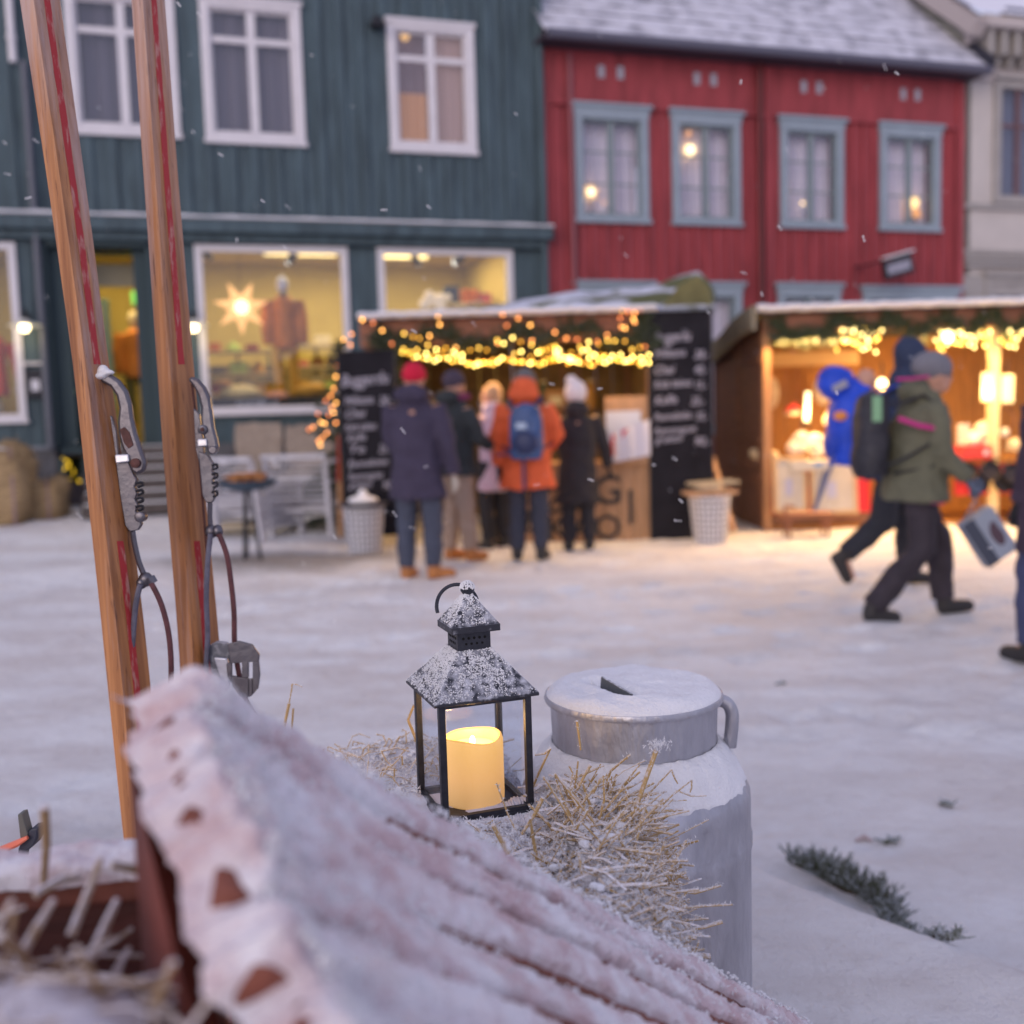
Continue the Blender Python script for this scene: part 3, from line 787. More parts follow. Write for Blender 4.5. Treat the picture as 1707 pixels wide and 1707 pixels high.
# mannequins
def garment_mannequin(px, ptop, pbot, inset, label, jacket, shirt, trousers, head, feet=None):
    a, z1 = fa(px, ptop, inset); z0 = fa(px, pbot, inset)[1]; H = z1 - z0; s = H / 1.7
    t = thing("mannequin", label, "mannequin", fw(a, inset, z0), FANG)
    def S(l): return [Vector((x * s, y * s, z * s)) for x, y, z in l]
    q = MB()
    for sx in (-1, 1): q.tube(S([(sx * .09, 0, .95), (sx * .10, 0, .5), (sx * .09, 0, .05)]), [.10 * s, .075 * s, .055 * s], 10)
    q.tube(S([(0, 0, .8), (0, 0, 1.02)]), .15 * s, 12, .7); q.fuse("trousers", trousers, t, .02)
    q = MB(); q.tube(S([(0, 0, .74), (0, 0, 1.1), (0, 0, 1.38), (0, 0, 1.47)]), [.24 * s, .21 * s, .225 * s, .09 * s], 14, .65)
    for sx in (-1, 1): q.tube(S([(sx * .19, 0, 1.38), (sx * .225, -.02, 1.1), (sx * .22, -.06, .80)]), [.10 * s, .10 * s, .085 * s], 10)
    q.fuse("jacket", jacket, t, .02)
    if shirt:
        q = MB(); q.tube(S([(0, -.08, .85), (0, -.09, 1.1), (0, -.09, 1.36), (0, -.02, 1.5)]), [.11 * s, .12 * s, .12 * s, .07 * s], 12, .6); q.fuse("sweater", shirt, t, .02)
    q = MB(); q.tube(S([(0, 0, 1.4), (0, 0, 1.52)]), .05 * s, 10); q.ell(S([(0, -.0, 1.6)])[0], (.085 * s, .1 * s, .12 * s)); q.fuse("head", head, t, .02)
    q = MB()
    for sx in (-1, 1): q.ell(S([(sx * .09, -.06, .04)])[0], (.05 * s, .13 * s, .04 * s))
    q.build("shoe", feet or DARKMET, t)
    return t
ORJ = mat("orange_jacket", (.62, .21, .035), .7, var=.1, vscale=6)
garment_mannequin(470, 462, 672, .55, "mannequin in orange jacket, dark sweater and mustard trousers in the star window", mat("rust_jacket", (.50, .15, .015), .75, var=.3, vscale=5), mat("slate_sweater", (.035, .04, .06), .8), mat("mustard_trousers", (.50, .26, .03), .8, var=.1), PLASTICW)
garment_mannequin(222, 520, 715, 1.5, "mannequin in orange hooded jacket standing inside the shop door", ORJ, None, mat("olive_trousers", (.20, .18, .05), .8), mat("white_head", (.7, .62, .42), .8), mat("orange_boot", (.6, .2, .03), .7))
t = fth("exit_sign", "green glowing emergency sign inside the shop door", "exit sign", 231, 497, 1.9)
q = MB(); q.box((0, 0, 0), (.2, .05, .2)); q.build("case", glow("exit_green", (.20, .75, .15), .42, False), t, smooth=False, bevel=.03)
q = MB(); q.tube([(0, 0, .09), (0, 0, .5)], .01, 6); q.build("rod", DARKMET, t)
# spot lamps
SPOT = glow("spot_white", (1, .93, .78), 12, False)
for px, py, lab, an in ((483, 435, "bright spot lamp above the mannequin in the star window", .3), (696, 437, "left of two bright spot lamps in the right shop window", -.5), (760, 436, "right of two bright spot lamps in the right shop window", .5)):
    t = fth("spot_lamp", lab, "spot lamp", px, py, .5, "ceiling spot lamps in the shop")
    M = Matrix.Rotation(R(70), 3, 'X') @ Matrix.Rotation(an, 3, 'Y')
    q = MB(); q.lathe([(.05, .18), (.062, .0), (.055, .0), (.05, .02)], 20, (0, 0, 0), M); q.build("housing", DARKMET, t)
    q = MB(); q.lathe([(.058, .0), (.058, .012)], 20, M @ Vector((0, 0, -.008)), M); q.build("lens", SPOT, t)
    q = MB(); q.tube([(0, .06, .05), (0, .06, .22)], .012, 6); q.build("bracket", DARKMET, t)
for px, py in ((337, 425),):
    t = fth("spot_lamp", "dark unlit spot lamp in the top left corner of the star window", "spot lamp", 347, 426, .45, "ceiling spot lamps in the shop")
    q = MB(); q.tube([(-.06, 0, .04), (.05, 0, -.04)], .045, 12); q.build("housing", DARKMET, t); q = MB(); q.tube([(0, 0, .03), (0, 0, .2)], .012, 6); q.build("bracket", DARKMET, t)
# shelving and wares behind the windows
FAB = {}
def fab(name, c):
    if name not in FAB: FAB[name] = mat("fabric_" + name.replace(" ", "_"), c, .85, var=.2, vscale=20)
    return FAB[name]
PAL = [("dark green", (.03, .06, .04)), ("cream", (.55, .48, .30)), ("mustard", (.5, .3, .05)), ("charcoal", (.03, .03, .035)), ("dusty pink", (.5, .12, .16)), ("wine red", (.2, .02, .04)),
       ("pale green", (.35, .5, .15)), ("brown", (.16, .07, .03)), ("white", (.65, .6, .5)), ("navy", (.03, .04, .09)), ("terracotta", (.5, .15, .05)), ("grey", (.2, .2, .2))]
rnd = random.Random(5)
ORD = ["first", "second", "third", "fourth", "fifth", "sixth", "seventh", "eighth", "ninth", "tenth"]
def shelf(px0, px1, pys, inset, where, seed, gh=.17):
    a0, a1 = fa(px0, 600, inset)[0], fa(px1, 600, inset)[0]
    zs = [fa((px0 + px1) / 2, y, inset)[1] for y in pys]
    t = thing("shop_shelf", "long pale shelf unit of wares %s" % where, "shelf", fw(a0, inset, zr0), FANG)
    for z in zs:
        q = MB(); q.bx(0, a1 - a0, -.02, .4, z - zr0 - .03, z - zr0); q.build("shelf_board", mat("shelf_pale", (.55, .48, .30), .6), t, smooth=False)
    q = MB()
    for x in (0, (a1 - a0) / 2, a1 - a0): q.bx(x - .02, x + .02, .35, .4, 0, max(zs) - zr0 + .05)
    q.build("upright", DARKMET, t, smooth=False)
    r = random.Random(seed)
    for row, z in enumerate(zs):
        x = .05; k = 0
        while x < a1 - a0 - .2 and k < 10:
            wd_ = r.uniform(.14, .26); h = r.uniform(.08, gh); cn, c = PAL[r.randrange(len(PAL))]
            kind = r.choice(["folded sweater", "folded blanket", "knitted hat", "paper box"])
            q = MB()
            if kind == "knitted hat":
                q.ell((wd_ / 2, .15, h * .5), (wd_ * .42, .1, h * .55), 12); q.lathe([(wd_ * .43, 0), (wd_ * .45, .02), (wd_ * .43, .045)], 16, (wd_ / 2, .15, 0)); q.ell((wd_ / 2, .15, h * 1.08), .03, 8)
            elif kind == "paper box":
                q.box((wd_ / 2, .17, h / 2), (wd_, .24, h)); q.box((wd_ / 2, .17, h + .012), (wd_ + .012, .252, .03))
            else:
                n = max(2, int(h / .035))
                for i in range(n): q.box((wd_ / 2 + r.uniform(-.006, .006), .17, h * (i + .5) / n), (wd_ * r.uniform(.93, 1), .25, h / n * .92))
            o = q.build(kind.replace(" ", "_"), fab(cn, c), None, smooth=(kind == "knitted hat"), bevel=.01)
            o.location = fw(a0 + x, inset, z + .001); o.rotation_euler = (0, 0, FANG)
            tag(o, "%s %s, %s from the left on the %s shelf %s" % (cn, kind, ORD[k], ["lowest", "middle", "top", "highest"][row], where), kind.split()[-1], "wares on the shop shelves")
            x += wd_ + r.uniform(.02, .09); k += 1
shelf(345, 452, (655, 622, 585), 1.6, "behind the glowing star", 3)
shelf(490, 575, (650, 610, 575), 2.1, "right of the mannequin", 8)
shelf(745, 850, (540, 505), 1.5, "in the right window", 13, .3)
shelf(-60, 28, (690, 650, 600), 1.4, "in the leftmost window", 21, .2)
t = fth("hanging_coat", "bright red coat hanging in the leftmost shop window", "coat", 3, 660, .35)
q = MB(); q.tube([(0, 0, 0), (0, 0, .4), (0, 0, .68), (0, 0, .78)], [.22, .18, .2, .07], 14, .45)
for sx in (-1, 1): q.tube([(sx * .16, 0, .68), (sx * .24, 0, .15)], [.07, .05], 8)
q.fuse("coat_body", mat("red_coat", (.6, .05, .03), .8), t, .02)
for px, py, wd_, c, lab in ((400, 656, .30, (.75, .6, .25), "round cream cushion in the window below the star"), (462, 660, .17, (.7, .35, .25), "small pink cushion between the cream cushion and the mannequin's feet"), (520, 650, .24, (.62, .33, .05), "mustard cushion right of the mannequin's feet"), (372, 640, .12, (.42, .2, .06), "small amber bowl left of the cream cushion")):
    t = fth("cushion", lab, "cushion", px, py, .45)
    q = MB(); q.ell((0, 0, 0), (wd_, .16, wd_ * .42), 16); q.build("cover", mat("cush%d" % px, c, .9, var=.15), t)
    q = MB(); q.lathe([(wd_ * .9, 0), (wd_ * .99, .006), (wd_ * .9, .012)], 24, (0, 0, -.006), None); q.build("seam", mat("cushs%d" % px, tuple(x * .6 for x in c), .9), t)
a0, z0 = fa(338, 676, .3); a1 = fa(578, 676, .3)[0]
t = thing("display_bench", "low dark display bench under the glowing star with white lettering along its front", "bench", fw(a0, .3, zr0), FANG)
q = MB(); q.bx(0, a1 - a0, .02, .75, 0, z0 - zr0 + .1); q.build("bench_body", mat("dark_bench", (.03, .028, .026), .6), t, smooth=False, bevel=.01)
text("ALLE NATUR", .1, "lettering", PLASTICW, t, (.45, .015, z0 - zr0 - .02), (R(90), 0, 0))
# faintly glowing flower bunch and sled in the right shop window
t = fth("flower_bouquet", "bunch of pale round blooms in the right shop window", "flowers", 728, 505, .5)
q = MB()
for k in range(9): q.ell((rnd.uniform(-.2, .2), rnd.uniform(-.05, .05), rnd.uniform(-.07, .1)), rnd.uniform(.05, .09), 10)
q.build("blooms", glow("glowing_bloom", (1, .78, .55), .22, False), t)
q = MB(); q.lathe([(.06, -.35), (.09, -.2), (.05, -.08)], 16); q.build("vase", DARKMET, t)
t = fth("display_stand", "slanted pale board with an orange scarf in the right shop window", "display stand", 775, 508, .45)
q = MB(); q.beam((-.2, 0, -.06), (.25, 0, .04), .1, .05); q.build("board", mat("pale_board", (.7, .55, .3), .6), t, smooth=False, bevel=.01)
q = MB(); q.ell((.2, 0, .12), (.05, .05, .12)); q.build("scarf", mat("orange_scarf", (.6, .16, .04), .9), t)
# hanging shop sign on the red house
a, z = fa(1424, 450); t = thing("hanging_sign", "small dark signboard with a pale band on a bracket of the red house", "sign", fw(a, 0, z), FANG)
q = MB(); q.bx(-.03, .03, -.9, -.02, .02, .05); q.bx(-.05, .05, -.03, -.001, -.45, .1); q.build("bracket", mat("sign_bracket", (.12, .03, .04), .6), t, smooth=False)
sg = MB(); M = Matrix.Rotation(R(-14), 3, 'Y'); sg.box((.36, -.62, -.02), (.56, .07, .32), M); sb = sg.build("board", DARKMET, t, smooth=False, bevel=.01)
q = MB(); q.box((.355, -.657, -.04), (.44, .01, .15), M); q.build("pale_band", mat("sign_band", (.42, .42, .5), .6, col2=(.2, .2, .26), vscale=30), sb, smooth=False)
q = MB(); q.box((.36, -.62, .16), (.58, .12, .03), M); q.build("snow_cap", snow, sb, smooth=True, bevel=.01)

# ------------------------------------------------------------ courtyard furniture in front of the teal house
def gz(x, y): return ground_z(x, y)
def at_ground(px, py, guess=0.1):
    z = guess
    for _ in range(6):
        p = G(px, py, z); z = gz(p.x, p.y)
    return Vector((p.x, p.y, z))
strawm = mat("hay", (.52, .37, .20), .9, col2=(.22, .15, .08), vscale=12, bump=.8, bscale=45, stretch=(1, 3, 3))
def straw_tuft(q, r, c, n, L, rad, spread=(1, 1, 1)):
    for _ in range(n):
        d = Vector((r.gauss(0, 1) * spread[0], r.gauss(0, 1) * spread[1], r.gauss(0, 1) * spread[2])).normalized() * L * r.uniform(.5, 1.3)
        q.tube([c - d * .5, c + d * .5], rad, 3)
def bale(p, size, rz, label, grp="hay bales by the shop"):
    t = thing("hay_bale", label, "hay bale", p, rz, grp)
    r = random.Random(int(p.x * 100)); q = MB()
    def f(u, v):
        th = 2 * math.pi * u; ph = math.pi * (v - .5)
        def se(c, e): return math.copysign(abs(c) ** e, c)
        x = size[0] * .5 * se(math.cos(ph), .4) * se(math.cos(th), .4); y = size[1] * .5 * se(math.cos(ph), .4) * se(math.sin(th), .4); z = size[2] * .5 * (1 + se(math.sin(ph), .4))
        n = 1 + .16 * noise.noise(Vector((x, y, z)) * 4) + .06 * noise.noise(Vector((x, y, z)) * 13)
        return (x * n, y * n, z * n)
    q.grid(f, 48, 24); bo = q.build("bale_body", strawm, t)
    q = MB()
    for _ in range(1100):
        c = Vector(f(r.random(), r.uniform(.15, .98))); straw_tuft(q, r, c, 1, .12, .003)
    q.build("loose_straw", strawm, t, smooth=False)
    for x in (-.2, .2):
        q = MB(); q.loft([[Vector((x * size[0] * 1.5 + dx, s * size[1] * .505, z)) for dx, s, z in ((-.006, -1, 0), (.006, -1, 0), (.006, -1, size[2]), (-.006, -1, size[2]))], [Vector((x * size[0] * 1.5 + dx, s * size[1] * .505, z)) for dx, s, z in ((-.006, -1.02, 0), (.006, -1.02, 0), (.006, -1.02, size[2]), (-.006, -1.02, size[2]))]])
        q.build("twine", mat("twine", (.3, .2, .3), .8), t, smooth=False)
    return t
p = at_ground(52, 866); bale(Vector((p.x, p.y + .25, p.z - .02)), (.62, .5, .48), .1, "small round-cornered hay bale lying right of the larger bale by the teal house")
p = at_ground(-28, 872); bale(Vector((p.x, p.y + .3, p.z - .02)), (.85, .7, .92), .3, "larger upright hay bale cut by the left edge of the picture")
p = at_ground(22, 868); t = thing("wooden_post", "short purple-grey post standing between the two hay bales", "post", p, 0)
q = MB(); q.tube([(0, 0, -.05), (.0, 0, .45), (-.1, .05, .85)], [.07, .06, .05], 10); q.build("shaft", mat("purple_post", (.13, .10, .14), .8, var=.2), t); q = MB(); q.lathe([(.06, 0), (.055, .02), (.0, .03)], 10, (-.1, .05, .85)); q.build("snow_cap", snow, t)

# string light helper: a wire and its bulbs
BULB_ME = {}
def bulb_mesh(r, m):
    k = (r, m.name)
    if k not in BULB_ME:
        q = MB(); q.ell((0, 0, 0), (r, r, r * 1.2), 10); BULB_ME[k] = q.mesh("bulb", m)
    return BULB_ME[k]
def light_string(label, pts, mats_, rad=.011, group=None, wire=True, seed=1, jitter=0):
    r = random.Random(seed)
    t = thing("light_string", label, "string lights", pts[0], 0, group)
    if wire:
        q = MB(); q.tube([p + Vector((0, .012, .014)) for p in pts], .0022, 4); q.build("wire", mat("green_wire", (.02, .03, .02), .6), t, world=True)
    for p in pts:
        o = bpy.data.objects.new("bulb", bulb_mesh(rad, r.choice(mats_))); COL.objects.link(o)
        o.parent = t; o.location = p - Vector(pts[0])
    return t
BW = [glow("bulb_yellow", (1, .56, .08), 4.2, False), glow("bulb_warm", (1, .68, .17), 7.5, False), glow("bulb_dim", (1, .46, .04), 2.4, False)]
BO = [glow("bulb_orange", (1, .34, .09), 4.0, False), glow("bulb_orange_dim", (1, .26, .08), 2.2, False), glow("bulb_amber", (1, .44, .10), 5.0, False)]
BY = [glow("bulb_green_gold", (.9, .55, .03), 2.0, False), glow("bulb_gold_dim", (.8, .5, .03), 1.0, False)]
def interp(pts, n):
    out = []
    L = [0]
    for a, b_ in zip(pts, pts[1:]): L.append(L[-1] + math.dist(a, b_))
    for i in range(n):
        s = L[-1] * i / (n - 1); k = 0
        while k < len(L) - 2 and L[k + 1] < s: k += 1
        u = (s - L[k]) / (L[k + 1] - L[k]); out.append(tuple(x + (y - x) * u for x, y in zip(pts[k], pts[k + 1])))
    return out
# fir sprays
def spray(q, r, a, b_, nl=.05, dens=260, wdt=.0035, droop=0):
    a, b_ = Vector(a), Vector(b_); L = (b_ - a).length; d = (b_ - a).normalized()
    q.tube([a, b_], wdt * 1.2, 4)
    for i in range(int(L * dens)):
        p = a + (b_ - a) * r.random()
        n = (Vector((r.gauss(0, 1), r.gauss(0, 1), r.gauss(0, 1) - droop)).normalized() + d * .7).normalized() * nl * r.uniform(.6, 1.2)
        s = n.cross(Vector((r.gauss(0, 1), r.gauss(0, 1), r.gauss(0, 1)))).normalized() * wdt
        q.add([p - s, p + s, p + n], [(0, 1, 2)])
def fir_tree(base, H, Rr, label, nb=150, seed=1, mt=None):
    r = random.Random(seed)
    t = thing("fir_tree", label, "fir tree", base, 0)
    q = MB(); q.tube([(0, 0, -.05), (0, 0, H * .5), (0, 0, H)], [.04, .025, .006], 8); q.build("trunk", mat("bark", (.08, .05, .035), .9), t)
    q = MB()
    for i in range(nb):
        u = (i + r.random()) / nb; z = H * (.06 + .93 * u); L = Rr * (1 - u) ** .8 * r.uniform(.6, 1.1) + .05
        an = r.uniform(0, 2 * math.pi); d = Vector((math.cos(an), math.sin(an), -.15 + .4 * u)); a = Vector((0, 0, z)); e = a + d * L
        spray(q, r, a, e, .06, 200, .006)
        for k in (.45, .7):
            for sg in (-1, 1):
                s = Vector((-math.sin(an), math.cos(an), 0)) * sg; m_ = a + d * L * k; spray(q, r, m_, m_ + (d * .6 + s * .6) * L * .4, .05, 200, .006)
    q.build("crown", mt or NEEDLE, t, smooth=False, fixn=False)
    return t
p = at_ground(572, 890); TB = p + Vector((0, .45, 0))
fir_tree(TB, 2.15, .62, "fir tree with orange lights behind the left chalkboard", 130, 4)
pts = [(586, 557), (573, 566), (584, 575), (571, 588), (570, 604), (575, 622), (560, 628), (566, 642), (556, 648), (572, 652), (551, 660), (560, 672), (553, 680), (571, 668), (548, 692), (541, 706), (556, 688), (560, 705), (545, 722), (535, 704), (522, 712), (530, 690), (515, 716), (537, 730), (534, 742), (531, 735), (570, 640), (562, 610), (568, 596), (543, 668)]
light_string("loose string of orange lights hanging down the left side of the fir tree", [P(x, y, TB.y - .5) for x, y in sorted(pts, key=lambda q_: q_[1])], BO, .0115)
# potted shrub with gold lights
p = at_ground(122, 842); p.y += .1
t = thing("potted_shrub", "small clipped shrub in a grey pot by the shop steps, hung with gold lights", "potted shrub", p, 0)
q = MB(); q.lathe([(.13, 0), (.18, .28), (.19, .3), (.16, .3), (.15, .25)], 20); q.build("pot", mat("grey_pot", (.2, .17, .18), .8, var=.2), t)
q = MB(); r = random.Random(3)
for _ in range(90):
    d = Vector((r.gauss(0, .5), r.gauss(0, .5), r.uniform(0, 1))); spray(q, r, (0, 0, .28), Vector((d.x * .18, d.y * .18, .3 + .55 * d.z)), .05, 200, .006)
q.build("foliage", mat("shrub_green", (.05, .07, .02), .8, var=.3), t, smooth=False, fixn=False)
r = random.Random(9)
light_string("gold lights wound round the small potted shrub", [p + Vector((r.uniform(-.15, .15) * (1.15 - k / 22), -.14 - r.uniform(0, .03), .22 + .66 * k / 19)) for k in range(20)], BY, .013)
# garden armchairs
CH = mat("chair_white", (.52, .52, .58), .6, var=.1)
def garden_chair(p, rz, label, wdt=.78, grp="white slatted garden chairs"):
    t = thing("garden_chair", label, "garden chair", p, rz, grp)
    for sx in (-1, 1):
        q = MB(); q.beam((sx * wdt / 2, .0, 0), (sx * wdt / 2, 0, .56), .05, .05); q.build("leg", CH, t, smooth=False)
        q = MB(); q.beam((sx * wdt / 2, .62, 0), (sx * wdt / 2, .72, .86), .05, .05); q.build("leg", CH, t, smooth=False)
        q = MB(); q.beam((sx * wdt / 2, -.06, .58), (sx * wdt / 2, .68, .60), .09, .035); q.build("armrest", CH, t, smooth=False, bevel=.01)
        q = MB()
        for k in range(5): q.beam((sx * wdt / 2, .02, .16 + .08 * k), (sx * wdt / 2, .64, .16 + .08 * k), .02, .045)
        q.build("side_panel", CH, t, smooth=False)
    q = MB()
    for k in range(7): q.beam((-wdt / 2, .05 + .085 * k, .36 - .012 * k), (wdt / 2, .05 + .085 * k, .36 - .012 * k), .065, .025)
    q.build("seat", CH, t, smooth=False)
    q = MB()
    for k in range(7): q.beam((-wdt / 2, .66 + .014 * k, .42 + .066 * k), (wdt / 2, .66 + .014 * k, .42 + .066 * k), .02, .045, (0, 1, 0))
    q.beam((-wdt / 2 - .03, .76, .88), (wdt / 2 + .03, .76, .88), .05, .05)
    q.build("backrest", CH, t, smooth=False, bevel=.005)
    return t
p = at_ground(515, 868); garden_chair(p + Vector((.0, .62, 0)), R(172), "white slatted garden chair nearest the fir tree, its back to us", .66)
p = at_ground(462, 878); garden_chair(p + Vector((-.08, .50, 0)), R(150), "white slatted garden chair just behind the fire bowl, turned left", .62)
SHEEP = mat("sheepskin", (.36, .30, .25), .95, col2=(.26, .21, .18), vscale=14, bump=1, bscale=60)
def lounge(px, py, dy, label):
    p = at_ground(px, py) + Vector((0, dy, 0))
    t = thing("lounge_chair", label, "lounge chair", p, 0, "lounge chairs draped with sheepskins")
    for sx in (-1, 1):
        q = MB(); q.beam((sx * .3, -.3, 0), (sx * .3, -.28, .42), .05, .05); q.build("leg", CH, t, smooth=False)
        q = MB(); q.beam((sx * .3, .3, 0), (sx * .27, .42, 1.0), .05, .05); q.build("leg", CH, t, smooth=False)
        q = MB(); q.beam((sx * .32, -.33, .56), (sx * .31, .35, .58), .08, .03); q.build("armrest", CH, t, smooth=False)
    q = MB(); q.box((0, 0, .38), (.6, .6, .06)); q.build("seat", CH, t, smooth=False)
    q = MB()
    def f(u, v):
        x = (u - .5) * .6 * (1 + .07 * math.sin(v * 9)); 
        if v < .55: k = v / .55; y, z = .38 - .12 * k + .0 , 1.06 - .62 * k
        else: k = (v - .55) / .45; y, z = .26 - .55 * k, .44 + .02 * math.sin(k * 3)
        n = noise.noise(Vector((x * 7, v * 9, px))) * .035
        return (x, y - .04 + n * .6, z + n)
    q.grid(f, 30, 44); q.grid(lambda u, v: tuple(Vector(f(u, v)) + Vector((0, .05, -.02))), 30, 44)
    q.build("sheepskin", SHEEP, t)
    return t
lounge(398, 850, .9, "lounge chair with a grey-beige sheepskin behind the fire bowl"); lounge(488, 850, .95, "lounge chair with a sheepskin behind the white slatted chairs")
p = at_ground(385, 880)
t = thing("footstool", "low white boxy footstool with a pale cushion left of the fire bowl", "footstool", p + Vector((0, .25, 0)), R(4))
for sx in (-1, 1):
    for sy in (-1, 1): q = MB(); q.beam((sx * .33, sy * .2, 0), (sx * .33, sy * .2, .42), .045, .045); q.build("leg", CH, t, smooth=False)
q = MB(); q.box((0, 0, .38), (.7, .45, .16)); q.build("frame", CH, t, smooth=False, bevel=.01)
q = MB(); q.box((0, -.01, .12), (.64, .40, .05)); q.build("lower_shelf", mat("cushion_pale", (.5, .42, .3), .9), t, bevel=.02)
# fire bowl on high legs
p = G(418, 934, gz(*G(418, 934, .05).xy)); t = thing("fire_bowl_table", "round dark fire bowl on thin legs with orange embers, before the white chairs", "fire bowl", p, 0)
zt = P(405, 800, p.y).z - p.z
q = MB(); q.lathe([(.03, zt - .11), (.22, zt - .07), (.275, zt), (.285, zt), (.24, zt - .04), (.0, zt - .06)], 30); q.build("bowl", mat("blue_dark", (.05, .08, .12), .5, var=.3), t)
for k in range(3):
    an = 2.2 + k * 2.09; q = MB(); q.tube([(.03 * math.cos(an), .03 * math.sin(an), zt - .1), (.09 * math.cos(an), .09 * math.sin(an), 0)], .016, 8); q.build("leg", DARKMET, t)
q = MB(); q.lathe([(.05, zt * .45), (.05, zt * .45 + .03)], 14); q.build("collar", DARKMET, t)
q = MB(); r = random.Random(4)
for _ in range(60):
    an = r.uniform(0, 6.28); d = r.uniform(0, .2); q.ell((d * math.cos(an), d * math.sin(an), zt + r.uniform(-.03, .05)), (r.uniform(.02, .05), .03, .022), 6)
q.build("logs", mat("ember_wood", (.32, .12, .05), .9, col2=(.45, .22, .08), vscale=18), t)
# ------------------------------------------------------------ left stall (cocoa stall)
YL = 10.75
def SX(px, py, Y): return P(px, py, Y).x
def SZ(px, py, Y): return P(px, py, Y).z
xl, xr = SX(612, 700, YL), SX(1088, 700, YL)
t = thing("market_stall", "queued-at wooden stall with a snowy moss-green tarp roof and a curtain of yellow lights", "market stall", (xl, YL, 0), 0, "market stalls")
def S(mb_, nm, mt, bevel=0, smooth=False): return mb_.build(nm, mt, t, smooth=smooth, bevel=bevel, world=True)
zh1, zh0 = SZ(850, 527, YL), SZ(850, 572, YL)
q = MB(); q.bx(SX(602, 600, YL), xr + .03, YL - .03, YL, zh0, zh1); S(q, "header_board", BROWNV, .004)
q = MB()
for x in (xl, xr - .05):
    for y_ in (YL + .001, YL + 1.9): q = MB(); q.bx(x, x + .08, y_, y_ + .09, -.05, zh1 - .02); S(q, "post", BROWN)
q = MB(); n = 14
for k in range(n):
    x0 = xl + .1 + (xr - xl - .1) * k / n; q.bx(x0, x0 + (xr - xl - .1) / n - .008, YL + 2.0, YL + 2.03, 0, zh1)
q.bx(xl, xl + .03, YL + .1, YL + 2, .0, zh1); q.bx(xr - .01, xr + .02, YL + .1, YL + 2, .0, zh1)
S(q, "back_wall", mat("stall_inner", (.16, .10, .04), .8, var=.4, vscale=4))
cx0, cx1 = SX(806, 800, YL), SX(1083, 800, YL); zcn = SZ(1000, 775, YL)
q = MB(); n = 11; rr = random.Random(2)
for k in range(n):
    x0 = cx0 + (cx1 - cx0) * k / n; q.bx(x0, x0 + (cx1 - cx0) / n - .008, YL - .02 - rr.uniform(0, .006), YL, -.02 + rr.uniform(0, .02), zcn)
cn = S(q, "counter_front", PINE, .003)
q = MB(); q.bx(cx0 - .02, cx1, YL - .06, YL + .5, zcn, zcn + .035); S(q, "counter_top", PINE, .004)
LET = mat("black_letters", (.03, .028, .03), .6)
def ltext(s, px, py, hpx, par=None):
    p = P(px, py, YL - .03); tx = text(s, hpx / 1750 * YL * 1.38, "letter", LET, t, (0, 0, 0), (R(90), 0, 0), extrude=.006, align='CENTER')
    tx.location = p - Vector((xl, YL, 0)); tx.name = "letter"; return tx
for s, px, py, h in (("G", 838, 862 - 6, 46), ("L", 880, 858, 46), ("\u00d8", 925, 855, 46), ("G", 968, 850, 46), ("G", 1013, 840, 50), ("K", 838, 905 - 6, 40), ("A", 884, 903 - 6, 40), ("K", 930, 900, 42), ("A", 972, 898, 40), ("O", 1013, 898, 42)):
    ltext(s, px, py, h)
q = MB(); q.bx(SX(1047, 850, YL), SX(1054, 850, YL), YL - .035, YL - .026, SZ(1050, 873, YL), SZ(1050, 816, YL)); S(q, "upright_bar", LET)
# tarp roof
RX = [(600, 526), (700, 522), (790, 519), (862, 503), (905, 496), (935, 490), (1000, 484), (1060, 481), (1100, 474), (1135, 462), (1164, 455), (1180, 470), (1192, 492)]
def roof_l(u, v):
    px = 600 + (1192 - 600) * u
    for a, b_ in zip(RX, RX[1:]):
        if a[0] <= px <= b_[0]: py = a[1] + (b_[1] - a[1]) * (px - a[0]) / (b_[0] - a[0]); break
    front = P(px, 526 - .02 * (px - 600), YL - .16); rg = P(px, py, YL + 1.0)
    zf = zh1 + .012
    if v < .5:
        k = v / .5; y = YL - .16 + 1.16 * k; x = front.x + (rg.x - front.x) * k; z = zf + (max(rg.z, zf + .03) - zf) * (k ** .8)
    else:
        k = (v - .5) / .5; y = YL + 1.0 + 1.3 * k; x = rg.x; z = max(rg.z, zf + .03) + (zf - rg.z) * k
    z += .075 * noise.noise(Vector((x * 2.2, y * 2.5, 3))) * min(1, v * 6)
    return (x, y, z)
TARP = frosty("moss_tarp", (.075, .085, .035), lo=.42, hi=.56, scale=2.2, nz=.36, col2=(.12, .12, .04), frost=(.60, .62, .72), bump=.3)
q = MB(); q.grid(roof_l, 90, 30); q.grid(lambda u, v: tuple(Vector(roof_l(u, v)) - Vector((0, 0, .02))), 90, 30); S(q, "tarp_roof", TARP, smooth=True)
q = MB(); q.grid(lambda u, v: (SX(600, 530, YL) + (SX(1090, 520, YL) - SX(600, 530, YL)) * u, YL - .13 + .1 * math.cos(6.283 * v), zh1 + .03 + .035 * math.sin(6.283 * v) + .012 * noise.noise(Vector((u * 30, 0, 0)))), 120, 10); S(q, "snow_edge", snow, smooth=True)
gA, gB, gC = P(1088, 532, YL - .1), P(1190, 520, YL - .1), P(1164, 457, YL - .1)
gD, gE = P(1130, 478, YL - .1), P(1183, 482, YL - .1)
q = MB(); q.prism([gA, gB, gE, gC, gD], (0, .06, 0)); S(q, "tarp_gable", mat("olive_tarp", (.14, .13, .055), .85, var=.3, vscale=6, bump=.4, bscale=20))
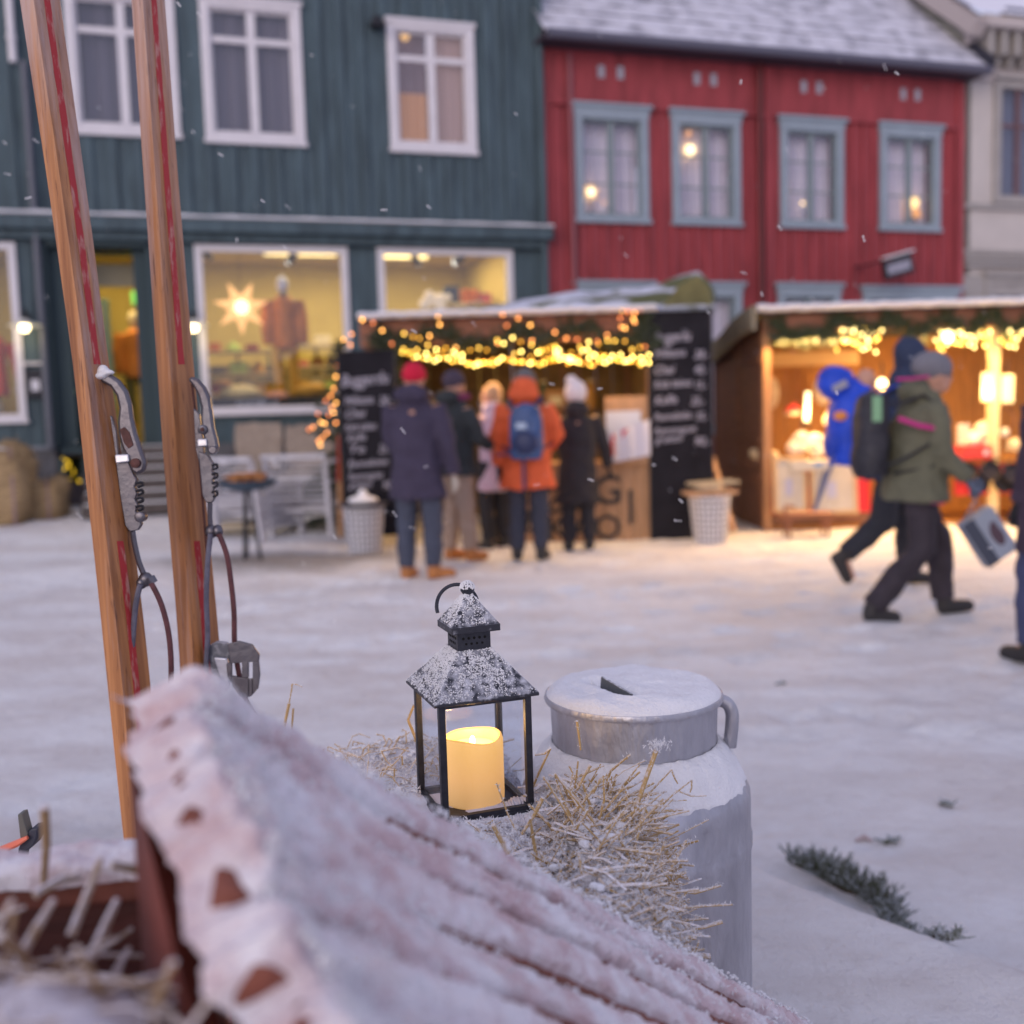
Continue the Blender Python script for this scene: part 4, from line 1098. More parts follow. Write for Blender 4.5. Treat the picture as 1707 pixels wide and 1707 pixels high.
# interior wares of the left stall (dark, only glints)
def board_menu(label, px0, px1, py0, py1, Y, rows, title, tsize, legs=False, rz=0):
    x0, x1 = SX(px0, (py0 + py1) / 2, Y), SX(px1, (py0 + py1) / 2, Y); z1 = SZ((px0 + px1) / 2, py0, Y); z0 = SZ((px0 + px1) / 2, py1, Y)
    z0 = max(z0, gz((x0 + x1) / 2, Y) - .01)
    t = thing("menu_board", label, "menu board", (x0, Y, z0), rz, "chalk menu boards of the cocoa stall")
    W, H = x1 - x0, z1 - z0
    q = MB(); q.bx(0, W, 0, .03, 0, H); q.build("board", BLACKB, t, smooth=False, bevel=.004)
    q = MB()
    for x in (-.012, W): q.bx(x, x + .012, -.004, .034, 0, H)
    q.build("frame", mat("board_edge", (.05, .045, .045), .6), t, smooth=False)
    for txt, fx, fy, sz, wd_ in rows:
        text(txt, sz, "chalk_writing", CHALK, t, (fx * W, -.004, H * (1 - fy)), (R(90), R(-3 if fx < .5 else 2), 0), shear=.28, extrude=.0015, width=wd_ * W)
    return t, W, H
rowsR = [("Buggerdu", .10, .14, .15, .58), ("Milkana", .08, .205, .12, .50), ("28,-", .72, .21, .12, .23), ("Chai", .08, .275, .12, .32), ("40,-", .72, .275, .12, .2), ("Kids kakao", .08, .335, .11, .6), ("15,-", .72, .34, .11, .18),
         ("Kaffe", .08, .405, .12, .36), ("25,-", .66, .41, .12, .22), ("Pannekake", .07, .475, .105, .60), ("35,-", .73, .475, .11, .2), ("R\u00f8mmegr\u00f8t", .07, .535, .10, .68), ("gr\u00f8ten", .08, .572, .10, .45), ("90,-", .70, .585, .12, .25)]
board_menu("tall black chalkboard standing right of the cocoa counter, below the peak of the tarp", 1083, 1187, 516, 903, YL - .12, rowsR, "", .15)
rowsL = [("Buggerdu", .04, .19, .17, .86), ("Milkana", .08, .29, .12, .52), ("28,-", .70, .29, .12, .24), ("Chai", .08, .36, .12, .36), ("Kids kakao", .08, .43, .11, .56), ("Kaffe", .1, .485, .10, .34), ("Te", .1, .55, .11, .28), ("25,-", .66, .55, .12, .22), ("Pannekake", .1, .625, .10, .72), ("R\u00f8mmegr\u00f8t", .1, .695, .10, .62), ("gr\u00f8ten", .1, .74, .10, .42), ("90,-", .70, .745, .11, .22)]
bt, W_, H_ = board_menu("black chalkboard standing left of the cocoa counter beside the fir tree", 569, 662, 584, 893, YL - .25, rowsL, "", .15)
q = MB(); q.beam((-.07, .1, -.02), (-.02, .04, H_ * .55), .04, .03); q.build("easel_leg", PINE, bt, smooth=False)
q = MB(); q.beam((-.05, .03, H_ * .30), (-.02, .02, H_ * .55), .045, .012); q.build("red_ribbon", mat("red_ribbon", (.45, .05, .03), .8), bt, smooth=False)
# pine lectern with paper and cloth at the right of the counter
x0, x1 = SX(1008, 700, YL - .02), SX(1079, 700, YL - .02)
t2 = thing("pine_notice_board", "upright pine board with a white notice at the right end of the cocoa counter", "notice board", (x0, YL - .09, zcn), 0)
zt_ = SZ(1045, 661, YL) - zcn
q = MB(); q.bx(0, x1 - x0, 0, .025, .005, zt_); q.build("board", PINE, t2, smooth=False, bevel=.004)
pz = lambda y: SZ(1045, y, YL - .1) - zcn
pxx = lambda x: SX(x, 700, YL - .1) - x0
q = MB(); q.box(((pxx(1010) + pxx(1068)) / 2, -.02, (pz(685) + pz(726)) / 2), (pxx(1068) - pxx(1010), .004, pz(685) - pz(726)), Matrix.Rotation(R(-2), 3, 'X')); q.build("white_notice", PLASTICW, t2, smooth=False)
t3 = thing("hanging_cloth", "white cloth with a red stripe hanging over the cocoa counter below the notice", "cloth", (x0, YL - .1, zcn), 0)
def clothf(u, v): return (pxx(1010) + (pxx(1082) - pxx(1010)) * u, -.03 + .02 * math.sin(u * 17) * (1 - v * .4), pz(772 - 12 * u) + (pz(722 - 22 * u) - pz(772 - 12 * u)) * v)
q = MB(); q.grid(clothf, 30, 10); q.build("cloth_body", mat("white_cloth", (.6, .58, .66), .9), t3)
q = MB(); q.add([tuple(Vector(clothf(.08, 0.25)) + Vector((0, -.012, 0))), tuple(Vector(clothf(.12, .9)) + Vector((0, -.014, 0))), tuple(Vector(clothf(.5, .95)) + Vector((0, -.014, 0))), tuple(Vector(clothf(.1, .1)) + Vector((0, -.02, 0)))], [(0, 1, 2, 3)]); q.build("red_stripe", mat("red_stripe", (.6, .05, .06), .9), t3)
for i, (px, py, lab) in enumerate(((715, 770, "left"), (760, 772, "middle"))):
    pass
# fir garlands on the header of the left stall
def garland(label, path, n=70, nl=.07, seed=1, group="fir garlands on the stalls", w=.05):
    r = random.Random(seed); t = thing("fir_garland", label, "garland", path[0], 0, group)
    q = MB(); pts = [Vector(p) for p in interp([tuple(p) for p in path], n)]
    q.tube(pts, .008, 5)
    for a, b_ in zip(pts, pts[1:]):
        for _ in range(6):
            d = Vector((r.gauss(0, 1), r.gauss(0, .6), r.gauss(0, 1) - .4)).normalized() * nl * r.uniform(.7, 1.9)
            spray(q, r, a, a + d, w, 330, .004)
    q.build("fir_sprigs", NEEDLE, t, smooth=False, fixn=False, world=True); return t
YG = YL - .10
garland("fir garland swagged along the brown header of the cocoa stall", [P(640, 560, YG), P(690, 570, YG), P(730, 545, YG), P(760, 566, YG), P(830, 568, YG), P(868, 540, YG), P(900, 566, YG), P(940, 545, YG), P(985, 545, YG), P(1010, 566, YG), P(1075, 560, YG)], 60, .08, 5)
garland("thick fir garland on the left post of the cocoa stall above the left chalkboard", [P(628, 545, YG), P(640, 575, YG), P(655, 600, YG), P(668, 640, YG)], 20, .10, 6)
garland("thick fir branch at the right end of the cocoa stall header beside the tall chalkboard", [P(1060, 530, YG), P(1083, 545, YG), P(1078, 580, YG)], 16, .10, 7)
# lights
r = random.Random(21)
def wave(y0, amp, n, ph, x0=672, x1=1082, jit=3.0):
    out = []
    for i in range(n):
        x = x0 + (x1 - x0) * i / (n - 1) + r.uniform(-2.5, 2.5)
        out.append(P(x, y0 + amp * math.sin(i * .55 + ph) + r.uniform(-jit, jit) - (8 * (1 - min(1, (x - x0) / 60)) * 2), YG - .05 + r.uniform(-.04, .04)))
    return out
light_string("lowest yellow light string of the bright curtain under the cocoa stall header", wave(603, 4, 50, 0), BW, .0115, "yellow curtain lights of the cocoa stall", seed=1)
light_string("second lowest yellow light string of the curtain under the cocoa stall header", wave(597, 6, 34, 2, jit=6), BW, .0115, "yellow curtain lights of the cocoa stall", seed=2)
light_string("loose upper yellow light string of the curtain under the cocoa stall header", wave(580, 10, 30, 4, jit=7), BW, .011, "yellow curtain lights of the cocoa stall", seed=3, wire=True)
light_string("short bunched yellow lights above the orange-coated person in the curtain", [P(905 + 105 * ((i * 7) % 19) / 19 + r.uniform(-4, 4), 588 + 10 * math.sin(i * 1.7) + r.uniform(-5, 5), YG - .06) for i in range(18)], BW, .0115, "yellow curtain lights of the cocoa stall", seed=4, wire=False)
opts = [(604, 533), (622, 538), (637, 551), (653, 573), (730, 527), (733, 541), (716, 560), (760, 580), (838, 524), (845, 543), (864, 531), (884, 542), (887, 568), (925, 554), (944, 564), (962, 566), (996, 569), (1012, 559), (1034, 530), (1038, 517), (1046, 514), (1056, 532), (1058, 522), (1036, 545), (1042, 547), (1058, 537), (1066, 516), (1047, 520), (830, 572), (1075, 578)]
light_string("orange light string draped over the brown header of the cocoa stall", [P(x, y, YG - .08) for x, y in opts], BO, .0115, seed=5)
# interior lamp of the cocoa stall
tl = thing("stall_lamp", "warm lamp hanging under the roof inside the cocoa stall", "lamp", P(930, 590, YL + .9), 0)
q = MB(); q.ell((0, 0, 0), .05); q.build("bulb", glow("stall_bulb", (1, .6, .18), 1.5, False), tl); q = MB(); q.lathe([(.02, .1), (.12, .03), (.12, .02)], 16); q.build("shade", DARKMET, tl)
l = point("lamp_light", (0, 0, -.08), 5, (1, .58, .14), .08); l.parent = tl
area("curtain_light", (P(880, 600, YL).x, YL - .16, P(880, 600, YL).z), 26, (1, .58, .20), 2.3, .12, (R(-24), 0, 0))
# a shelf of jars and boxes inside the cocoa stall
for i, (px, lab, c) in enumerate(((905, "tall dark bottle", (.03, .05, .03)), (925, "brown carton", (.2, .1, .04)), (985, "amber jar", (.3, .15, .03)), (720, "wooden box", (.25, .14, .06)))):
    p = P(px, 640, YL + 1.4); z = 1.35
    t = thing("stall_ware", "%s on the back shelf of the cocoa stall" % lab, lab.split()[-1], (p.x, p.y, z), 0)
    q = MB()
    if i in (0, 2): q.lathe([(.06, 0), (.07, .03), (.07, .2), (.03, .26), (.03, .32)], 16)
    else: q.box((0, 0, .12), (.26, .2, .24))
    q.build("body", mat("ware%d" % i, c, .6), t, smooth=i in (0, 2), bevel=0 if i in (0, 2) else .01)
    q = MB(); q.lathe([(.036, .32), (.036, .35)], 12) if i in (0, 2) else q.box((0, -.102, .12), (.14, .002, .1)); q.build("lid" if i in (0, 2) else "paper_label", mat("lidm", (.4, .35, .25), .6), t)

# waste baskets in wooden frames
def basket(px, py, label, wood=True, Y=None):
    p = at_ground(px, py)
    if Y: p = Vector((P(px, py, Y).x, Y, gz(P(px, py, Y).x, Y)))
    t = thing("plastic_basket", label, "basket", p, 0, "white lattice baskets by the cocoa stall")
    H = .46; q = MB(); n = 22
    def rr_(z): return .155 + .045 * z / H
    for k in range(n):
        an = 2 * math.pi * k / n + .01; q.beam((rr_(0) * math.cos(an), rr_(0) * math.sin(an), 0), (rr_(H) * math.cos(an), rr_(H) * math.sin(an), H), .018, .006)
    for j in range(9):
        z = H * j / 8; q.lathe([(rr_(z) - .004, z - .011), (rr_(z) + .006, z - .011), (rr_(z) + .006, z + .011), (rr_(z) - .004, z + .011)], 28, cap=False)
    q.build("lattice", PLASTICW, t, smooth=False)
    q = MB(); q.lathe([(.145, .0), (.15, .02), (.185, H - .06), (.18, H - .05)], 24); q.build("bag_liner", mat("liner", (.10, .10, .12), .6), t)
    if wood:
        for sy in (-1, 1): q = MB(); q.beam((-.25, sy * .16, H + .03), (.25, sy * .16, H + .05), .03, .04); q.build("wooden_rail", PINE, t, smooth=False, bevel=.003)
        for a_, b_ in (((-.22, -.19, H + .14), (.26, -.17, H + .15)), ((-.2, .19, H + .12), (.26, .19, H + .14))): q = MB(); q.beam(a_, b_, .03, .03); q.build("upper_rail", mat("pale_stick", (.48, .38, .24), .8), t, smooth=False)
        q = MB(); q.ell((.0, 0, H + .07), (.16, .12, .05)); q.build("rubbish", mat("rubbish", (.15, .12, .1), .9, col2=(.4, .35, .3), vscale=14), t)
    else:
        q = MB(); q.lathe([(.19, H), (.23, H + .01), (.235, H + .035), (.19, H + .03)], 28); q.build("dark_rim", mat("dark_rim", (.05, .05, .07), .6), t)
        q = MB(); q.ell((0, 0, H + .06), (.15, .12, .05)); q.ell((.0, 0, H + .12), (.05, .04, .05)); q.build("snow_heap", snow, t)
    return p
basket(608, 906, "white lattice basket with a dark rim at the foot of the left chalkboard", False, 10.15)
pb = basket(1184, 904, "white lattice basket with wooden rails right of the tall chalkboard", True)
t = thing("wooden_plank", "pale plank leaning behind the basket against the right stall wall", "plank", pb, 0)
q = MB(); q.beam(P(1222, 885, 10.65), P(1186, 762, 10.95), .055, .05); q.build("plank_body", mat("pale_plank", (.48, .27, .15), .7, var=.2, vscale=6), t, smooth=False, bevel=.004, world=True)
q = MB(); q.beam(P(1186, 763, 10.95) + Vector((0, 0, .0)), P(1185, 759, 10.95), .05, .052); q.build("end_grain", mat("pale_plank_end", (.5, .36, .24), .8), t, smooth=False, world=True)

# ------------------------------------------------------------ right stall
YR = 11.2
t = thing("market_stall", "brightly lit wooden craft stall with a brown side wall and curved snowy roof edge", "market stall", (SX(1278, 700, YR), YR, 0), 0, "market stalls")
xr0 = SX(1272, 700, YR); xr1 = xr0 + 4.6; YB = YR + 2.5
zt1, zt0 = SZ(1400, 517, YR), SZ(1400, 553, YR)
q = MB(); q.bx(xr0, xr1, YR - .03, YR, zt0, zt1); S(q, "header_board", BROWNV, .004)
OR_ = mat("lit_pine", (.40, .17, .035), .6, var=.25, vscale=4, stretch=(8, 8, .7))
q = MB(); q.bx(xr0, xr0 + .085, YR - .02, YR + .06, -.02, zt1 + .03); S(q, "front_post", mat("post_pine", (.40, .20, .09), .6, var=.2, vscale=5, stretch=(6, 6, 1)), .004)
xp = SX(1659, 660, YR + .1)
q = MB(); q.bx(xp - .05, xp + .05, YR + .1, YR + .2, 0, zt1); S(q, "inner_post", mat("pale_post", (.7, .55, .3), .6), .004)
# side wall: horizontal boards, frame posts
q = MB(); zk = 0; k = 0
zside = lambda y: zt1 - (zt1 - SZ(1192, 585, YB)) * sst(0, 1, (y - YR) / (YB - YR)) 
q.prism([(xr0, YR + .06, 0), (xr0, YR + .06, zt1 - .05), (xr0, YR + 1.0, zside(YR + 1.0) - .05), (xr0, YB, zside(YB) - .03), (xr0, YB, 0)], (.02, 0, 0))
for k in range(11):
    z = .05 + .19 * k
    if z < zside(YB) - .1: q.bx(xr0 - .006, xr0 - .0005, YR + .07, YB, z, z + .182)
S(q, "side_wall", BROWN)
q = MB()
for z in (.55, .95, zside(YB) - .25): q.bx(xr0 - .03, xr0 - .007, YR + .07, YB, z, z + .05)
for y in (YR + 1.1, YB - .05): q.bx(xr0 - .031, xr0 - .008, y, y + .06, 0, zside(y) - .08)
S(q, "wall_frame", BROWN)
q = MB(); n = 30
for k in range(n): x0 = xr0 + .03 + (xr1 - xr0) * k / n; q.bx(x0, x0 + (xr1 - xr0) / n - .006, YR + 1.55, YR + 1.57, 0, zt1)
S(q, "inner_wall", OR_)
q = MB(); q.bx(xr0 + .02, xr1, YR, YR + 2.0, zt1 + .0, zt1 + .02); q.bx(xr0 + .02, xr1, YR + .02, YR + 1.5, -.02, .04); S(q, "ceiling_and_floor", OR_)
def roof_r(u, v):
    y = YR - .15 + (YB + .35 - YR + .15) * v; x = xr0 - .12 + (xr1 - xr0 + .2) * u
    return (x, y, zside(y) + .05 + .02 * noise.noise(Vector((x * 2, y * 2, 0))))
q = MB(); q.grid(roof_r, 60, 24); q.grid(lambda u, v: tuple(Vector(roof_r(u, v)) - Vector((0, 0, .07))), 60, 24); S(q, "roof", frosty("roof_felt_snow", (.12, .12, .09), lo=.1, hi=.42, scale=2.5, nz=.42, frost=(.62, .62, .72)), smooth=True)
q = MB(); rings = []
for i in range(25):
    y = YR - .15 + (YB + .3 - YR) * i / 24; z = zside(y); rings.append([Vector((xr0 - .14, y, z - .19 + .0)), Vector((xr0 - .10, y, z - .19)), Vector((xr0 - .10, y, z + .06)), Vector((xr0 - .14, y, z + .06))])
q.loft(rings); S(q, "bargeboard", mat("barge", (.26, .23, .17), .8, var=.2, vscale=5))
q = MB(); q.grid(lambda u, v: (xr0 - .1 + (xr1 - xr0) * u, YR - .12 + .1 * math.cos(6.283 * v), zt1 + .03 + .04 * math.sin(6.283 * v) + .012 * noise.noise(Vector((u * 40, 0, 0)))), 140, 10); S(q, "snow_edge", snow, smooth=True)
# scalloped inner shelf
ysh = YR + 1.0; sx0, sx1 = SX(1286, 590, ysh), SX(1432, 590, ysh); z1_, z0_ = SZ(1360, 586, ysh), SZ(1360, 610, ysh)
q = MB(); pts = [(sx0, ysh, z1_), (sx1, ysh, z1_)]
nsc = 12
for k in range(nsc * 6 + 1):
    u = 1 - k / (nsc * 6); pts.append((sx0 + (sx1 - sx0) * u, ysh, z0_ + .028 * (1 - abs(math.sin(math.pi * nsc * u)))))
q.prism(pts, (0, .03, 0)); q.bx(sx0, sx1, ysh + .031, ysh + .4, z1_ - .03, z1_); S(q, "scalloped_shelf", mat("scallop", (.55, .34, .14), .6))
# counter
zc2 = SZ(1350, 772, YR + .1)
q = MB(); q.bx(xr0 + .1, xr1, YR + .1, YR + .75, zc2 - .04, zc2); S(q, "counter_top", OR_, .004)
q = MB(); q.bx(xr0 + .1, SX(1452, 800, YR + .1), YR + .12, YR + .14, .12, zc2 - .04); q.bx(SX(1600, 800, YR), xr1, YR + .12, YR + .14, SZ(1650, 826, YR), zc2 - .06); S(q, "red_counter_cloth", mat("red_cloth", (.55, .03, .035), .8, var=.15, vscale=4))
q = MB(); q.bx(SX(1290, 800, YR), SX(1455, 800, YR), YR + .05, YR + .09, .06, .16); q.bx(xr0 + .1, SX(1450, 850, YR), YR + .15, YR + .5, .0, .14); S(q, "base_rail", BROWN)
# lamps inside the right stall
LWARM = (1, .60, .22)
def stall_lamp(px, py, Y, label, pw, kind="tube"):
    p = P(px, py, Y); t = thing("stall_lamp", label, "lamp", p, 0, "lamps in the craft stall")
    if kind == "tube":
        q = MB(); q.tube([(0, 0, -.16), (0.02, 0, .16)], .028, 12); q.build("tube", glow("tubew", (1, .80, .45), 1.6, False), t); q = MB(); q.lathe([(.05, -.2), (.05, -.17), (.03, -.16)], 14); q.build("base", DARKMET, t)
    elif kind == "bulb":
        q = MB(); q.ell((0, 0, 0), (.055, .055, .065), 14); q.build("bulb", glow("bigbulb", (1, .78, .38), 3.5, False), t); q = MB(); q.tube([(0, 0, .05), (0, 0, .25)], .01, 6); q.build("cord", DARKMET, t)
    elif kind == "paper":
        q = MB(); q.box((0, 0, 0), (.13, .02, .30)); q.build("lit_panel", glow("paperlit", (1, .78, .40), .6, False), t, smooth=False, bevel=.01); q = MB(); q.tube([(0, 0, .15), (0, 0, .3)], .006, 6); q.build("hook", DARKMET, t)
    if pw:
        l = point("lamp_light", (0, -.08, -.05), pw, LWARM, .07); l.parent = t
    return t
stall_lamp(1344, 678, YR + .45, "upright glowing white tube lamp standing on the counter left in the craft stall", 12)
stall_lamp(1337, 738, YR + .3, "round bright bulb low on the counter below the tube lamp", 3, "bulb")
stall_lamp(1646, 645, YR + .05, "glowing white paper panel left of the pale inner post", 8, "paper")
stall_lamp(1680, 648, YR + .05, "glowing white paper panel right of the pale inner post", 0, "paper")
stall_lamp(1470, 640, YR + .9, "bright bulb hanging in the middle of the craft stall behind the walkers", 17, "bulb")
stall_lamp(1580, 560, YR + .2, "bright bulb under the header right of the walkers' heads", 17, "bulb")
area("header_light", ((xr0 + xr1) / 2 - .5, YR - .16, zt0 - .07), 112, (1, .57, .20), 3.6, .15, (R(-24), 0, 0))
# light bunches under the header of the right stall
BL = [glow("led_yellow", (1, .60, .12), 2.6, False), glow("led_white", (1, .72, .26), 4.5, False)]
r = random.Random(33)
for x0, x1, y0, y1, n, lab in ((1395, 1470, 548, 592, 34, "bunched bright lights under the fir garland left of the walkers in the craft stall"), (1560, 1650, 552, 585, 34, "bunched bright lights under the craft stall header just left of the pale post"), (1670, 1730, 550, 590, 14, "bright lights under the craft stall header right of the pale post")):
    light_string(lab, [P(x0 + (x1 - x0) * i / n + r.uniform(-5, 5), y0 + (y1 - y0) * (.5 + .5 * math.sin(i * 1.3)) * r.uniform(.5, 1) , YR - .1 + r.uniform(-.03, .05)) for i in range(n)], BL, .013, "bright light bunches of the craft stall", seed=n, wire=False)
YG2 = YR - .08
garland("long fir garland swagged along the header of the craft stall", [P(1285, 535, YG2), P(1320, 556, YG2), P(1365, 556, YG2), P(1405, 528, YG2), P(1440, 552, YG2), P(1490, 530, YG2), P(1530, 555, YG2), P(1580, 525, YG2), P(1615, 552, YG2), P(1655, 522, YG2), P(1690, 552, YG2), P(1740, 528, YG2)], 90, .08, 8)
garland("lower fir garland hanging below the header at the left of the craft stall", [P(1290, 560, YG2), P(1340, 566, YG2), P(1400, 560, YG2)], 20, .06, 5)
# wares in the craft stall
def ware(nm, cat, px, py, Y, label, fn, m_, part="body", extra=None, smooth=True, z=None):
    p = P(px, py, Y); t = thing(nm, label, cat, p if z is None else (p.x, p.y, z), 0)
    q = MB(); fn(q); q.build(part, m_, t, smooth=smooth)
    if extra:
        q = MB(); extra[1](q); q.build(extra[0], extra[2], t, smooth=smooth)
    return t
WOOL = mat("wool", (.62, .50, .34), .95, var=.2, vscale=18, bump=1, bscale=50)
REDK = mat("red_knit", (.60, .05, .05), .9, var=.2, vscale=30)
def blob(n, s, r_, seed):
    def f(q):
        rr2 = random.Random(seed)
        for _ in range(n): q.ell((rr2.uniform(-s, s), rr2.uniform(-.07, .07), rr2.uniform(0, s * .7)), rr2.uniform(r_ * .6, r_ * 1.2), 10)
    return f
ware("wool_bundle", "wool", 1276, 768, YR + .35, "cream wool balls piled left of the red knitted hat", blob(9, .13, .07, 1), WOOL, "wool_balls", ("label_band", lambda q: q.lathe([(.03, .03), (.03, .06)], 10, (0, -.1, 0)), REDK))
ware("knitted_hat", "hat", 1322, 685, YR + .7, "red knitted hat hanging left of the tube lamp", lambda q: (q.ell((0, 0, 0), (.09, .08, .07)), q.ell((.02, 0, .07), .025, 8)), REDK, "crown", ("brim", lambda q: q.lathe([(.095, -.05), (.1, -.03), (.095, -.01)], 18), WOOL))
ware("straw_hanging", "ornament", 1284, 655, YR + 1.3, "pale woven heart hanging on the wall at the left of the craft stall", lambda q: q.ell((0, 0, 0), (.11, .03, .2)), WOOL, "woven_body", ("loop", lambda q: q.tube([(0, 0, .19), (0, 0, .3)], .006, 5), BROWN))
ware("straw_hanging", "ornament", 1372, 650, YR + 1.3, "pale woven pouch hanging right of the tube lamp", lambda q: q.ell((0, 0, 0), (.12, .03, .18)), WOOL, "woven_body", ("loop", lambda q: q.tube([(0, 0, .17), (0, 0, .3)], .006, 5), BROWN))
ware("fleece", "fleece", 1352, 752, YR + .3, "white fleece heaped on the counter round the bright bulb", blob(14, .2, .08, 5), mat("white_fleece", (.72, .66, .55), .95), "fleece_body", ("ribbon", lambda q: q.box((.02, -.12, .03), (.12, .02, .02)), REDK))
ware("gift_box", "box", 1352, 775, YR - .0, "open white carton on the front edge of the craft counter", lambda q: q.box((0, 0, 0), (.5, .28, .10)), mat("white_carton", (.6, .54, .44), .7), "carton", ("blue_mark", lambda q: q.box((.04, -.142, .01), (.1, .004, .04)), mat("blue_mark", (.1, .25, .5), .6)), smooth=False)
ware("glass_jar", "jar", 1385, 700, YR + .4, "glowing round jar right of the tube lamp", lambda q: q.ell((0, 0, 0), .085, 14), glow("jar_glow", (1, .75, .4), .4, False), "jar_body", ("lid", lambda q: q.lathe([(.05, .08), (.05, .1)], 12), WOOL))
ware("candle_pillar", "candle", 1606, 740, YR + .4, "tall whitish patterned cylinder on the counter right of the olive jacket", lambda q: q.lathe([(.07, -.12), (.07, .22)], 20), mat("pillar_white", (.6, .52, .5), .7, var=.2, vscale=30), "pillar", ("saucer", lambda q: q.lathe([(.1, -.14), (.1, -.12)], 20), BROWN))
ware("folded_textile", "textile", 1618, 757, YR + .2, "red folded textile below the whitish cylinder", lambda q: (q.box((0, 0, 0), (.34, .3, .1)), q.box((.02, 0, .07), (.3, .28, .05))), REDK, "red_fold", ("tag", lambda q: q.box((.1, -.152, .02), (.05, .004, .05)), PLASTICW), smooth=False)
ware("fleece", "fleece", 1640, 740, YR + .25, "white glowing heap of felted ware left of the pale post", blob(12, .2, .07, 7), mat("white_fleece"  , (.7, .6, .5), .9), "felt_body", ("dome", lambda q: q.ell((.0, 0, .17), (.1, .09, .08)), mat("felt_dome", (.75, .65, .5), .9)))
ware("knitted_hat", "hat", 1690, 742, YR + .2, "small pale felt hat right of the pale post", lambda q: q.ell((0, 0, 0), (.09, .09, .08)), WOOL, "crown", ("brim", lambda q: q.lathe([(.12, -.05), (.12, -.04)], 18), WOOL))
r = random.Random(12)
for i, (px, py, lab, c) in enumerate(((1612, 788, "left dark iron pan", (.05, .04, .04)), (1650, 786, "middle dark iron pan", (.045, .04, .045)), (1688, 790, "right dark iron pan", (.05, .045, .05)), (1630, 806, "lower left dark iron pot", (.04, .035, .035)), (1672, 806, "lower right dark iron pot", (.05, .04, .035)))):
    ware("iron_pan", "pan", px, py, YR - .02, lab + " hanging on the craft counter front", lambda q: q.lathe([(.03, -.02), (.10, -.01), (.115, .03), (.105, .03), (.09, .0)], 20, (0, 0, 0), Matrix.Rotation(R(70), 3, 'X')), mat("iron%d" % i, c, .4, .7, var=.4, vscale=20), "pan_body", ("handle", lambda q: q.tube([(.1, 0, .03), (.2, -.02, .08)], .012, 6), DARKMET))
ware("branch_figure", "ornament", 1668, 700, YR + .6, "dark twiggy wreath behind the pale post", lambda q: [q.tube([(.16 * math.cos(a), .02 * math.sin(a * 5), .16 * math.sin(a)), (.17 * math.cos(a + .7), .02, .15 * math.sin(a + .7))], .012, 5) for a in [k * .4 for k in range(16)]], BROWN, "twigs", ("bow", lambda q: q.ell((0, -.03, -.16), (.05, .02, .03)), REDK))
# poster boards
for i, (x0, x1, y0, y1, tilt, lab, rot_) in enumerate(((1290, 1346, 762, 855, 4, "left of two whitish picture boards leaning below the craft counter", 0), (1352, 1430, 768, 858, 5, "larger whitish picture board with a grey diagonal stripe, leaning below the craft counter", 3))):
    a = P(x0, y1, YR - .1); b_ = P(x1, y1, YR - .1); zz = P(x0, y0, YR - .1).z
    t = thing("picture_board", lab, "picture board", a, 0, "picture boards below the craft counter")
    W_, H_ = b_.x - a.x, zz - a.z; M = Matrix.Rotation(R(-tilt), 3, 'X')
    q = MB(); q.box(M @ Vector((W_ / 2, 0, H_ / 2)), (W_, .025, H_), M); q.build("panel", mat("panel_white", (.52, .47, .40), .7, var=.12, vscale=5), t, smooth=False)
    q = MB()
    for c, d in (((W_ / 2, -.016, .02), (W_, .012, .04)), ((W_ / 2, -.016, H_ - .02), (W_, .012, .04)), ((.02, -.016, H_ / 2), (.04, .012, H_ - .08)), ((W_ - .02, -.016, H_ / 2), (.04, .012, H_ - .08))): q.box(M @ Vector(c), d, M)
    q.build("frame", mat("panel_frame", (.60, .40, .20), .6), t, smooth=False)
    if i: q = MB(); q.beam(M @ Vector((.02, -.03, 0)), M @ Vector((W_ * .36, -.03, H_ * .98)), .035, .006, (0, 1, 0)); q.build("grey_stripe", mat("grey_stripe", (.14, .15, .22), .7), t, smooth=False)
    q = MB(); q.box(M @ Vector((W_ * .45, -.016, H_ * .45)), (W_ * .2, .006, H_ * .3), M); q.build("pale_print", mat("pale_print", (.42, .42, .55), .8), t, smooth=False)
t = thing("red_pennant", "bright red cloth triangle hanging right of the picture boards", "cloth", P(1430, 850, YR - .12), 0)
q = MB(); q.prism([P(1427, 772, YR - .12), P(1440, 790, YR - .12), P(1450, 853, YR - .12), P(1431, 853, YR - .12)], (0, .02, 0)); q.build("cloth_body", mat("red_bright", (.7, .03, .04), .8), t, smooth=False, world=True)
q = MB(); q.tube([P(1426, 770, YR - .13), P(1430, 854, YR - .13)], .008, 6); q.build("hem", WOOL, t, world=True)
# little bench in the snow
p0, p1 = P(1316, 893, 10.2), P(1385, 893, 10.2)
p0 = at_ground(1316, 897); p1 = at_ground(1384, 897)
t = thing("small_bench", "little brown wooden bench on the snow in front of the craft stall", "bench", p0, 0)
Lb = p1.x - p0.x; hb = .21
for x in (0, Lb): 
    for y in (0, .2): q = MB(); q.tube([(x, y, -.01), (x, y, hb)], [.016, .02], 8); q.build("leg", BROWNV, t)
q = MB(); q.box((Lb / 2, .1, hb + .015), (Lb + .14, .28, .035)); q.build("seat", BROWNV, t, smooth=False, bevel=.01)
q = MB(); q.tube([(-.04, .0, hb + .03), (-.04, .0, hb + .12), (.06, 0, hb + .10)], .018, 6); q.build("grip", BROWNV, t)
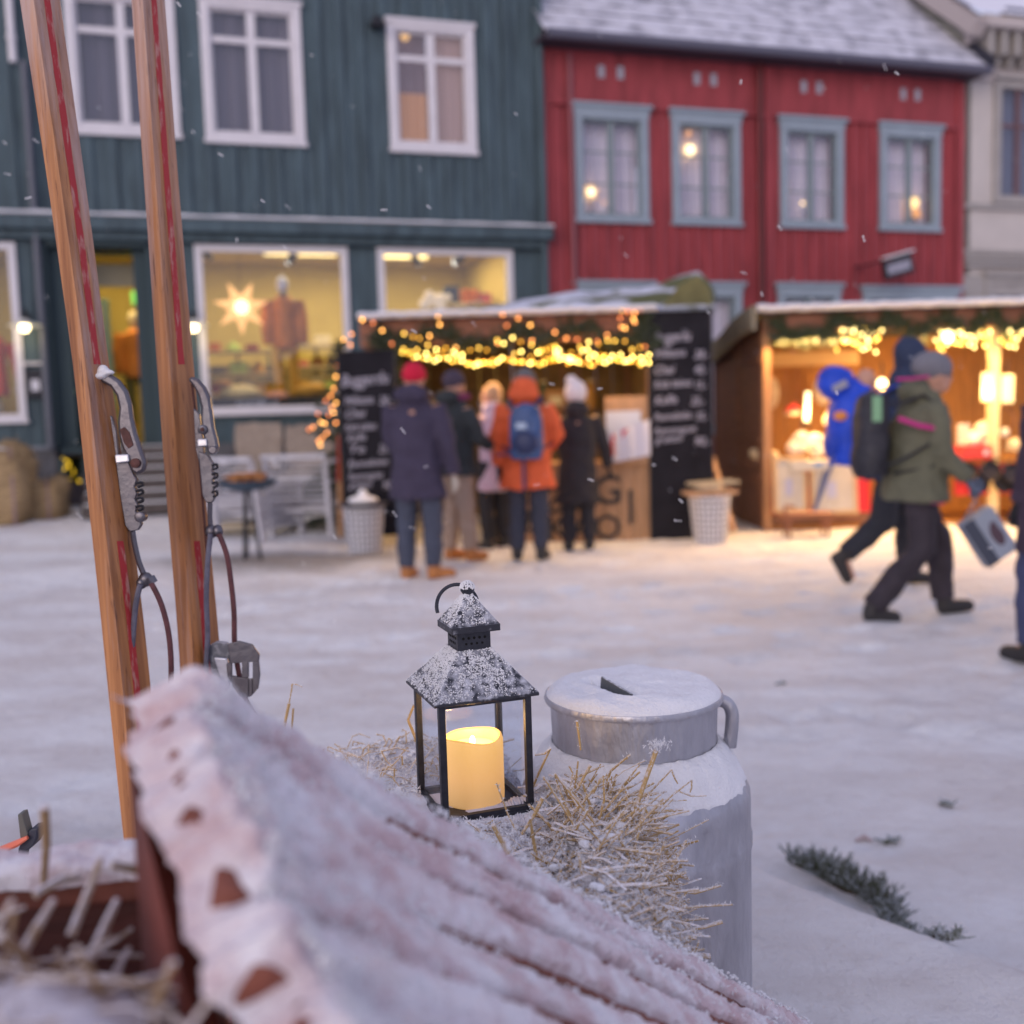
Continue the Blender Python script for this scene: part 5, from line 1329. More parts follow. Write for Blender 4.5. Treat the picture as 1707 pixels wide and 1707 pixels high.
# ------------------------------------------------------------ people
SKIN = mat("skin", (.50, .27, .19), .55, var=.08, vscale=20)
BOOTB = mat("black_boots", (.03, .028, .03), .6)
BOOTT = mat("tan_boots", (.42, .17, .055), .7, var=.15)
def person(label, feet_mid, heading, H, coat, trousers, boots, hat=None, hem=.85, hood='down', pose=None, coat_w=1.0, collar=None, glove=None, lean=0.0, tw=1.0, hs_=1.0, hatkind='beanie', hair=None, collar_m=None, gather=None):
    s = H / 1.75
    t = thing("person", label, "person", feet_mid, heading)
    J = dict(hipL=(-.09, 0, .92), hipR=(.09, 0, .92), kneeL=(-.10, .03, .5), kneeR=(.10, .03, .5), anL=(-.11, -.01, .09), anR=(.11, -.01, .09),
             shL=(-.18, 0, 1.41), shR=(.18, 0, 1.41), elL=(-.25, -.02, 1.13), elR=(.25, -.02, 1.13), wrL=(-.25, .06, .87), wrR=(.25, .06, .87), ftL=(-.02, 1, 0), ftR=(.02, 1, 0), head=(0, .02, 1.62), look=(0, 1, 0))
    J.update(pose or {})
    def ln(v):
        v = Vector(v); k = max(0, (v.z - .92)); return Vector((v.x, v.y + lean * k, v.z)) * s
    j = {k: (ln(v) if k not in ('ftL', 'ftR', 'look') else Vector(v).normalized()) for k, v in J.items()}
    j['wrL'] = ln(J['wrL']); 
    hd = j['head']; look = j['look']; side = look.cross(Vector((0, 0, 1))).normalized(); upv = side.cross(look)
    HM = Matrix((side, look, upv)).transposed()
    def hp(x, y, z): return hd + HM @ Vector((x * s, y * s, z * s))
    q = MB()
    q.ell(hd, (.076 * s, .095 * s, .112 * s), 20, HM); q.ell(hp(0, .045, -.055), (.055 * s, .055 * s, .06 * s), 14, HM)
    q.ell(hp(0, .10, -.015), (.014 * s, .024 * s, .028 * s), 8, HM); q.ell(hp(0, .093, -.058), (.026 * s, .012 * s, .010 * s), 8, HM); q.ell(hp(0, .09, .02), (.05 * s, .016 * s, .012 * s), 8, HM)
    for sx in (-1, 1): q.ell(hp(sx * .078, -.005, -.01), (.010 * s, .022 * s, .032 * s), 8, HM)
    q.tube([ln((0, -.01, 1.38)), hp(0, -.01, -.06)], .056 * s, 12)
    q.tube([ln((0, 0, .86)), ln((0, 0, 1.1)), ln((0, 0, 1.36)), ln((0, -.01, 1.43))], [.13 * s, .115 * s, .14 * s, .07 * s], 16, .68)
    for a in 'LR':
        sg = -1 if a == 'L' else 1
        q.tube([j['sh' + a], j['el' + a], j['wr' + a]], [.045 * s, .037 * s, .026 * s], 10)
        q.tube([j['hip' + a], j['knee' + a], j['an' + a]], [.075 * s, .052 * s, .038 * s], 10)
        f = j['ft' + a]; q.tube([j['an' + a] + Vector((0, 0, 0)), j['an' + a] + f * .14 * s - Vector((0, 0, .05 * s))], [.038 * s, .03 * s], 8)
    q.ell(ln((0, 0, .9)), (.14 * s, .1 * s, .1 * s), 12)
    # hands with five separate fingers, softly curled
    hq = q if glove is None else MB()
    for a in 'LR':
        sg = -1 if a == 'L' else 1
        w_, e_ = j['wr' + a], j['el' + a]; d = (w_ - e_).normalized()
        fwd = Vector((0, 1, 0)); n_ = d.cross(Vector((sg, 0, 0)))
        n_ = n_.normalized() if n_.length > .1 else Vector((0, 0, 1)); acr = d.cross(n_).normalized()
        pc = w_ + d * .045 * s; hs = 1.25 if glove else 1.0
        if glove: hq = MB()
        hq.tube([w_ - d * .01, w_ + d * .085 * s], [.024 * s * hs, .036 * s * hs], 10, .6)
        for k, (o_, L_) in enumerate(((-.027, .062), (-.009, .072), (.009, .068), (.027, .052))):
            b0 = w_ + d * .075 * s + n_ * o_ * s * hs; b1 = b0 + d * L_ * .5 * s + acr * sg * .006 * s; b2 = b1 + (d * .6 + acr * sg * .5).normalized() * L_ * .5 * s
            hq.tube([b0, b1, b2], [.0095 * s * hs, .0088 * s * hs, .0075 * s * hs], 7)
        tb = w_ + d * .03 * s + n_ * -.03 * s; hq.tube([tb, tb + (d * .6 - n_ * .8).normalized() * .035 * s, tb + (d * .95 - n_ * .35).normalized() * .07 * s], [.012 * s * hs, .0105 * s * hs, .009 * s * hs], 7)
        if glove: hq.build("glove", glove, t)
    q.fuse("body", SKIN, t, .009)
    for sx in (-1, 1):
        q = MB(); q.ell(hp(sx * .032, .088, .008), .012 * s, 8); q.build("eye", mat("eyes", (.05, .04, .04), .3), t)
    # trousers
    q = MB()
    q.tube([ln((0, 0, .80)), ln((0, 0, 1.0))], .15 * s, 16, .75)
    for a in 'LR':
        q.tube([j['hip' + a] + Vector((0, 0, .02)), j['knee' + a], j['an' + a] + (j['knee' + a] - j['an' + a]).normalized() * .02], [.102 * s * tw, .086 * s * tw, .070 * s * tw], 12)
    q.fuse("trousers", trousers, t, .014, noise_amp=.016)
    # boots
    for a in 'LR':
        q = MB()
        an = j['an' + a]; f = j['ft' + a]; kd = (j['knee' + a] - an).normalized()
        dn = Vector((0, 0, -1)); dn = (dn - f * dn.dot(f)).normalized()
        heel = an + dn * .045 * s - f * .045 * s; toe = an + dn * .055 * s + f * .17 * s
        q.tube([an + kd * .08 * s, an, an + dn * .04 * s], [.055 * s, .053 * s, .055 * s], 12)
        q.tube([heel, an + dn * .04 * s + f * .05 * s, toe, toe + f * .025 * s], [.042 * s, .05 * s, .042 * s, .025 * s], 12)
        q.fuse("boot", boots, t, .011, 2)
    # coat
    q = MB(); zt_ = 1.44; W = coat_w
    zs = [hem, hem + .03] + [hem + (1.30 - hem) * k / 5 for k in range(1, 6)] + [1.38, 1.44, 1.49]
    prof = {}
    rings = []
    for z in zs:
        u = (z - hem) / (1.3 - hem) if z < 1.3 else 1
        rx = (.235 - .055 * math.sin(min(1, u) * math.pi * .5) + .03 * sst(.5, 1, u)) if z < 1.35 else {1.38: .185, 1.44: .12, 1.49: .085}.get(z, .2)
        ry = (.165 - .015 * u) if z < 1.35 else {1.38: .125, 1.44: .095, 1.49: .08}.get(z, .13)
        if gather: rx *= 1 - gather * math.exp(-((z - 1.05) / .07) ** 2)
        c = ln((0, 0, z)); rings.append([c + Vector((rx * W * s * math.cos(2 * math.pi * k / 24), ry * W * s * math.sin(2 * math.pi * k / 24), 0)) for k in range(24)])
    q.loft(rings)
    for a in 'LR':
        q.tube([j['sh' + a] + Vector((0, 0, -.01)) , j['sh' + a] * .4 + j['el' + a] * .6, j['el' + a], j['wr' + a] + (j['el' + a] - j['wr' + a]) * .06], [.082 * s, .075 * s, .068 * s, .055 * s], 12)
    if hood == 'down': q.ell(ln((0, -.07, 1.50)), (.14 * s, .10 * s, .085 * s), 16); q.tube([ln((-.1, .03, 1.47)), ln((0, .09, 1.45)), ln((.1, .03, 1.47))], .04 * s, 10)
    if hood == 'collar': q.lathe([(.10 * s, 0), (.115 * s, .05 * s), (.10 * s, .12 * s)], 18, ln((0, .0, 1.43)))
    if hood == 'up':
        q.ell(hp(0, -.025, .015), (.115 * s, .125 * s, .155 * s), 18, HM); q.tube([ln((0, -.02, 1.42)), hp(0, -.03, -.08)], .105 * s, 14)
    q.fuse("coat", coat, t, .015, 2, noise_amp=.020)
    if collar_m: 
        q = MB(); q.tube([hp(-.085, .0, -.12), hp(-.06, .09, -.11), hp(.06, .09, -.11), hp(.085, 0, -.12), hp(0, -.09, -.10), hp(-.085, 0, -.12)], .045 * s, 10); q.fuse("scarf", collar_m, t, .013)
    if hat is not None:
        q = MB()
        HS = hs_
        if hatkind == 'beanie':
            q.ell(hp(0, -.012, .045), (.092 * s, .112 * s, .098 * s), 18, HM); q.lathe([(.088 * s, -.02 * s), (.1 * s, 0), (.1 * s, .03 * s), (.09 * s, .05 * s)], 20, hp(0, -.005, .02), HM)
        elif hatkind == 'pom':
            q.ell(hp(0, -.02, .045), (.118 * s, .13 * s, .135 * s), 18, HM); q.ell(hp(-.045, -.03, .165), .062 * s, 12); q.lathe([(.088 * s, -.02 * s), (.102 * s, 0), (.102 * s, .04 * s), (.09 * s, .06 * s)], 20, hp(0, -.005, .02), HM)
        elif hatkind == 'slouch':
            q.ell(hp(0, -.03, .055), (.105 * s, .135 * s, .10 * s), 18, HM); q.lathe([(.088 * s, -.03 * s), (.1 * s, -.01 * s), (.1 * s, .03 * s)], 20, hp(0, -.0, .03), HM)
        elif hatkind == 'cap':
            q.ell(hp(0, -.01, .05), (.095 * s, .115 * s, .075 * s), 18, HM); q.ell(hp(0, .1, .04), (.07 * s, .06 * s, .012 * s), 12, HM)
        q.fuse("hat", hat, t, .01, 2)
    if hair is not None:
        q = MB(); q.ell(hp(0, -.025, .02), (.088 * s, .1 * s, .115 * s), 16, HM); q.tube([hp(0, -.05, 0), hp(0, -.07, -.12), hp(0, -.06, -.24)], [.08 * s, .07 * s, .04 * s], 12, .6); q.fuse("hair", hair, t, .012)
    return t, j, s, ln, hp

NAVY = mat("navy_coat", (.046, .038, .070), .9, var=.15, vscale=8)
def feet(px, py): return at_ground(px, py, 0)
# 1 woman with the red hat, from behind
p = feet(702, 966)
person("person seen from behind in a long dark navy coat, red hat and tan boots", p, R(-12), 1.76, NAVY, mat("slate_trousers", (.055, .065, .10), .85, var=.15), BOOTT, hat=mat("red_hat", (.55, .012, .045), .9, var=.1, vscale=30), hem=.66, hood='down',
       pose=dict(wrR=(.30, .02, .84), elR=(.27, -.04, 1.12), elL=(-.24, .04, 1.14), wrL=(-.16, .2, 1.0), ftL=(.05, 1, 0), ftR=(.75, .65, 0), anL=(-.12, 0, .09), anR=(.11, 0, .09), kneeL=(-.11, .02, .5), kneeR=(.11, .02, .5)), coat_w=1.02, glove=mat("pale_glove", (.45, .42, .38), .8))
# 2 dark jacket, beige trousers
p = feet(765, 935)
person("person in a short black-green jacket, beige trousers and brown boots, beside the red hat", p, R(-50), 1.70, mat("dark_jacket", (.030, .036, .040), .8, var=.2, vscale=8), mat("beige_trousers", (.33, .24, .19), .85, var=.12), mat("brown_boots", (.45, .17, .05), .7),
       hat=mat("dark_knit", (.06, .045, .07), .9, var=.3, vscale=40), hem=.80, hood='down', pose=dict(elR=(.26, .06, 1.14), wrR=(.2, .25, 1.05), anL=(-.13, 0, .09), anR=(.12, .05, .09)), collar_m=mat("plum_scarf", (.18, .03, .09), .9))
# 3 pale coat behind
p = feet(828, 915)
person("person with fair hair in a pale lilac-white coat, half hidden behind the orange coat", p, R(35), 1.66, mat("lilac_coat", (.50, .45, .56), .85, col2=(.5, .33, .42), vscale=5), mat("dark_tights", (.02, .02, .025), .8), BOOTB, hem=.62, hood='collar',
       hair=mat("fair_hair", (.42, .26, .15), .7, var=.3, vscale=20), coat_w=.85, pose=dict(look=(-.6, .8, 0), elL=(-.22, .1, 1.15), wrL=(-.2, .25, 1.05)))
# 4 orange coat
p = feet(883, 934)
ORC = mat("orange_coat", (.62, .105, .035), .8, var=.1, vscale=8)
t4, j4, s4, ln4, hp4 = person("person in a long orange coat and grey cap, wearing a blue backpack", p, R(-8), 1.74, ORC, mat("navy_trousers", (.035, .04, .065), .85), BOOTB, hat=mat("grey_cap", (.13, .13, .14), .9, var=.2), hatkind='beanie', hem=.66, hood='down', coat_w=1.08,
       pose=dict(head=(0, .05, 1.60), elL=(-.28, -.01, 1.12), wrL=(-.26, .0, .86), elR=(.27, .05, 1.13), wrR=(.20, .2, 1.02), ftL=(-.2, 1, 0), ftR=(.2, 1, 0)), glove=mat("black_glove", (.015, .015, .02), .7))
q = MB(); q.ell(ln4((0, -.05, 1.55)), (.12 * s4, .115 * s4, .12 * s4), 18); q.fuse("hood", ORC, t4, .013, 3, noise_amp=.012)
def backpack(label, parent_t, s, base, w_, d_, h_, m_, m2, top=None, straps=True, name="backpack", strap_z=1.0):
    t = thing(name, label, "backpack", parent_t.location, parent_t.rotation_euler.z)
    base = Vector(base); q = MB(); rings = []
    for k in range(13):
        u = k / 12; f = (math.sin(math.pi * min(1, max(0, .06 + .94 * u)) ) ** .22) if u > .5 else 1 - .10 * (1 - u * 2) ** 2
        rr2 = []
        for i in range(28):
            th = 2 * math.pi * i / 28; c, sn = math.cos(th), math.sin(th)
            rr2.append(base + Vector((math.copysign(abs(c) ** .6, c) * w_ / 2 * f, (math.copysign(abs(sn) ** .6, sn)) * d_ / 2 * f, h_ * u)) * s)
        rings.append(rr2)
    q.loft(rings); q.fuse("pack_body", m_, t, .012, 3, noise_amp=.012)
    q = MB(); q.ell((base + Vector((0, -d_ * .5, h_ * .32))) * s if False else base * s + Vector((0, -d_ * .46 * s, h_ * .30 * s)), (w_ * .38 * s, .05 * s, h_ * .22 * s), 16); q.build("front_pocket", m2, t)
    if straps:
        for sx in (-1, 1):
            q = MB(); x = sx * min(.13, w_ * .42)
            q.tube([Vector((x * .9, base.y + d_ * .4, base.z + h_ * .9)) * s, Vector((x * 1.05, .0, 1.475)) * s, Vector((x * 1.15, .13, 1.36)) * s, Vector((x * 1.4, .14, 1.15)) * s, Vector((x * 1.8, .02, base.z + .12)) * s, Vector((x * 1.1, base.y + d_ * .4, base.z + .08)) * s], .028 * s, 8, .4); q.build("strap", m2, t)
    return t
BLUE = mat("steel_blue_nylon", (.035, .075, .20), .5, var=.25, vscale=10)
bp4 = backpack("small steel-blue backpack on the back of the person in the orange coat", t4, s4, (.03, -.24, .93), .30, .16, .50, BLUE, mat("navy_nylon", (.02, .03, .09), .5))
for q in (MB().beam((.0, -.25, .66), (.0, -.25, .93), .03, .006, (0, 1, 0)), MB().beam((-.24, -.2, .97), (-.1, -.24, .98), .06, .02)): q.build("loose_strap", mat("navy_nylon2", (.035, .03, .10), .6), bp4, smooth=False)
q = MB(); q.box((.0, -.335, 1.22), (.09, .008, .05)); q.build("reflector", mat("reflector", (.35, .45, .6), .3), bp4, smooth=False)
# 5 white bobble hat
p = feet(966, 918)
person("smaller person in a long black coat and white bobble hat at the counter", p, R(6), 1.60, mat("black_coat", (.022, .020, .026), .85, var=.2), mat("black_leggings", (.02, .02, .028), .85), BOOTB, hat=mat("white_hat", (.62, .58, .62), .95, var=.1, vscale=40), hatkind='pom', hem=.50, hood='down',
       pose=dict(elR=(.30, .04, 1.12), wrR=(.36, .12, .86), elL=(-.22, .06, 1.15), wrL=(-.12, .2, 1.1)), coat_w=1.0, glove=mat("black_glove", (.015, .015, .02), .7))
# 8 olive jacket walker
pf, pb = G(1598, 1028), G(1448, 1036)
p = Vector(((pf.x + pb.x) / 2, (pf.y + pb.y) / 2, gz((pf.x + pb.x) / 2, pf.y)))
st = (pf.x - pb.x) / 2
OL = mat("olive_jacket", (.125, .125, .085), .85, var=.12, vscale=9)
DT = mat("dark_plum_trousers", (.035, .028, .038), .8, var=.3, vscale=8)
t8, j8, s8, ln8, hp8 = person("person in an olive parka and grey knitted hat striding right with a black backpack", p, R(-90), 1.63, OL, DT, BOOTB, hat=mat("grey_knit", (.17, .17, .20), .95, var=.15, vscale=40), hatkind='slouch', hem=.80, hood='down', lean=.10, coat_w=1.2, tw=1.06,
       pose=dict(hipL=(-.09, .0, .90), hipR=(.09, .0, .90), kneeL=(-.10, .20, .50), anL=(-.10, st / .97 - .06, .10), kneeR=(.10, .02, .50), anR=(.10, -st / .97 - .02, .10), ftL=(0, 1, .12), ftR=(0, 1, -.04),
                 elL=(-.24, -.02, 1.12), wrL=(-.22, .10, .88), elR=(.26, .05, 1.13), wrR=(.24, .24, .93), head=(0, .06, 1.60), look=(-.1, 1, -.12)), glove=mat("blue_grey_mitt", (.12, .15, .22), .9))
t8['label'] = "person in an olive parka and grey knitted hat striding right, nearest of the two walkers"
b8 = backpack("black backpack with a pale green patch, on the person in the olive parka", t8, s8, (0, -.27, .90), .30, .20, .56, mat("black_pack", (.030, .030, .040), .6, var=.3, vscale=8), mat("black_pack2", (.022, .022, .03), .6))
PINK = mat("pink_strap", (.55, .035, .22), .6)
q = MB(); q.box((.155 * s8, -.28, 1.30), (.012, .055, .15)); q.build("green_patch", mat("pale_green", (.22, .42, .24), .6), b8, smooth=False, bevel=.003)
q = MB(); q.tube([(.18, -.16, 1.24), (.25, -.08, 1.20), (.235, .06, 1.17)], .030, 8, .5); q.build("pink_strap", PINK, b8)
q = MB(); q.tube([(.13, -.16, 1.47), (.17, -.08, 1.47), (.14, .02, 1.48)], .018, 8, .5); q.build("shoulder_strap", PINK, b8)
q = MB(); q.tube([(.17, -.06, .755), (.185, .10, .735)], .02, 8, .6); q.build("pink_belt", PINK, b8)
q = MB(); q.tube([(.10, -.3, .93), (.20, -.15, 1.0), (.235, .02, 1.1)], .014, 8, .6); q.build("hip_strap", mat("black_pack2", (.02, .02, .03), .6), b8)
# bag held by the walker
hand = Vector(j8['wrR']) + Vector((0, .05, -.08))
t = thing("carrier_bag", "grey-white paper carrier bag swinging from the hand of the person in the olive parka", "bag", t8.location, t8.rotation_euler.z)
M = Matrix.Rotation(R(33), 3, 'X')
bc = hand + Vector((.02, .06, -.25))
q = MB(); q.box(bc, (.09, .21, .30), M); q.build("bag_body", mat("bag_grey", (.33, .37, .44), .5, var=.1, vscale=6), t, smooth=False, bevel=.004)
q = MB(); q.box(bc + M @ Vector((.046, -.065, 0)), (.004, .075, .30), M); q.build("dark_side", mat("bag_dark", (.06, .07, .10), .5), t, smooth=False)
q = MB(); q.ell(bc + M @ Vector((.047, .04, -.01)), (.003, .035, .07), 14, M); q.ell(bc + M @ Vector((.047, .05, .05)), (.003, .02, .025), 12, M); q.build("printed_emblem", mat("emblem", (.10, .06, .08), .6), t)
for sx in (-1, 1):
    q = MB(); q.tube([bc + M @ Vector((sx * .03, -.05, .15)), hand + Vector((0, 0, -.02)), bc + M @ Vector((sx * .03, .05, .15))], .004, 6); q.build("handle", mat("bag_cord", (.3, .3, .33), .6), t)
# 7 walker behind with the blue child carrier
pf, pb = G(1482, 980), G(1420, 972)
p = Vector((SX(1484, 900, pf.y), pf.y, 0)); p.z = gz(p.x, p.y)
t7, j7, s7, ln7, hp7 = person("person in a navy hooded jacket walking right behind the person in the olive parka", p, R(-90), 1.72, mat("dark_navy_jacket", (.022, .034, .075), .8, var=.2), mat("charcoal_trousers", (.026, .028, .038), .85, var=.2), BOOTB, hood='up', hem=.80, lean=.14, tw=1.12, coat_w=1.18,
       pose=dict(hipL=(-.09, 0, .92), hipR=(.09, 0, .92), kneeL=(-.1, .16, .52), anL=(-.10, .16, .10), kneeR=(.1, -.10, .50), anR=(.10, -.38, .26), ftR=(0, .5, -.85), ftL=(0, 1, 0), head=(0, .06, 1.66), elR=(.24, .02, 1.14), wrR=(.22, .18, .95)))
b7 = backpack("bright blue child carrier with a rain hood on the back of the navy-hooded walker", t7, s7, (0, -.29, .90), .36, .30, .56, mat("bright_blue", (.010, .06, .55), .55, var=.2, vscale=7), mat("bright_blue2", (.012, .05, .42), .5), name="child_carrier")
q = MB(); q.ell(Vector((0, -.40, 1.50)) * s7, (.15 * s7, .13 * s7, .13 * s7), 16); q.ell(Vector((0, -.26, 1.44)) * s7, (.14 * s7, .12 * s7, .1 * s7), 16); q.fuse("rain_hood", MATS["bright_blue"], b7, .013, noise_amp=.02)
q = MB(); q.box(Vector((.17, -.42, 1.48)) * s7, (.01, .11, .05), Matrix.Rotation(R(25), 3, 'X')); q.build("grey_patch", mat("grey_patch", (.3, .3, .36), .6), b7, smooth=False, bevel=.003)
q = MB(); q.ell(Vector((.18, -.42, 1.27)) * s7, (.012, .05, .035), 12); q.build("orange_badge", mat("orange_badge", (.7, .25, .06), .6), b7)
q = MB(); q.tube([Vector((.1, -.46, .92)) * s7, Vector((.16, -.60, .60)) * s7], .014, 6); q.build("kick_stand", mat("alu_blue", (.12, .14, .25), .5), b7)
tc_ = thing("child", "small child's face peeking out beside the blue carrier hood", "child", t7.location, t7.rotation_euler.z)
q = MB(); q.ell(Vector((.06, -.20, 1.52)) * s7, (.065, .07, .08), 16); q.ell(Vector((.07, -.13, 1.51)) * s7, (.012, .014, .012), 8); q.tube([Vector((.03, -.29, 1.44)) * s7, Vector((.02, -.36, 1.25)) * s7, Vector((.02, -.38, 1.05)) * s7], [.04, .09, .08], 10); q.fuse("body", SKIN, tc_, .01)
q = MB(); q.tube([Vector((.02, -.37, 1.0)) * s7, Vector((.02, -.36, 1.30)) * s7], [.10, .09], 12); q.fuse("suit", MATS["bright_blue"], tc_, .014)
# 9 right edge
p = G(1762, 1108); p.z = gz(p.x, p.y)
person("person in a long dark plum coat cut by the right edge, walking left", p, R(20), 1.64, mat("plum_coat", (.045, .030, .050), .85, var=.15), mat("blue_jeans", (.05, .06, .13), .85), BOOTB, hood='down', hem=.62, hat=mat("dark_knit2", (.03, .03, .04), .9), coat_w=1.05, glove=MATS['black_glove'], pose=dict(elL=(-.21, -.02, 1.13), wrL=(-.17, .1, .88), anL=(-.1, .08, .09), anR=(.1, -.2, .10), kneeL=(-.1, .08, .5), kneeR=(.1, -.05, .5)))
# ------------------------------------------------------------ near things: red wooden cart, skis, lantern, milk can, straw
def fbm(v, o=4):
    s, a = 0, 1
    for _ in range(o): s += a * noise.noise(v); v = v * 2.03 + Vector((3.1, 1.7, 5.3)); a *= .5
    return s
REDW = mat("red_brown_wood", (.16, .035, .022), .65, var=.4, vscale=9, bump=.4, bscale=60, stretch=(1, 1, 1))
ENDW = mat("worn_red_wood", (.20, .062, .040), .65, var=.35, vscale=25, bump=.4, bscale=80)
thin = mat("thin_snow_on_red", (.56, .42, .44), .8, col2=(.76, .73, .77), vscale=22, thr=(.37, .61), bump=.9, bscale=160, spec=.3)
CT = P(290, 1150, .60); CR = P(1312, 1705, 1.10); CN = P(490, 1700, .42)
D = (CR - CT).normalized(); W = CN - CT; W = (W - D * W.dot(D)).normalized(); N = W.cross(D)
if N.z < 0: N = -N
cart = thing("wooden_cart", "red-brown wooden cart with a sloping plank side thick with snow, in the bottom left foreground", "cart", (CT.x, CT.y, .3), 0)
edges = [-.024, .012, .060, .109, .155, .200, .245, .290, .335]
rc = random.Random(8)
offs = []
for i in range(len(edges) - 1):
    t0, t1 = edges[i] + .003, edges[i + 1] - .003
    s0 = [.008, -.008, -.003, .003, .012, .030, .050, .060][i] + rc.uniform(-.003, .005); offs.append(s0)
    q = MB(); rings = []
    for s in (s0, s0 + .006, .3, .6, 1.08):
        e = .004 if s == s0 else 0
        rings.append([CT + D * s + W * (t0 + e) + N * (-.030), CT + D * s + W * (t1 - e) + N * (-.030), CT + D * s + W * (t1 - e) + N * (-.005 - e), CT + D * s + W * (t0 + e) + N * (-.005 - e)])
    q.loft(rings); q.build("plank", ENDW, cart, smooth=False, bevel=.002, world=True)
def plank_start(t):                    # where the ragged left end of the planks lies for a given width position
    k = min(max(0, sum(1 for e in edges if e < t) - 1), len(offs) - 1)
    k2 = min(k + 1, len(offs) - 1); f = (t - edges[k]) / (edges[k + 1] - edges[k]); f = sst(.7, 1, f)
    return offs[k] * (1 - f) + offs[k2] * f
def gap_half(i, s):                    # half width of the open gap between two planks, closed where snow bridges it
    w_ = .0030 + .0014 * noise.noise(Vector((s * 30, i * 7.7, 0))) + .0010 * noise.noise(Vector((s * 120, i * 3.7, 2))) + {1: 0, 2: .0002, 3: .0008}.get(i, .0004)
    br = .35 + 1.1 * noise.noise(Vector((s * 5.5, i * 4.3, 9))) + {1: .15, 2: .30, 3: .6}.get(i, .45)
    return w_ * sst(.17, .30, s) * min(1, max(0, br * 2))
def snow_h(s, t):
    i = min(range(len(edges)), key=lambda k: abs(edges[k] - t)); dgap = abs(t - edges[i])
    n = fbm(Vector((s * 9, t * 22, 1.3)), 4); f = fbm(Vector((s * 80, t * 80, 7)), 4)
    h = .0085 + .009 * (.5 + .5 * n) + .0034 * f
    left = sst(.16, .0, s)
    h += left * (.010 * noise.noise(Vector((s * 25, t * 32, 5))) + .006)
    if 0 < i < len(edges) - 1:
        d_ = edges[i] - t
        ws = gap_half(i, s) * 2.0
        f2 = fbm(Vector((s * 130, t * 260, 3)), 3)
        if ws > 0: h -= .020 * sst(ws + .0045, ws - .0005, (d_ if d_ > 0 else -d_ * 2.2) + .0018 * f2) * sst(.0, .0014, ws)
        h -= .0045 * math.exp(-(dgap / .009) ** 2)
        h -= .0075 * left * math.exp(-(dgap / .007) ** 2) * max(0, .4 + noise.noise(Vector((t * 40, s * 25, 8))))
    return h
NV = []
for a_, b_ in zip(edges, edges[1:]):
    for k in range(46):
        u = k / 46; NV.append(a_ + (b_ - a_) * (u + .13 * math.sin(2 * math.pi * u) * -1))
NV = [-.038, -.035, -.032, -.029, -.026] + NV + [edges[-1]]
NS = [1.07 * (k / 620) ** 1.15 for k in range(621)]
def snow_pt(sr, t):
    s0 = plank_start(t) + .008 * noise.noise(Vector((t * 38, 2, 3))) + .006 * noise.noise(Vector((t * 120, 1, 3)))
    s = s0 - .009 + sr
    h = snow_h(s, t); k = sst(0, .020, sr)
    h = -.020 - .012 * max(0, noise.noise(Vector((t * 55, 4, 4)))) + (h + .020) * (k ** .6)
    ed = sst(-.039, -.020, t); h = h * ed - .030 * (1 - ed)
    cz = 1 - sst(.0, .07, sr); jv = Vector((fbm(Vector((s * 45, t * 45, 11)), 3), fbm(Vector((s * 45, t * 45, 21)), 3), fbm(Vector((s * 45, t * 45, 31)), 3))) * (.0045 * cz)
    return jv + CT + D * (s + .003 * noise.noise(Vector((s * 50, t * 50, 1)))) + W * (t + .0015 * noise.noise(Vector((s * 90, t * 90, 5)))) + N * (h - .010), s
vs, fs, sv = [], [], []
for sr in NS:
    for t_ in NV:
        p, s_ = snow_pt(sr, t_); vs.append(p); sv.append(s_)
nv = len(NV)
for i in range(len(NS) - 1):
    for j in range(nv - 1):
        tm = (NV[j] + NV[j + 1]) / 2; sm_ = sv[i * nv + j]
        e = min(range(len(edges)), key=lambda k: abs(edges[k] - tm))
        if 0 < e < len(edges) - 1 and abs(tm - edges[e]) < min(.0022, gap_half(e, sm_)): continue
        fs.append((i * nv + j, (i + 1) * nv + j, (i + 1) * nv + j + 1, i * nv + j + 1))
q = MB(); q.add(vs, fs); q.build("snow_cover", thin, cart, world=True, fixn=False)
q = MB(); q.prism([CT + D * .03 + W * -.03 + N * -.034, CT + D * 1.05 + W * -.03 + N * -.034, CT + D * 1.05 + W * .325 + N * -.034, CT + D * .03 + W * .325 + N * -.034], N * -.012)
q.build("lower_board", mat("deep_red", (.10, .022, .018), .7, var=.3, vscale=30), cart, smooth=False, world=True)
# loose crumbs of snow along the far edge and gaps
q = MB()
for _ in range(2600):
    s = rc.uniform(.15, 1.0); t = rc.choice(edges[:4]) + rc.gauss(0, .0035); r_ = rc.uniform(.0007, .0022)
    c = CT + D * s + W * t + N * (max(-.012, snow_h(s, t) - .010) + r_ * .5)
    q.ell(c, (r_, r_ * rc.uniform(.6, 1), r_ * rc.uniform(.6, 1)), 5)
tag(q.build("snow_crumbs", snow, cart, world=True), kind="stuff")
q = MB()
for _ in range(9000):
    t = rc.uniform(-.03, .32); s = plank_start(t) + abs(rc.gauss(0, .05)) if rc.random() < .5 else rc.uniform(0, .9)
    if t < -.022 or s < plank_start(t) + .012: continue
    c = CT + D * s + W * t + N * (snow_h(s, t) - .0105); d = (N + Vector((rc.gauss(0, .6), rc.gauss(0, .6), rc.gauss(0, .6)))).normalized() * rc.uniform(.002, .005)
    w1 = d.cross(Vector((rc.random(), rc.random(), rc.random()))).normalized() * .0009; w2 = d.cross(w1).normalized() * .0009
    q.add([c + w1, c + w2, c - w1 - w2, c + d], [(0, 1, 3), (1, 2, 3), (2, 0, 3)])
tag(q.build("frost_crystals", snow, cart, world=True, smooth=False, fixn=False), kind="stuff")
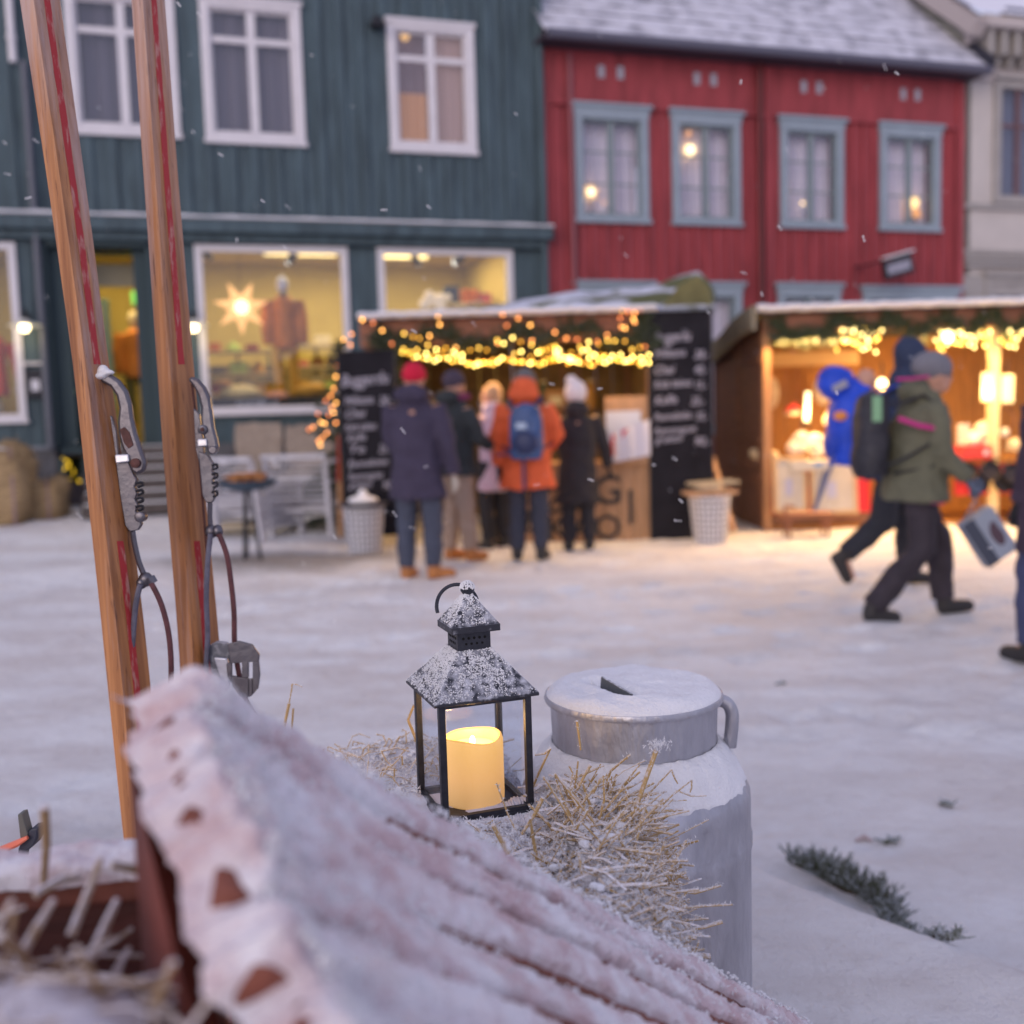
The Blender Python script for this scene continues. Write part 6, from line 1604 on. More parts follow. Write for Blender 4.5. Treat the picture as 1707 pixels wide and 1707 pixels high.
# underside board and the box behind
q = MB(); a, b_ = CT + N * -.050 + D * .01, CT + W * .335 + N * -.050 + D * .01
q.prism([a, b_, b_ + Vector((0, 0, -.35)), a + Vector((0, 0, -.45))], D * .02); q.build("side_board", REDW, cart, smooth=False, world=True)
for k in (.35, .8): q = MB(); q.beam(CT + D * k + N * -.04 + W * -.02, CT + D * k + N * -.04 + W * .325, .04, .02, N); q.build("cross_batten", REDW, cart, smooth=False, world=True)
RY = .75
ra, rb_ = P(-120, 1462, RY), P(345, 1420, RY)
q = MB(); q.prism([ra, rb_, rb_ + Vector((0, 0, -.40)), ra + Vector((0, 0, -.40))], (0, .022, 0)); q.build("back_board", mat("dark_red_inner", (.105, .030, .022), .6, var=.35, vscale=14, bump=.3, bscale=60, stretch=(1, 3, 6)), cart, smooth=False, world=True)
q = MB(); q.prism([ra + Vector((0, -.008, -.03)), rb_ + Vector((0, -.008, -.03)), rb_ + Vector((0, -.008, 0.001)), ra + Vector((0, -.008, 0.001))], (0, .038, 0)); q.build("rim_rail", ENDW, cart, smooth=False, bevel=.003, world=True)
def rimf(u, v):
    p = ra + (rb_ - ra) * u; th = math.pi * v; n = fbm(Vector((p.x * 22, v * 2, 4)), 4)
    return p + Vector((0, .011 - (.024 + .005 * n) * math.cos(th), -.004 + (.011 + .007 * n) * math.sin(th) - (.008 if v in (0, 1) else 0)))
q = MB(); q.grid(rimf, 220, 20); q.build("rim_snow", thin, cart, world=True)
for px in (322,): q = MB(); a = P(px, 1440, RY - .004); q.beam(a, a + Vector((-.012, -.004, -.25)), .018, .008, (0, 1, 0)); q.build("strap_iron", REDW, cart, smooth=False, world=True)
q = MB(); q.bx(-.62, -.05, .30, RY, .55, .57); q.build("floor_board", REDW, cart, smooth=False, world=True)
for x, y in ((-.5, .4), (-.45, .73), (.15, .8)): q = MB(); q.beam((x, y, .2), (x, y, .62), .05, .05); q.build("leg", REDW, cart, smooth=False, world=True)
# straw and snow in the cart box
FSTRAW = frosty("frosted_straw", (.62, .42, .17), lo=.27, hi=.66, scale=220, nz=.42, col2=(.42, .27, .11), frost=(.80, .78, .82))
CSTRAW = frosty("cart_straw", (.42, .31, .20), lo=.18, hi=.55, scale=70, nz=.3, col2=(.40, .25, .12), frost=(.72, .68, .72))
cs = thing("straw_heap", "frosted straw heaped in the box of the red-brown cart", "straw", (-.35, .65, .9), 0)
def heap(u, v):
    x = -.52 + .46 * u; y = .34 + .40 * v
    lim = -.20 + (.60 - y) * .61
    z = 1.052 - .05 * sst(.46, .60, y) - .20 * sst(.585, .72, y) + .026 * fbm(Vector((x * 11, y * 11, 2)), 4) - .07 * sst(lim - .05, lim + .03, x) + .02 * math.exp(-((x + .34) / .06) ** 2)
    return Vector((x, y, z))
q = MB(); q.grid(heap, 150, 130); q.build("snowy_mass", frosty("snowy_straw_mass", (.42, .28, .15), lo=.05, hi=.5, scale=30, nz=.30, col2=(.25, .14, .08), frost=(.66, .62, .67)), cs, world=True)
q = MB(); r = random.Random(6)
for _ in range(330):
    c = heap(r.random(), r.random()) + Vector((0, 0, .008)); d = Vector((r.gauss(0, 1), r.gauss(0, 1), r.gauss(0, .45))).normalized() * r.uniform(.015, .055)
    q.tube([c - d, c + Vector((0, 0, .004)), c + d], r.uniform(.0008, .0023), 4)
tag(q.build("loose_straw", CSTRAW, cs, smooth=False, world=True), kind="stuff")
big = [((58, 1492), (135, 1462), .74), ((118, 1560), (168, 1432), .70), ((185, 1440), (305, 1488), .76), ((243, 1545), (287, 1415), .70), ((74, 1345), (72, 1485), .78), ((150, 1600), (195, 1500), .66), ((235, 1700), (402, 1640), .56), ((20, 1620), (90, 1500), .64), ((300, 1600), (395, 1585), .62), ((0, 1560), (60, 1640), .6), ((90, 1680), (190, 1640), .58), ((330, 1560), (260, 1600), .64)]
for i, (a, b_, Y) in enumerate(big):
    Y *= .86; q = MB(); A_, B_ = P(*a, Y), P(*b_, Y + .03); m_ = (A_ + B_) / 2 + Vector((.002, 0, .004))
    q.tube([A_, m_, B_], [.0031, .0028, .0019], 6); q.build("straw_stalk", CSTRAW, cs, world=True)

# --- strap handle at the left edge
t = thing("ski_pole", "black pole grip with a grey tab and shiny orange strap, beyond the cart rim", "ski pole", P(30, 1440, 1.15), 0)
q = MB(); Y = 1.15
q.prism([P(x, y, Y) for x, y in ((40, 1392), (52, 1382), (63, 1380), (62, 1398), (56, 1410), (44, 1420), (36, 1425), (30, 1415))], (0, .02, 0)); q.build("grip", mat("grip_black", (.04, .045, .07), .5), t, smooth=False, bevel=.002, world=True)
q = MB(); q.prism([P(x, y, Y - .002) for x, y in ((29, 1358), (37, 1356), (46, 1390), (44, 1402), (34, 1402))], (0, .014, 0)); q.build("tab", mat("grey_green_tab", (.13, .13, .12), .6), t, smooth=False, bevel=.001, world=True)
q = MB(); q.tube([P(-60, 1432, Y - .03), P(0, 1418, Y - .015), P(28, 1406, Y - .006), P(46, 1396, Y - .004)], [.006, .006, .0055, .003], 10, .7); q.build("strap", mat("orange_reflex", (.85, .22, .13), .3), t, world=True)
q = MB(); q.tube([P(40, 1415, Y + .01), P(30, 1520, Y + .02), P(10, 1700, Y + .05)], .006, 8); q.build("shaft", DARKMET, t, world=True)

# --- skis
m = bpy.data.materials.new("ski_wood"); m.use_nodes = True; tt = m.node_tree; b = tt.nodes["Principled BSDF"]; b.inputs["Roughness"].default_value = .42
tc = tt.nodes.new("ShaderNodeTexCoord"); mp = tt.nodes.new("ShaderNodeMapping"); mp.inputs["Scale"].default_value = (60, 60, 1.6); tt.links.new(tc.outputs["Object"], mp.inputs[0])
n1 = tt.nodes.new("ShaderNodeTexNoise"); n1.inputs["Scale"].default_value = 1.6; n1.inputs["Detail"].default_value = 7; tt.links.new(mp.outputs[0], n1.inputs["Vector"])
r1 = tt.nodes.new("ShaderNodeValToRGB"); r1.color_ramp.elements[0].position = .3; r1.color_ramp.elements[1].position = .72
r1.color_ramp.elements[0].color = (.25, .090, .028, 1); r1.color_ramp.elements[1].color = (.54, .235, .085, 1); tt.links.new(n1.outputs["Fac"], r1.inputs[0])
mp2 = tt.nodes.new("ShaderNodeMapping"); mp2.inputs["Scale"].default_value = (22, 22, 1.1); mp2.inputs["Location"].default_value = (3, 1, 0); tt.links.new(tc.outputs["Object"], mp2.inputs[0])
n2 = tt.nodes.new("ShaderNodeTexNoise"); n2.inputs["Scale"].default_value = 1.3; n2.inputs["Detail"].default_value = 8; n2.inputs["Roughness"].default_value = .7; tt.links.new(mp2.outputs[0], n2.inputs["Vector"])
sz = tt.nodes.new("ShaderNodeSeparateXYZ"); tt.links.new(tc.outputs["Object"], sz.inputs[0])
hm = tt.nodes.new("ShaderNodeMapRange"); hm.inputs["From Min"].default_value = 1.2; hm.inputs["From Max"].default_value = 2.0; hm.inputs["To Min"].default_value = -.10; hm.inputs["To Max"].default_value = .16
tt.links.new(sz.outputs[2], hm.inputs[0]); ad = tt.nodes.new("ShaderNodeMath"); tt.links.new(n2.outputs["Fac"], ad.inputs[0]); tt.links.new(hm.outputs[0], ad.inputs[1])
mr = tt.nodes.new("ShaderNodeMapRange"); mr.inputs["From Min"].default_value = .48; mr.inputs["From Max"].default_value = .70; mr.inputs["To Max"].default_value = .62; tt.links.new(ad.outputs[0], mr.inputs[0])
mx = tt.nodes.new("ShaderNodeMix"); mx.data_type = 'RGBA'; tt.links.new(mr.outputs[0], mx.inputs[0]); tt.links.new(r1.outputs[0], mx.inputs[6]); mx.inputs[7].default_value = (.52, .42, .42, 1)
n5 = tt.nodes.new("ShaderNodeTexNoise"); n5.inputs["Scale"].default_value = 1; n5.inputs["Detail"].default_value = 5; mp5 = tt.nodes.new("ShaderNodeMapping"); mp5.inputs["Scale"].default_value = (260, 260, 22); tt.links.new(tc.outputs["Object"], mp5.inputs[0]); tt.links.new(mp5.outputs[0], n5.inputs["Vector"])
r5 = tt.nodes.new("ShaderNodeValToRGB"); r5.color_ramp.elements[0].position = .60; r5.color_ramp.elements[1].position = .74; r5.color_ramp.elements[0].color = (1, 1, 1, 1); r5.color_ramp.elements[1].color = (.42, .36, .34, 1); tt.links.new(n5.outputs["Fac"], r5.inputs[0])
m5 = tt.nodes.new("ShaderNodeMix"); m5.data_type = 'RGBA'; m5.blend_type = 'MULTIPLY'; m5.inputs[0].default_value = 1; tt.links.new(mx.outputs[2], m5.inputs[6]); tt.links.new(r5.outputs[0], m5.inputs[7]); tt.links.new(m5.outputs[2], b.inputs["Base Color"])
bp_ = tt.nodes.new("ShaderNodeBump"); bp_.inputs["Strength"].default_value = .35; bp_.inputs["Distance"].default_value = .001; tt.links.new(n1.outputs["Fac"], bp_.inputs["Height"]); tt.links.new(bp_.outputs[0], b.inputs["Normal"])
SKIW = m
STEEL = frosty("binding_steel", (.17, .18, .215), lo=.58, hi=1.05, scale=90, nz=.3, rough=.36, metal=.85, col2=(.10, .08, .09), frost=(.5, .5, .56), bump=.2)
STEEL2 = mat("bright_steel", (.55, .56, .62), .3, .8, var=.2, vscale=60)
RUST = mat("rusty_brown", (.10, .04, .035), .7, var=.4, vscale=80)
CABB = mat("cable_brown", (.10, .035, .04), .5, var=.4, vscale=60); CABG = mat("cable_grey", (.14, .14, .19), .5, .4, var=.3, vscale=60)
STRIPE = mat("red_stripe_paint", (.42, .03, .035), .6, col2=(.50, .24, .20), vscale=120, thr=(.52, .66), stretch=(1, 1, .25))
def edge_at(tab, y):
    for a, b_ in zip(tab, tab[1:]):
        if a[0] <= y <= b_[0] or b_ is tab[-1]:
            k = (y - a[0]) / (b_[0] - a[0]); return tuple(x + (w_ - x) * k for x, w_ in zip(a[1:], b_[1:]))
def smooth_edge(tab, y):
    v = [edge_at(tab, max(tab[0][0], min(tab[-1][0], y + d))) for d in (-60, -30, 0, 30, 60)]
    return [sum(c) / 5 for c in zip(*v)]
def ski(tab, Yt, Yb, label, stripe_end, y0=-330, y1=2080):
    t = thing("wooden_ski", label, "ski", P(tab[-1][1], y1, Yb), 0, "wooden skis standing behind the cart")
    t['label'] = label; rings = []; st = []; n = 90
    for i in range(n + 1):
        y = y0 + (y1 - y0) * i / n; l, r_ = smooth_edge(tab, y) if y < 1900 else edge_at(tab, y); Y = Yt + (Yb - Yt) * i / n
        nar = sst(y0 - 40, y0 + 170, y); c_ = (l + r_) / 2; l = c_ + (l - c_) * nar; r_ = c_ + (r_ - c_) * nar
        m_ = l + (r_ - l) * .30
        A_, B_, C_ = P(l, y, Y + .004), P(m_, y, Y - .010), P(r_, y, Y + .036)
        # softly rounded ridge
        rings.append([A_, A_ * .3 + B_ * .7 , B_ + (C_ - B_) * .06 , B_ + (C_ - B_) * .40, B_ + (C_ - B_) * .60, C_, C_ + (A_ - B_) * .9, A_ + (C_ - B_) * .1])
        if y < stripe_end or y > 900:
            nn = (C_ - B_).cross(P(m_, y + 10, Y) - P(m_, y, Y)).normalized(); nn = nn if nn.y < 0 else -nn
            c0 = B_ + (C_ - B_) * (.52 + .012 * noise.noise(Vector((y * .02, Yt, 0)))); wv = (C_ - B_).normalized() * (.0058 + .0014 * noise.noise(Vector((y * .03, 3, Yt))))
            st.append((y, c0 - wv + nn * .0006, c0 + wv + nn * .0006, c0 + wv - nn * .002, c0 - wv - nn * .002))
    q = MB(); q.loft(rings); q.build("ski_body", SKIW, t, smooth=True, world=True)
    for part in ([s_ for s_ in st if s_[0] < stripe_end], [s_ for s_ in st if s_[0] > 900]):
        if len(part) > 1: q = MB(); q.loft([list(s_[1:]) for s_ in part]); q.build("red_stripe", STRIPE, t, smooth=False, world=True)
    return t
tab1 = [(-340, -18, 56), (0, 33, 100), (300, 79, 142), (600, 121, 181), (1000, 165, 236), (1150, 180, 252), (1390, 205, 272), (2080, 285, 350)]
tab2 = [(-340, 196, 244), (0, 219, 275), (300, 240, 297), (600, 261, 322), (800, 275, 340), (1060, 297, 365), (1200, 305, 376), (2080, 372, 440)]
s1 = ski(tab1, 1.50, 1.46, "left one of the two upright wooden skis with a red centre stripe, its binding rusty", 622)
s2 = ski(tab2, 1.62, 1.58, "right one of two upright wooden skis with red stripes, its toe iron standing free", 632)
def plate(name, pts, Y, th, m_, par, bev=.0012):
    q = MB(); q.prism([P(x, y, Y) for x, y in pts], (0, th, 0)); return q.build(name, m_, par, smooth=False, bevel=bev, world=True)
def rod(name, pts, Y, rad, m_, par, n=8, sq=1):
    # smooth through the points
    pp = [P(x, y, Y) for x, y in pts]; out = []
    for i in range(len(pp) - 1):
        p0, p1, p2, p3 = pp[max(0, i - 1)], pp[i], pp[i + 1], pp[min(len(pp) - 1, i + 2)]
        for k in range(6):
            u = k / 6; out.append(.5 * ((2 * p1) + (-p0 + p2) * u + (2 * p0 - 5 * p1 + 4 * p2 - p3) * u * u + (-p0 + 3 * p1 - 3 * p2 + p3) * u ** 3))
    out.append(pp[-1]); q = MB(); q.tube(out, rad, n, sq); return q.build(name, m_, par, world=True)
def disc(name, px, py, rad_px, Y, th, m_, par):
    q = MB(); c = P(px, py, Y); r_ = rad_px / FPX * Y; q.lathe([(r_ * .8, -.001), (r_, 0), (r_, th)], 18, c, Matrix.Rotation(R(-90), 3, 'X')); return q.build(name, m_, par, world=True)
Y = 1.50
rod("base_rail", [(172, 640), (186, 690), (197, 745), (214, 880), (228, 1000)], Y + .016, .0032, RUST, s1, sq=.7)
plate("buckle_lever", [(161, 629), (168, 620), (180, 622), (198, 634), (211, 652), (218, 675), (221, 700), (227, 725), (236, 752), (243, 772), (240, 785), (228, 792), (218, 786), (212, 765), (203, 748), (197, 728), (195, 705), (197, 680), (193, 660), (183, 645), (168, 637)], Y, .012, STEEL, s1, .0042)
plate("rust_patch", [(199, 716), (207, 712), (215, 720), (222, 742), (214, 748), (206, 738)], Y - .0016, .003, RUST, s1, .0008)
plate("tooth_plate", [(191, 760), (212, 765), (222, 790), (228, 800), (224, 812), (229, 822), (225, 832), (230, 842), (226, 852), (231, 860), (236, 874), (230, 884), (216, 887), (208, 876), (200, 830)], Y + .004, .009, STEEL, s1, .0015)
plate("side_plate", [(176, 688), (186, 694), (194, 720), (198, 770), (206, 800), (200, 806), (188, 770), (180, 720)], Y + .008, .008, STEEL, s1, .001)
plate("clamp_band", [(190, 758), (214, 757), (216, 770), (192, 773)], Y - .004, .014, STEEL2, s1, .002)
disc("rivet", 225, 772, 8, Y - .004, .006, RUST, s1); disc("pivot", 233, 862, 9, Y - .002, .012, STEEL, s1)
for k in range(4): rod("spring_coil", [(226, 806 + 13 * k), (236, 804 + 13 * k), (238, 809 + 13 * k), (230, 812 + 13 * k)], Y + .004, .0022, DARKMET, s1, 6)
rod("pull_rod", [(221, 886), (224, 905), (231, 935), (240, 958)], Y + .006, .0042, STEEL, s1)
q = MB(); q.ell(P(243, 966, Y + .004), (.011, .008, .011), 12); q.ell(P(236, 972, Y + .002), (.008, .007, .009), 10); q.tube([P(250, 962, Y), P(256, 972, Y)], .007, 8); q.build("cable_clamp", STEEL, s1, world=True)
rod("cable", [(234, 974), (226, 1010), (220, 1080), (213, 1150), (208, 1230), (208, 1300), (214, 1360), (226, 1410)], Y - .006, .0042, CABG, s1)
rod("cable", [(252, 972), (268, 1005), (280, 1050), (285, 1100), (284, 1160), (275, 1230)], Y - .004, .0042, CABB, s1)
plate("toe_iron", [(226, 1262), (250, 1268), (266, 1292), (256, 1330), (240, 1345), (228, 1338)], Y - .01, .012, STEEL, s1, .002)
plate("toe_clip", [(224, 1306), (252, 1308), (250, 1314), (224, 1313)], Y - .014, .006, STEEL2, s1)
plate("heel_block", [(252, 1358), (286, 1352), (296, 1400), (256, 1410)], Y - .02, .03, mat("turquoise_plastic", (.10, .22, .24), .6), s1, .003)
q = MB(); q.ell(P(172, 619, Y), (.009, .008, .010), 10); q.ell(P(166, 627, Y), (.012, .009, .005), 10); q.ell(P(180, 621, Y), (.010, .008, .004), 10); q.fuse("snow_cap", snow, s1, .002, world=True, noise_amp=.001)
Y = 1.60
rod("base_rail", [(320, 640), (326, 690), (332, 760), (340, 860), (348, 960)], Y + .012, .003, RUST, s2, sq=.7)
plate("buckle_lever", [(312, 633), (318, 627), (330, 632), (341, 645), (349, 663), (353, 688), (356, 712), (362, 735), (364, 748), (358, 758), (347, 758), (342, 742), (337, 722), (334, 700), (335, 680), (330, 660), (322, 645)], Y, .012, STEEL, s2, .0042)
plate("side_plate", [(322, 680), (332, 690), (338, 730), (340, 770), (334, 780), (326, 750)], Y + .006, .008, STEEL, s2, .001)
disc("pivot", 337, 716, 8, Y - .004, .006, STEEL, s2); disc("rivet", 337, 716, 3.5, Y - .006, .003, RUST, s2)
plate("clamp_band", [(328, 732), (345, 731), (346, 744), (329, 745)], Y - .003, .014, STEEL2, s2, .002)
disc("pivot", 354, 750, 7, Y - .003, .01, STEEL, s2)
plate("tooth_plate", [(330, 752), (346, 758), (352, 768), (358, 775), (353, 784), (359, 792), (354, 801), (360, 810), (355, 819), (359, 828), (354, 838), (343, 838), (337, 826)], Y + .004, .009, STEEL, s2, .0015)
for k in range(4): rod("spring_coil", [(353, 776 + 15 * k), (361, 774 + 15 * k), (362, 780 + 15 * k), (355, 783 + 15 * k)], Y + .002, .002, DARKMET, s2, 6)
rod("pull_rod", [(350, 838), (350, 860), (351, 878)], Y + .006, .004, STEEL, s2)
q = MB(); q.ell(P(352, 886, Y + .004), (.010, .008, .011), 12); q.ell(P(363, 885, Y + .002), (.009, .008, .010), 10); q.build("cable_clamp", STEEL, s2, world=True)
rod("cable", [(351, 890), (346, 940), (344, 1000), (346, 1060), (343, 1118), (338, 1160)], Y - .006, .0042, CABG, s2)
rod("cable", [(365, 890), (378, 925), (385, 970), (390, 1020), (391, 1072), (396, 1110), (404, 1150), (413, 1175), (428, 1198), (444, 1225), (458, 1262)], Y - .004, .0042, CABB, s2)
plate("toe_iron", [(345, 1078), (360, 1070), (378, 1072), (386, 1090), (382, 1120), (372, 1140), (352, 1122)], Y, .012, frosty("frosted_steel", (.20, .21, .25), lo=.2, hi=.6, scale=90, nz=.3, frost=(.55, .55, .6)), s2, .002)
plate("toe_wing", [(356, 1096), (378, 1098), (386, 1120), (380, 1150), (366, 1128)], Y - .016, .008, STEEL2, s2, .002)
for pts in ([(379, 1074), (398, 1069), (420, 1075), (432, 1092), (431, 1103), (384, 1106)], [(377, 1106), (386, 1106), (386, 1140), (379, 1130)], [(403, 1103), (414, 1103), (414, 1130), (403, 1130)], [(386, 1127), (402.5, 1130.5), (414, 1131), (414, 1163), (400, 1163), (386, 1144)], [(421, 1103.5), (431, 1103.5), (433, 1125), (430, 1148), (421, 1158)], [(414.5, 1132), (420.6, 1132), (420.6, 1159), (414.5, 1163)]):
    plate("slotted_plate", pts, Y - .020, .006, STEEL, s2, .0008)

# --- straw bale carrying the lantern
def far_edge_y(x):
    s = (x - CT.x - W.x * -.037) / D.x
    return (CT + D * s + W * -.037).y
def bale_z(x, y):
    z = .838 + .012 * fbm(Vector((x * 12, y * 12, 5)), 4)
    z += .018 * sst(.04, .10, x) * sst(.20, .12, x)
    z -= .075 * sst(.08, .18, x) + .03 * sst(.15, .19, x)
    z += .018 * fbm(Vector((x * 30, y * 30, 2)), 4) * sst(-.05, .03, x)
    z -= .05 * sst(1.52, 1.66, y) + .06 * sst(-.22, -.40, x)
    return z
hb_ = thing("hay_bale", "frosted straw bale carrying the lantern in front of the milk can", "hay bale", (0, 1.25, .3), 0)
def balef(u, v):
    x = -.42 + .605 * u; y0 = max(.9, far_edge_y(x) + .012); y1 = 1.66 - .32 * sst(-.06, .02, x)
    y = y0 + (y1 - y0) * v; z = bale_z(x, y)
    s_ = (x - CT.x - W.x * -.037) / D.x; ez = (CT + D * s_ + W * -.037).z - .035
    if ez < z: k_ = sst(-.05, .30, v); z = ez + (z - ez) * k_ + .006 * fbm(Vector((x * 30, y * 30, 1)), 3)
    if v > .97 or u > .985 or u < .01: z -= .10
    return Vector((x, y, z))
q = MB(); q.grid(balef, 170, 130)
q.build("snowy_top", frosty("snowy_straw_top", (.40, .27, .12), lo=.08, hi=.34, scale=70, nz=.30, col2=(.22, .13, .05), frost=(.76, .74, .79)), hb_, world=True)
q = MB(); q.bx(-.36, .20, 1.22, 1.30, .30, .62); q.bx(-.36, -.05, 1.30, 1.58, .30, .74); q.build("bale_body", strawm, hb_, smooth=False, world=True)
r = random.Random(17)
LC = P(791, 1338, 1.30)
def near_lantern(c, k=.068): return abs(c.x - LC.x) < k * 1.2 and abs(c.y - LC.y) < k * 1.2
straws = MB(); crystals = MB(); nS = 0
def crystal(c, s_):
    d = Vector((r.gauss(0, 1), r.gauss(0, 1), r.gauss(0, 1) + .4)).normalized() * s_; w1 = d.cross(Vector((r.random(), r.random(), r.random()))).normalized() * s_ * .20; w2 = d.cross(w1).normalized() * s_ * .20
    crystals.add([c + w1, c + w2 * .9, c - (w1 + w2) * .6, c + d], [(0, 1, 3), (1, 2, 3), (2, 0, 3)])
def add_straw(a, b_, rad, frost=.6, bend=.004, n=5):
    m_ = (a + b_) / 2 + Vector((r.gauss(0, bend), r.gauss(0, bend), r.gauss(0, bend)))
    straws.tube([a, m_, b_], [rad, rad, rad * .7], n)
    L_ = (b_ - a).length
    for _ in range(int(L_ * 1100 * frost)):
        u = r.random(); c = a + (b_ - a) * u + (m_ - (a + b_) / 2) * (1 - abs(2 * u - 1)) + Vector((r.gauss(0, 1), r.gauss(0, 1), abs(r.gauss(0, 1)))) * rad * .9; crystal(c, r.uniform(.0015, .0045))
while nS < 1700:
    u, v = r.random(), r.random()
    c = balef(u, v)
    right = c.x > .0
    if not right and r.random() < .68: continue
    if near_lantern(c): continue
    el = r.gauss(.05, .38) if right else r.gauss(.0, .25); an = r.uniform(0, 6.283) if r.random() < .5 else r.gauss(-.45, .5)
    d = Vector((math.cos(an) * math.cos(el), math.sin(an) * math.cos(el), math.sin(el))) * r.uniform(.010, .040)
    a, b_ = c - d * .7, c + d + Vector((0, 0, r.uniform(-.002, .012)))
    if near_lantern(b_, .062) or near_lantern(a, .062): continue
    add_straw(a, b_, r.choice([.0006, .0009, .0013, .0018]), .7 if right else .5, .003, 4); nS += 1
# broad flat stalks lying loosely, spilling to the right
for _ in range(210):
    u, v = r.random() ** .8, r.random(); c = balef(u, v) + Vector((0, 0, .006))
    if c.x < -.02 or near_lantern(c, .075): continue
    an = r.gauss(-.35, .7); el = r.gauss(-.12, .22); d = Vector((math.cos(an) * math.cos(el), math.sin(an) * math.cos(el), math.sin(el))) * r.uniform(.02, .055)
    rad = r.uniform(.0018, .0034); m_ = c + Vector((r.gauss(0, .004), r.gauss(0, .004), r.uniform(0, .006)))
    straws.tube([c - d, m_, c + d * .9], [rad, rad, rad * .8], 6, .35)
    for _k in range(16): e_ = r.uniform(-1, .9); crystal(c + d * e_ + Vector((r.gauss(0, .0015), r.gauss(0, .0015), .001)), r.uniform(.0015, .004))
# stalks sticking out over the can
for _ in range(100):
    x = r.uniform(.03, .165); y = r.uniform(max(1.10, far_edge_y(x) + .02), 1.30); a = Vector((x, y, bale_z(x, y)))
    an = r.gauss(-.2, .8); el = r.uniform(-.1, .75); d = Vector((math.cos(an) * math.cos(el), math.sin(an) * math.cos(el) * .6, math.sin(el))) * r.uniform(.03, .085)
    add_straw(a, a + d, r.uniform(.0008, .0022), .9, .005, 5)
for _ in range(60):
    x = r.uniform(-.34, -.10); y = r.uniform(1.3, 1.6); a = Vector((x, y, bale_z(x, y)))
    h_ = Vector((r.gauss(0, .018), 0, r.uniform(.008, .03))); add_straw(a, a + h_, .0011, .5); add_straw(a + h_, a + h_ + Vector((r.gauss(.012, .015), 0, -r.uniform(.0, .02))), .0011, .5)
for _ in range(46000):
    u, v = r.random(), r.random(); c = balef(u, v)
    if near_lantern(c, .058): continue
    crystal(c + Vector((0, 0, r.uniform(0, .008))), r.uniform(.002, .0075))
clump = MB()
for _ in range(900):
    u, v = r.random() ** .7, r.random(); c = balef(u, v)
    if near_lantern(c, .07): continue
    rr4 = r.uniform(.0015, .0065); c = c + Vector((0, 0, r.uniform(-.002, .008)))
    for _k in range(3): clump.ell(c + Vector((r.gauss(0, rr4 * .7), r.gauss(0, rr4 * .7), r.gauss(0, rr4 * .3))), (rr4, rr4 * r.uniform(.7, 1.1), rr4 * r.uniform(.5, .8)), 6)
    for _k in range(7): crystal(c + Vector((r.gauss(0, rr4), r.gauss(0, rr4), rr4 * .4)), r.uniform(.002, .005))
for _ in range(46):
    x = r.uniform(.00, .15); y = r.uniform(max(1.08, far_edge_y(x) + .03), 1.29); a = Vector((x, y, bale_z(x, y) - .005))
    d = Vector((r.gauss(.0, .035), r.gauss(0, .02), r.uniform(.025, .075))); rad = r.uniform(.0008, .0020)
    add_straw(a, a + d, rad, .8, .004, 5)
    if r.random() < .5: add_straw(a + d, a + d + Vector((r.gauss(0, .02), 0, -r.uniform(0, .02))), rad * .8, .8, .002, 4)
tag(clump.build("snow_clumps", snow, hb_, world=True, fixn=False), kind="stuff")
tag(straws.build("loose_straw", FSTRAW, hb_, smooth=False, world=True, fixn=False), kind="stuff")
tag(crystals.build("hoar_frost", snow, hb_, smooth=False, world=True, fixn=False), kind="stuff")
straws = MB(); crystals = MB()
for pts, Y, rad in ((((1029, 1420), (1064, 1335), (1094, 1250)), 1.17, .0050), (((906, 1295), (960, 1380), (1020, 1440)), 1.14, .0026), (((925, 1290), (990, 1370), (1030, 1450)), 1.15, .0034), (((690, 1175), (680, 1200), (697, 1240)), 1.40, .0040), (((968, 1250), (965, 1225), (962, 1202)), 1.28, .0028), (((1075, 1420), (1120, 1470), (1118, 1455)), 1.13, .003),
                    (((822, 1375), (838, 1405), (846, 1422)), 1.10, .0060), (((1150, 1550), (1175, 1545), (1204, 1536)), 1.14, .0034), (((1140, 1590), (1160, 1592), (1184, 1594)), 1.13, .0045), (((1050, 1460), (1085, 1480), (1130, 1498)), 1.13, .0030), (((870, 1390), (890, 1360), (905, 1330)), 1.14, .0040), (((1000, 1390), (1045, 1375), (1105, 1373)), 1.16, .0012), (((1010, 1310), (1040, 1285), (1075, 1268)), 1.24, .0010),
                    (((470, 1275), (474, 1210), (482, 1172)), 1.50, .0038), (((482, 1172), (486, 1150), (487, 1140)), 1.50, .002), (((487, 1140), (495, 1141), (504, 1145)), 1.50, .0016), (((478, 1280), (486, 1220), (489, 1180)), 1.52, .0026), (((1080, 1500), (1120, 1488), (1165, 1482)), 1.12, .0022), (((960, 1320), (975, 1292), (985, 1275)), 1.22, .0034), (((985, 1330), (1000, 1300), (1012, 1290)), 1.22, .0030)):
    pp = [P(x, y, Y) for x, y in pts]; q = MB(); q.tube(pp, [rad * .7, rad * .85, rad], 8, .6); q.build("straw_stalk", FSTRAW, hb_, world=True)
    for a, b_ in zip(pp, pp[1:]):
        for _ in range(int((b_ - a).length * 900)): crystal(a + (b_ - a) * r.random() + Vector((r.gauss(0, 1), r.gauss(0, 1), abs(r.gauss(0, 1)))) * rad * .7, r.uniform(.0012, .0035))
tip = P(1096, 1246, 1.17)
for _ in range(160): crystal(tip + Vector((r.gauss(0, .006), r.gauss(0, .004), r.gauss(.002, .003))), r.uniform(.002, .005))
tag(crystals.build("stalk_frost", snow, hb_, smooth=False, world=True, fixn=False), kind="stuff")

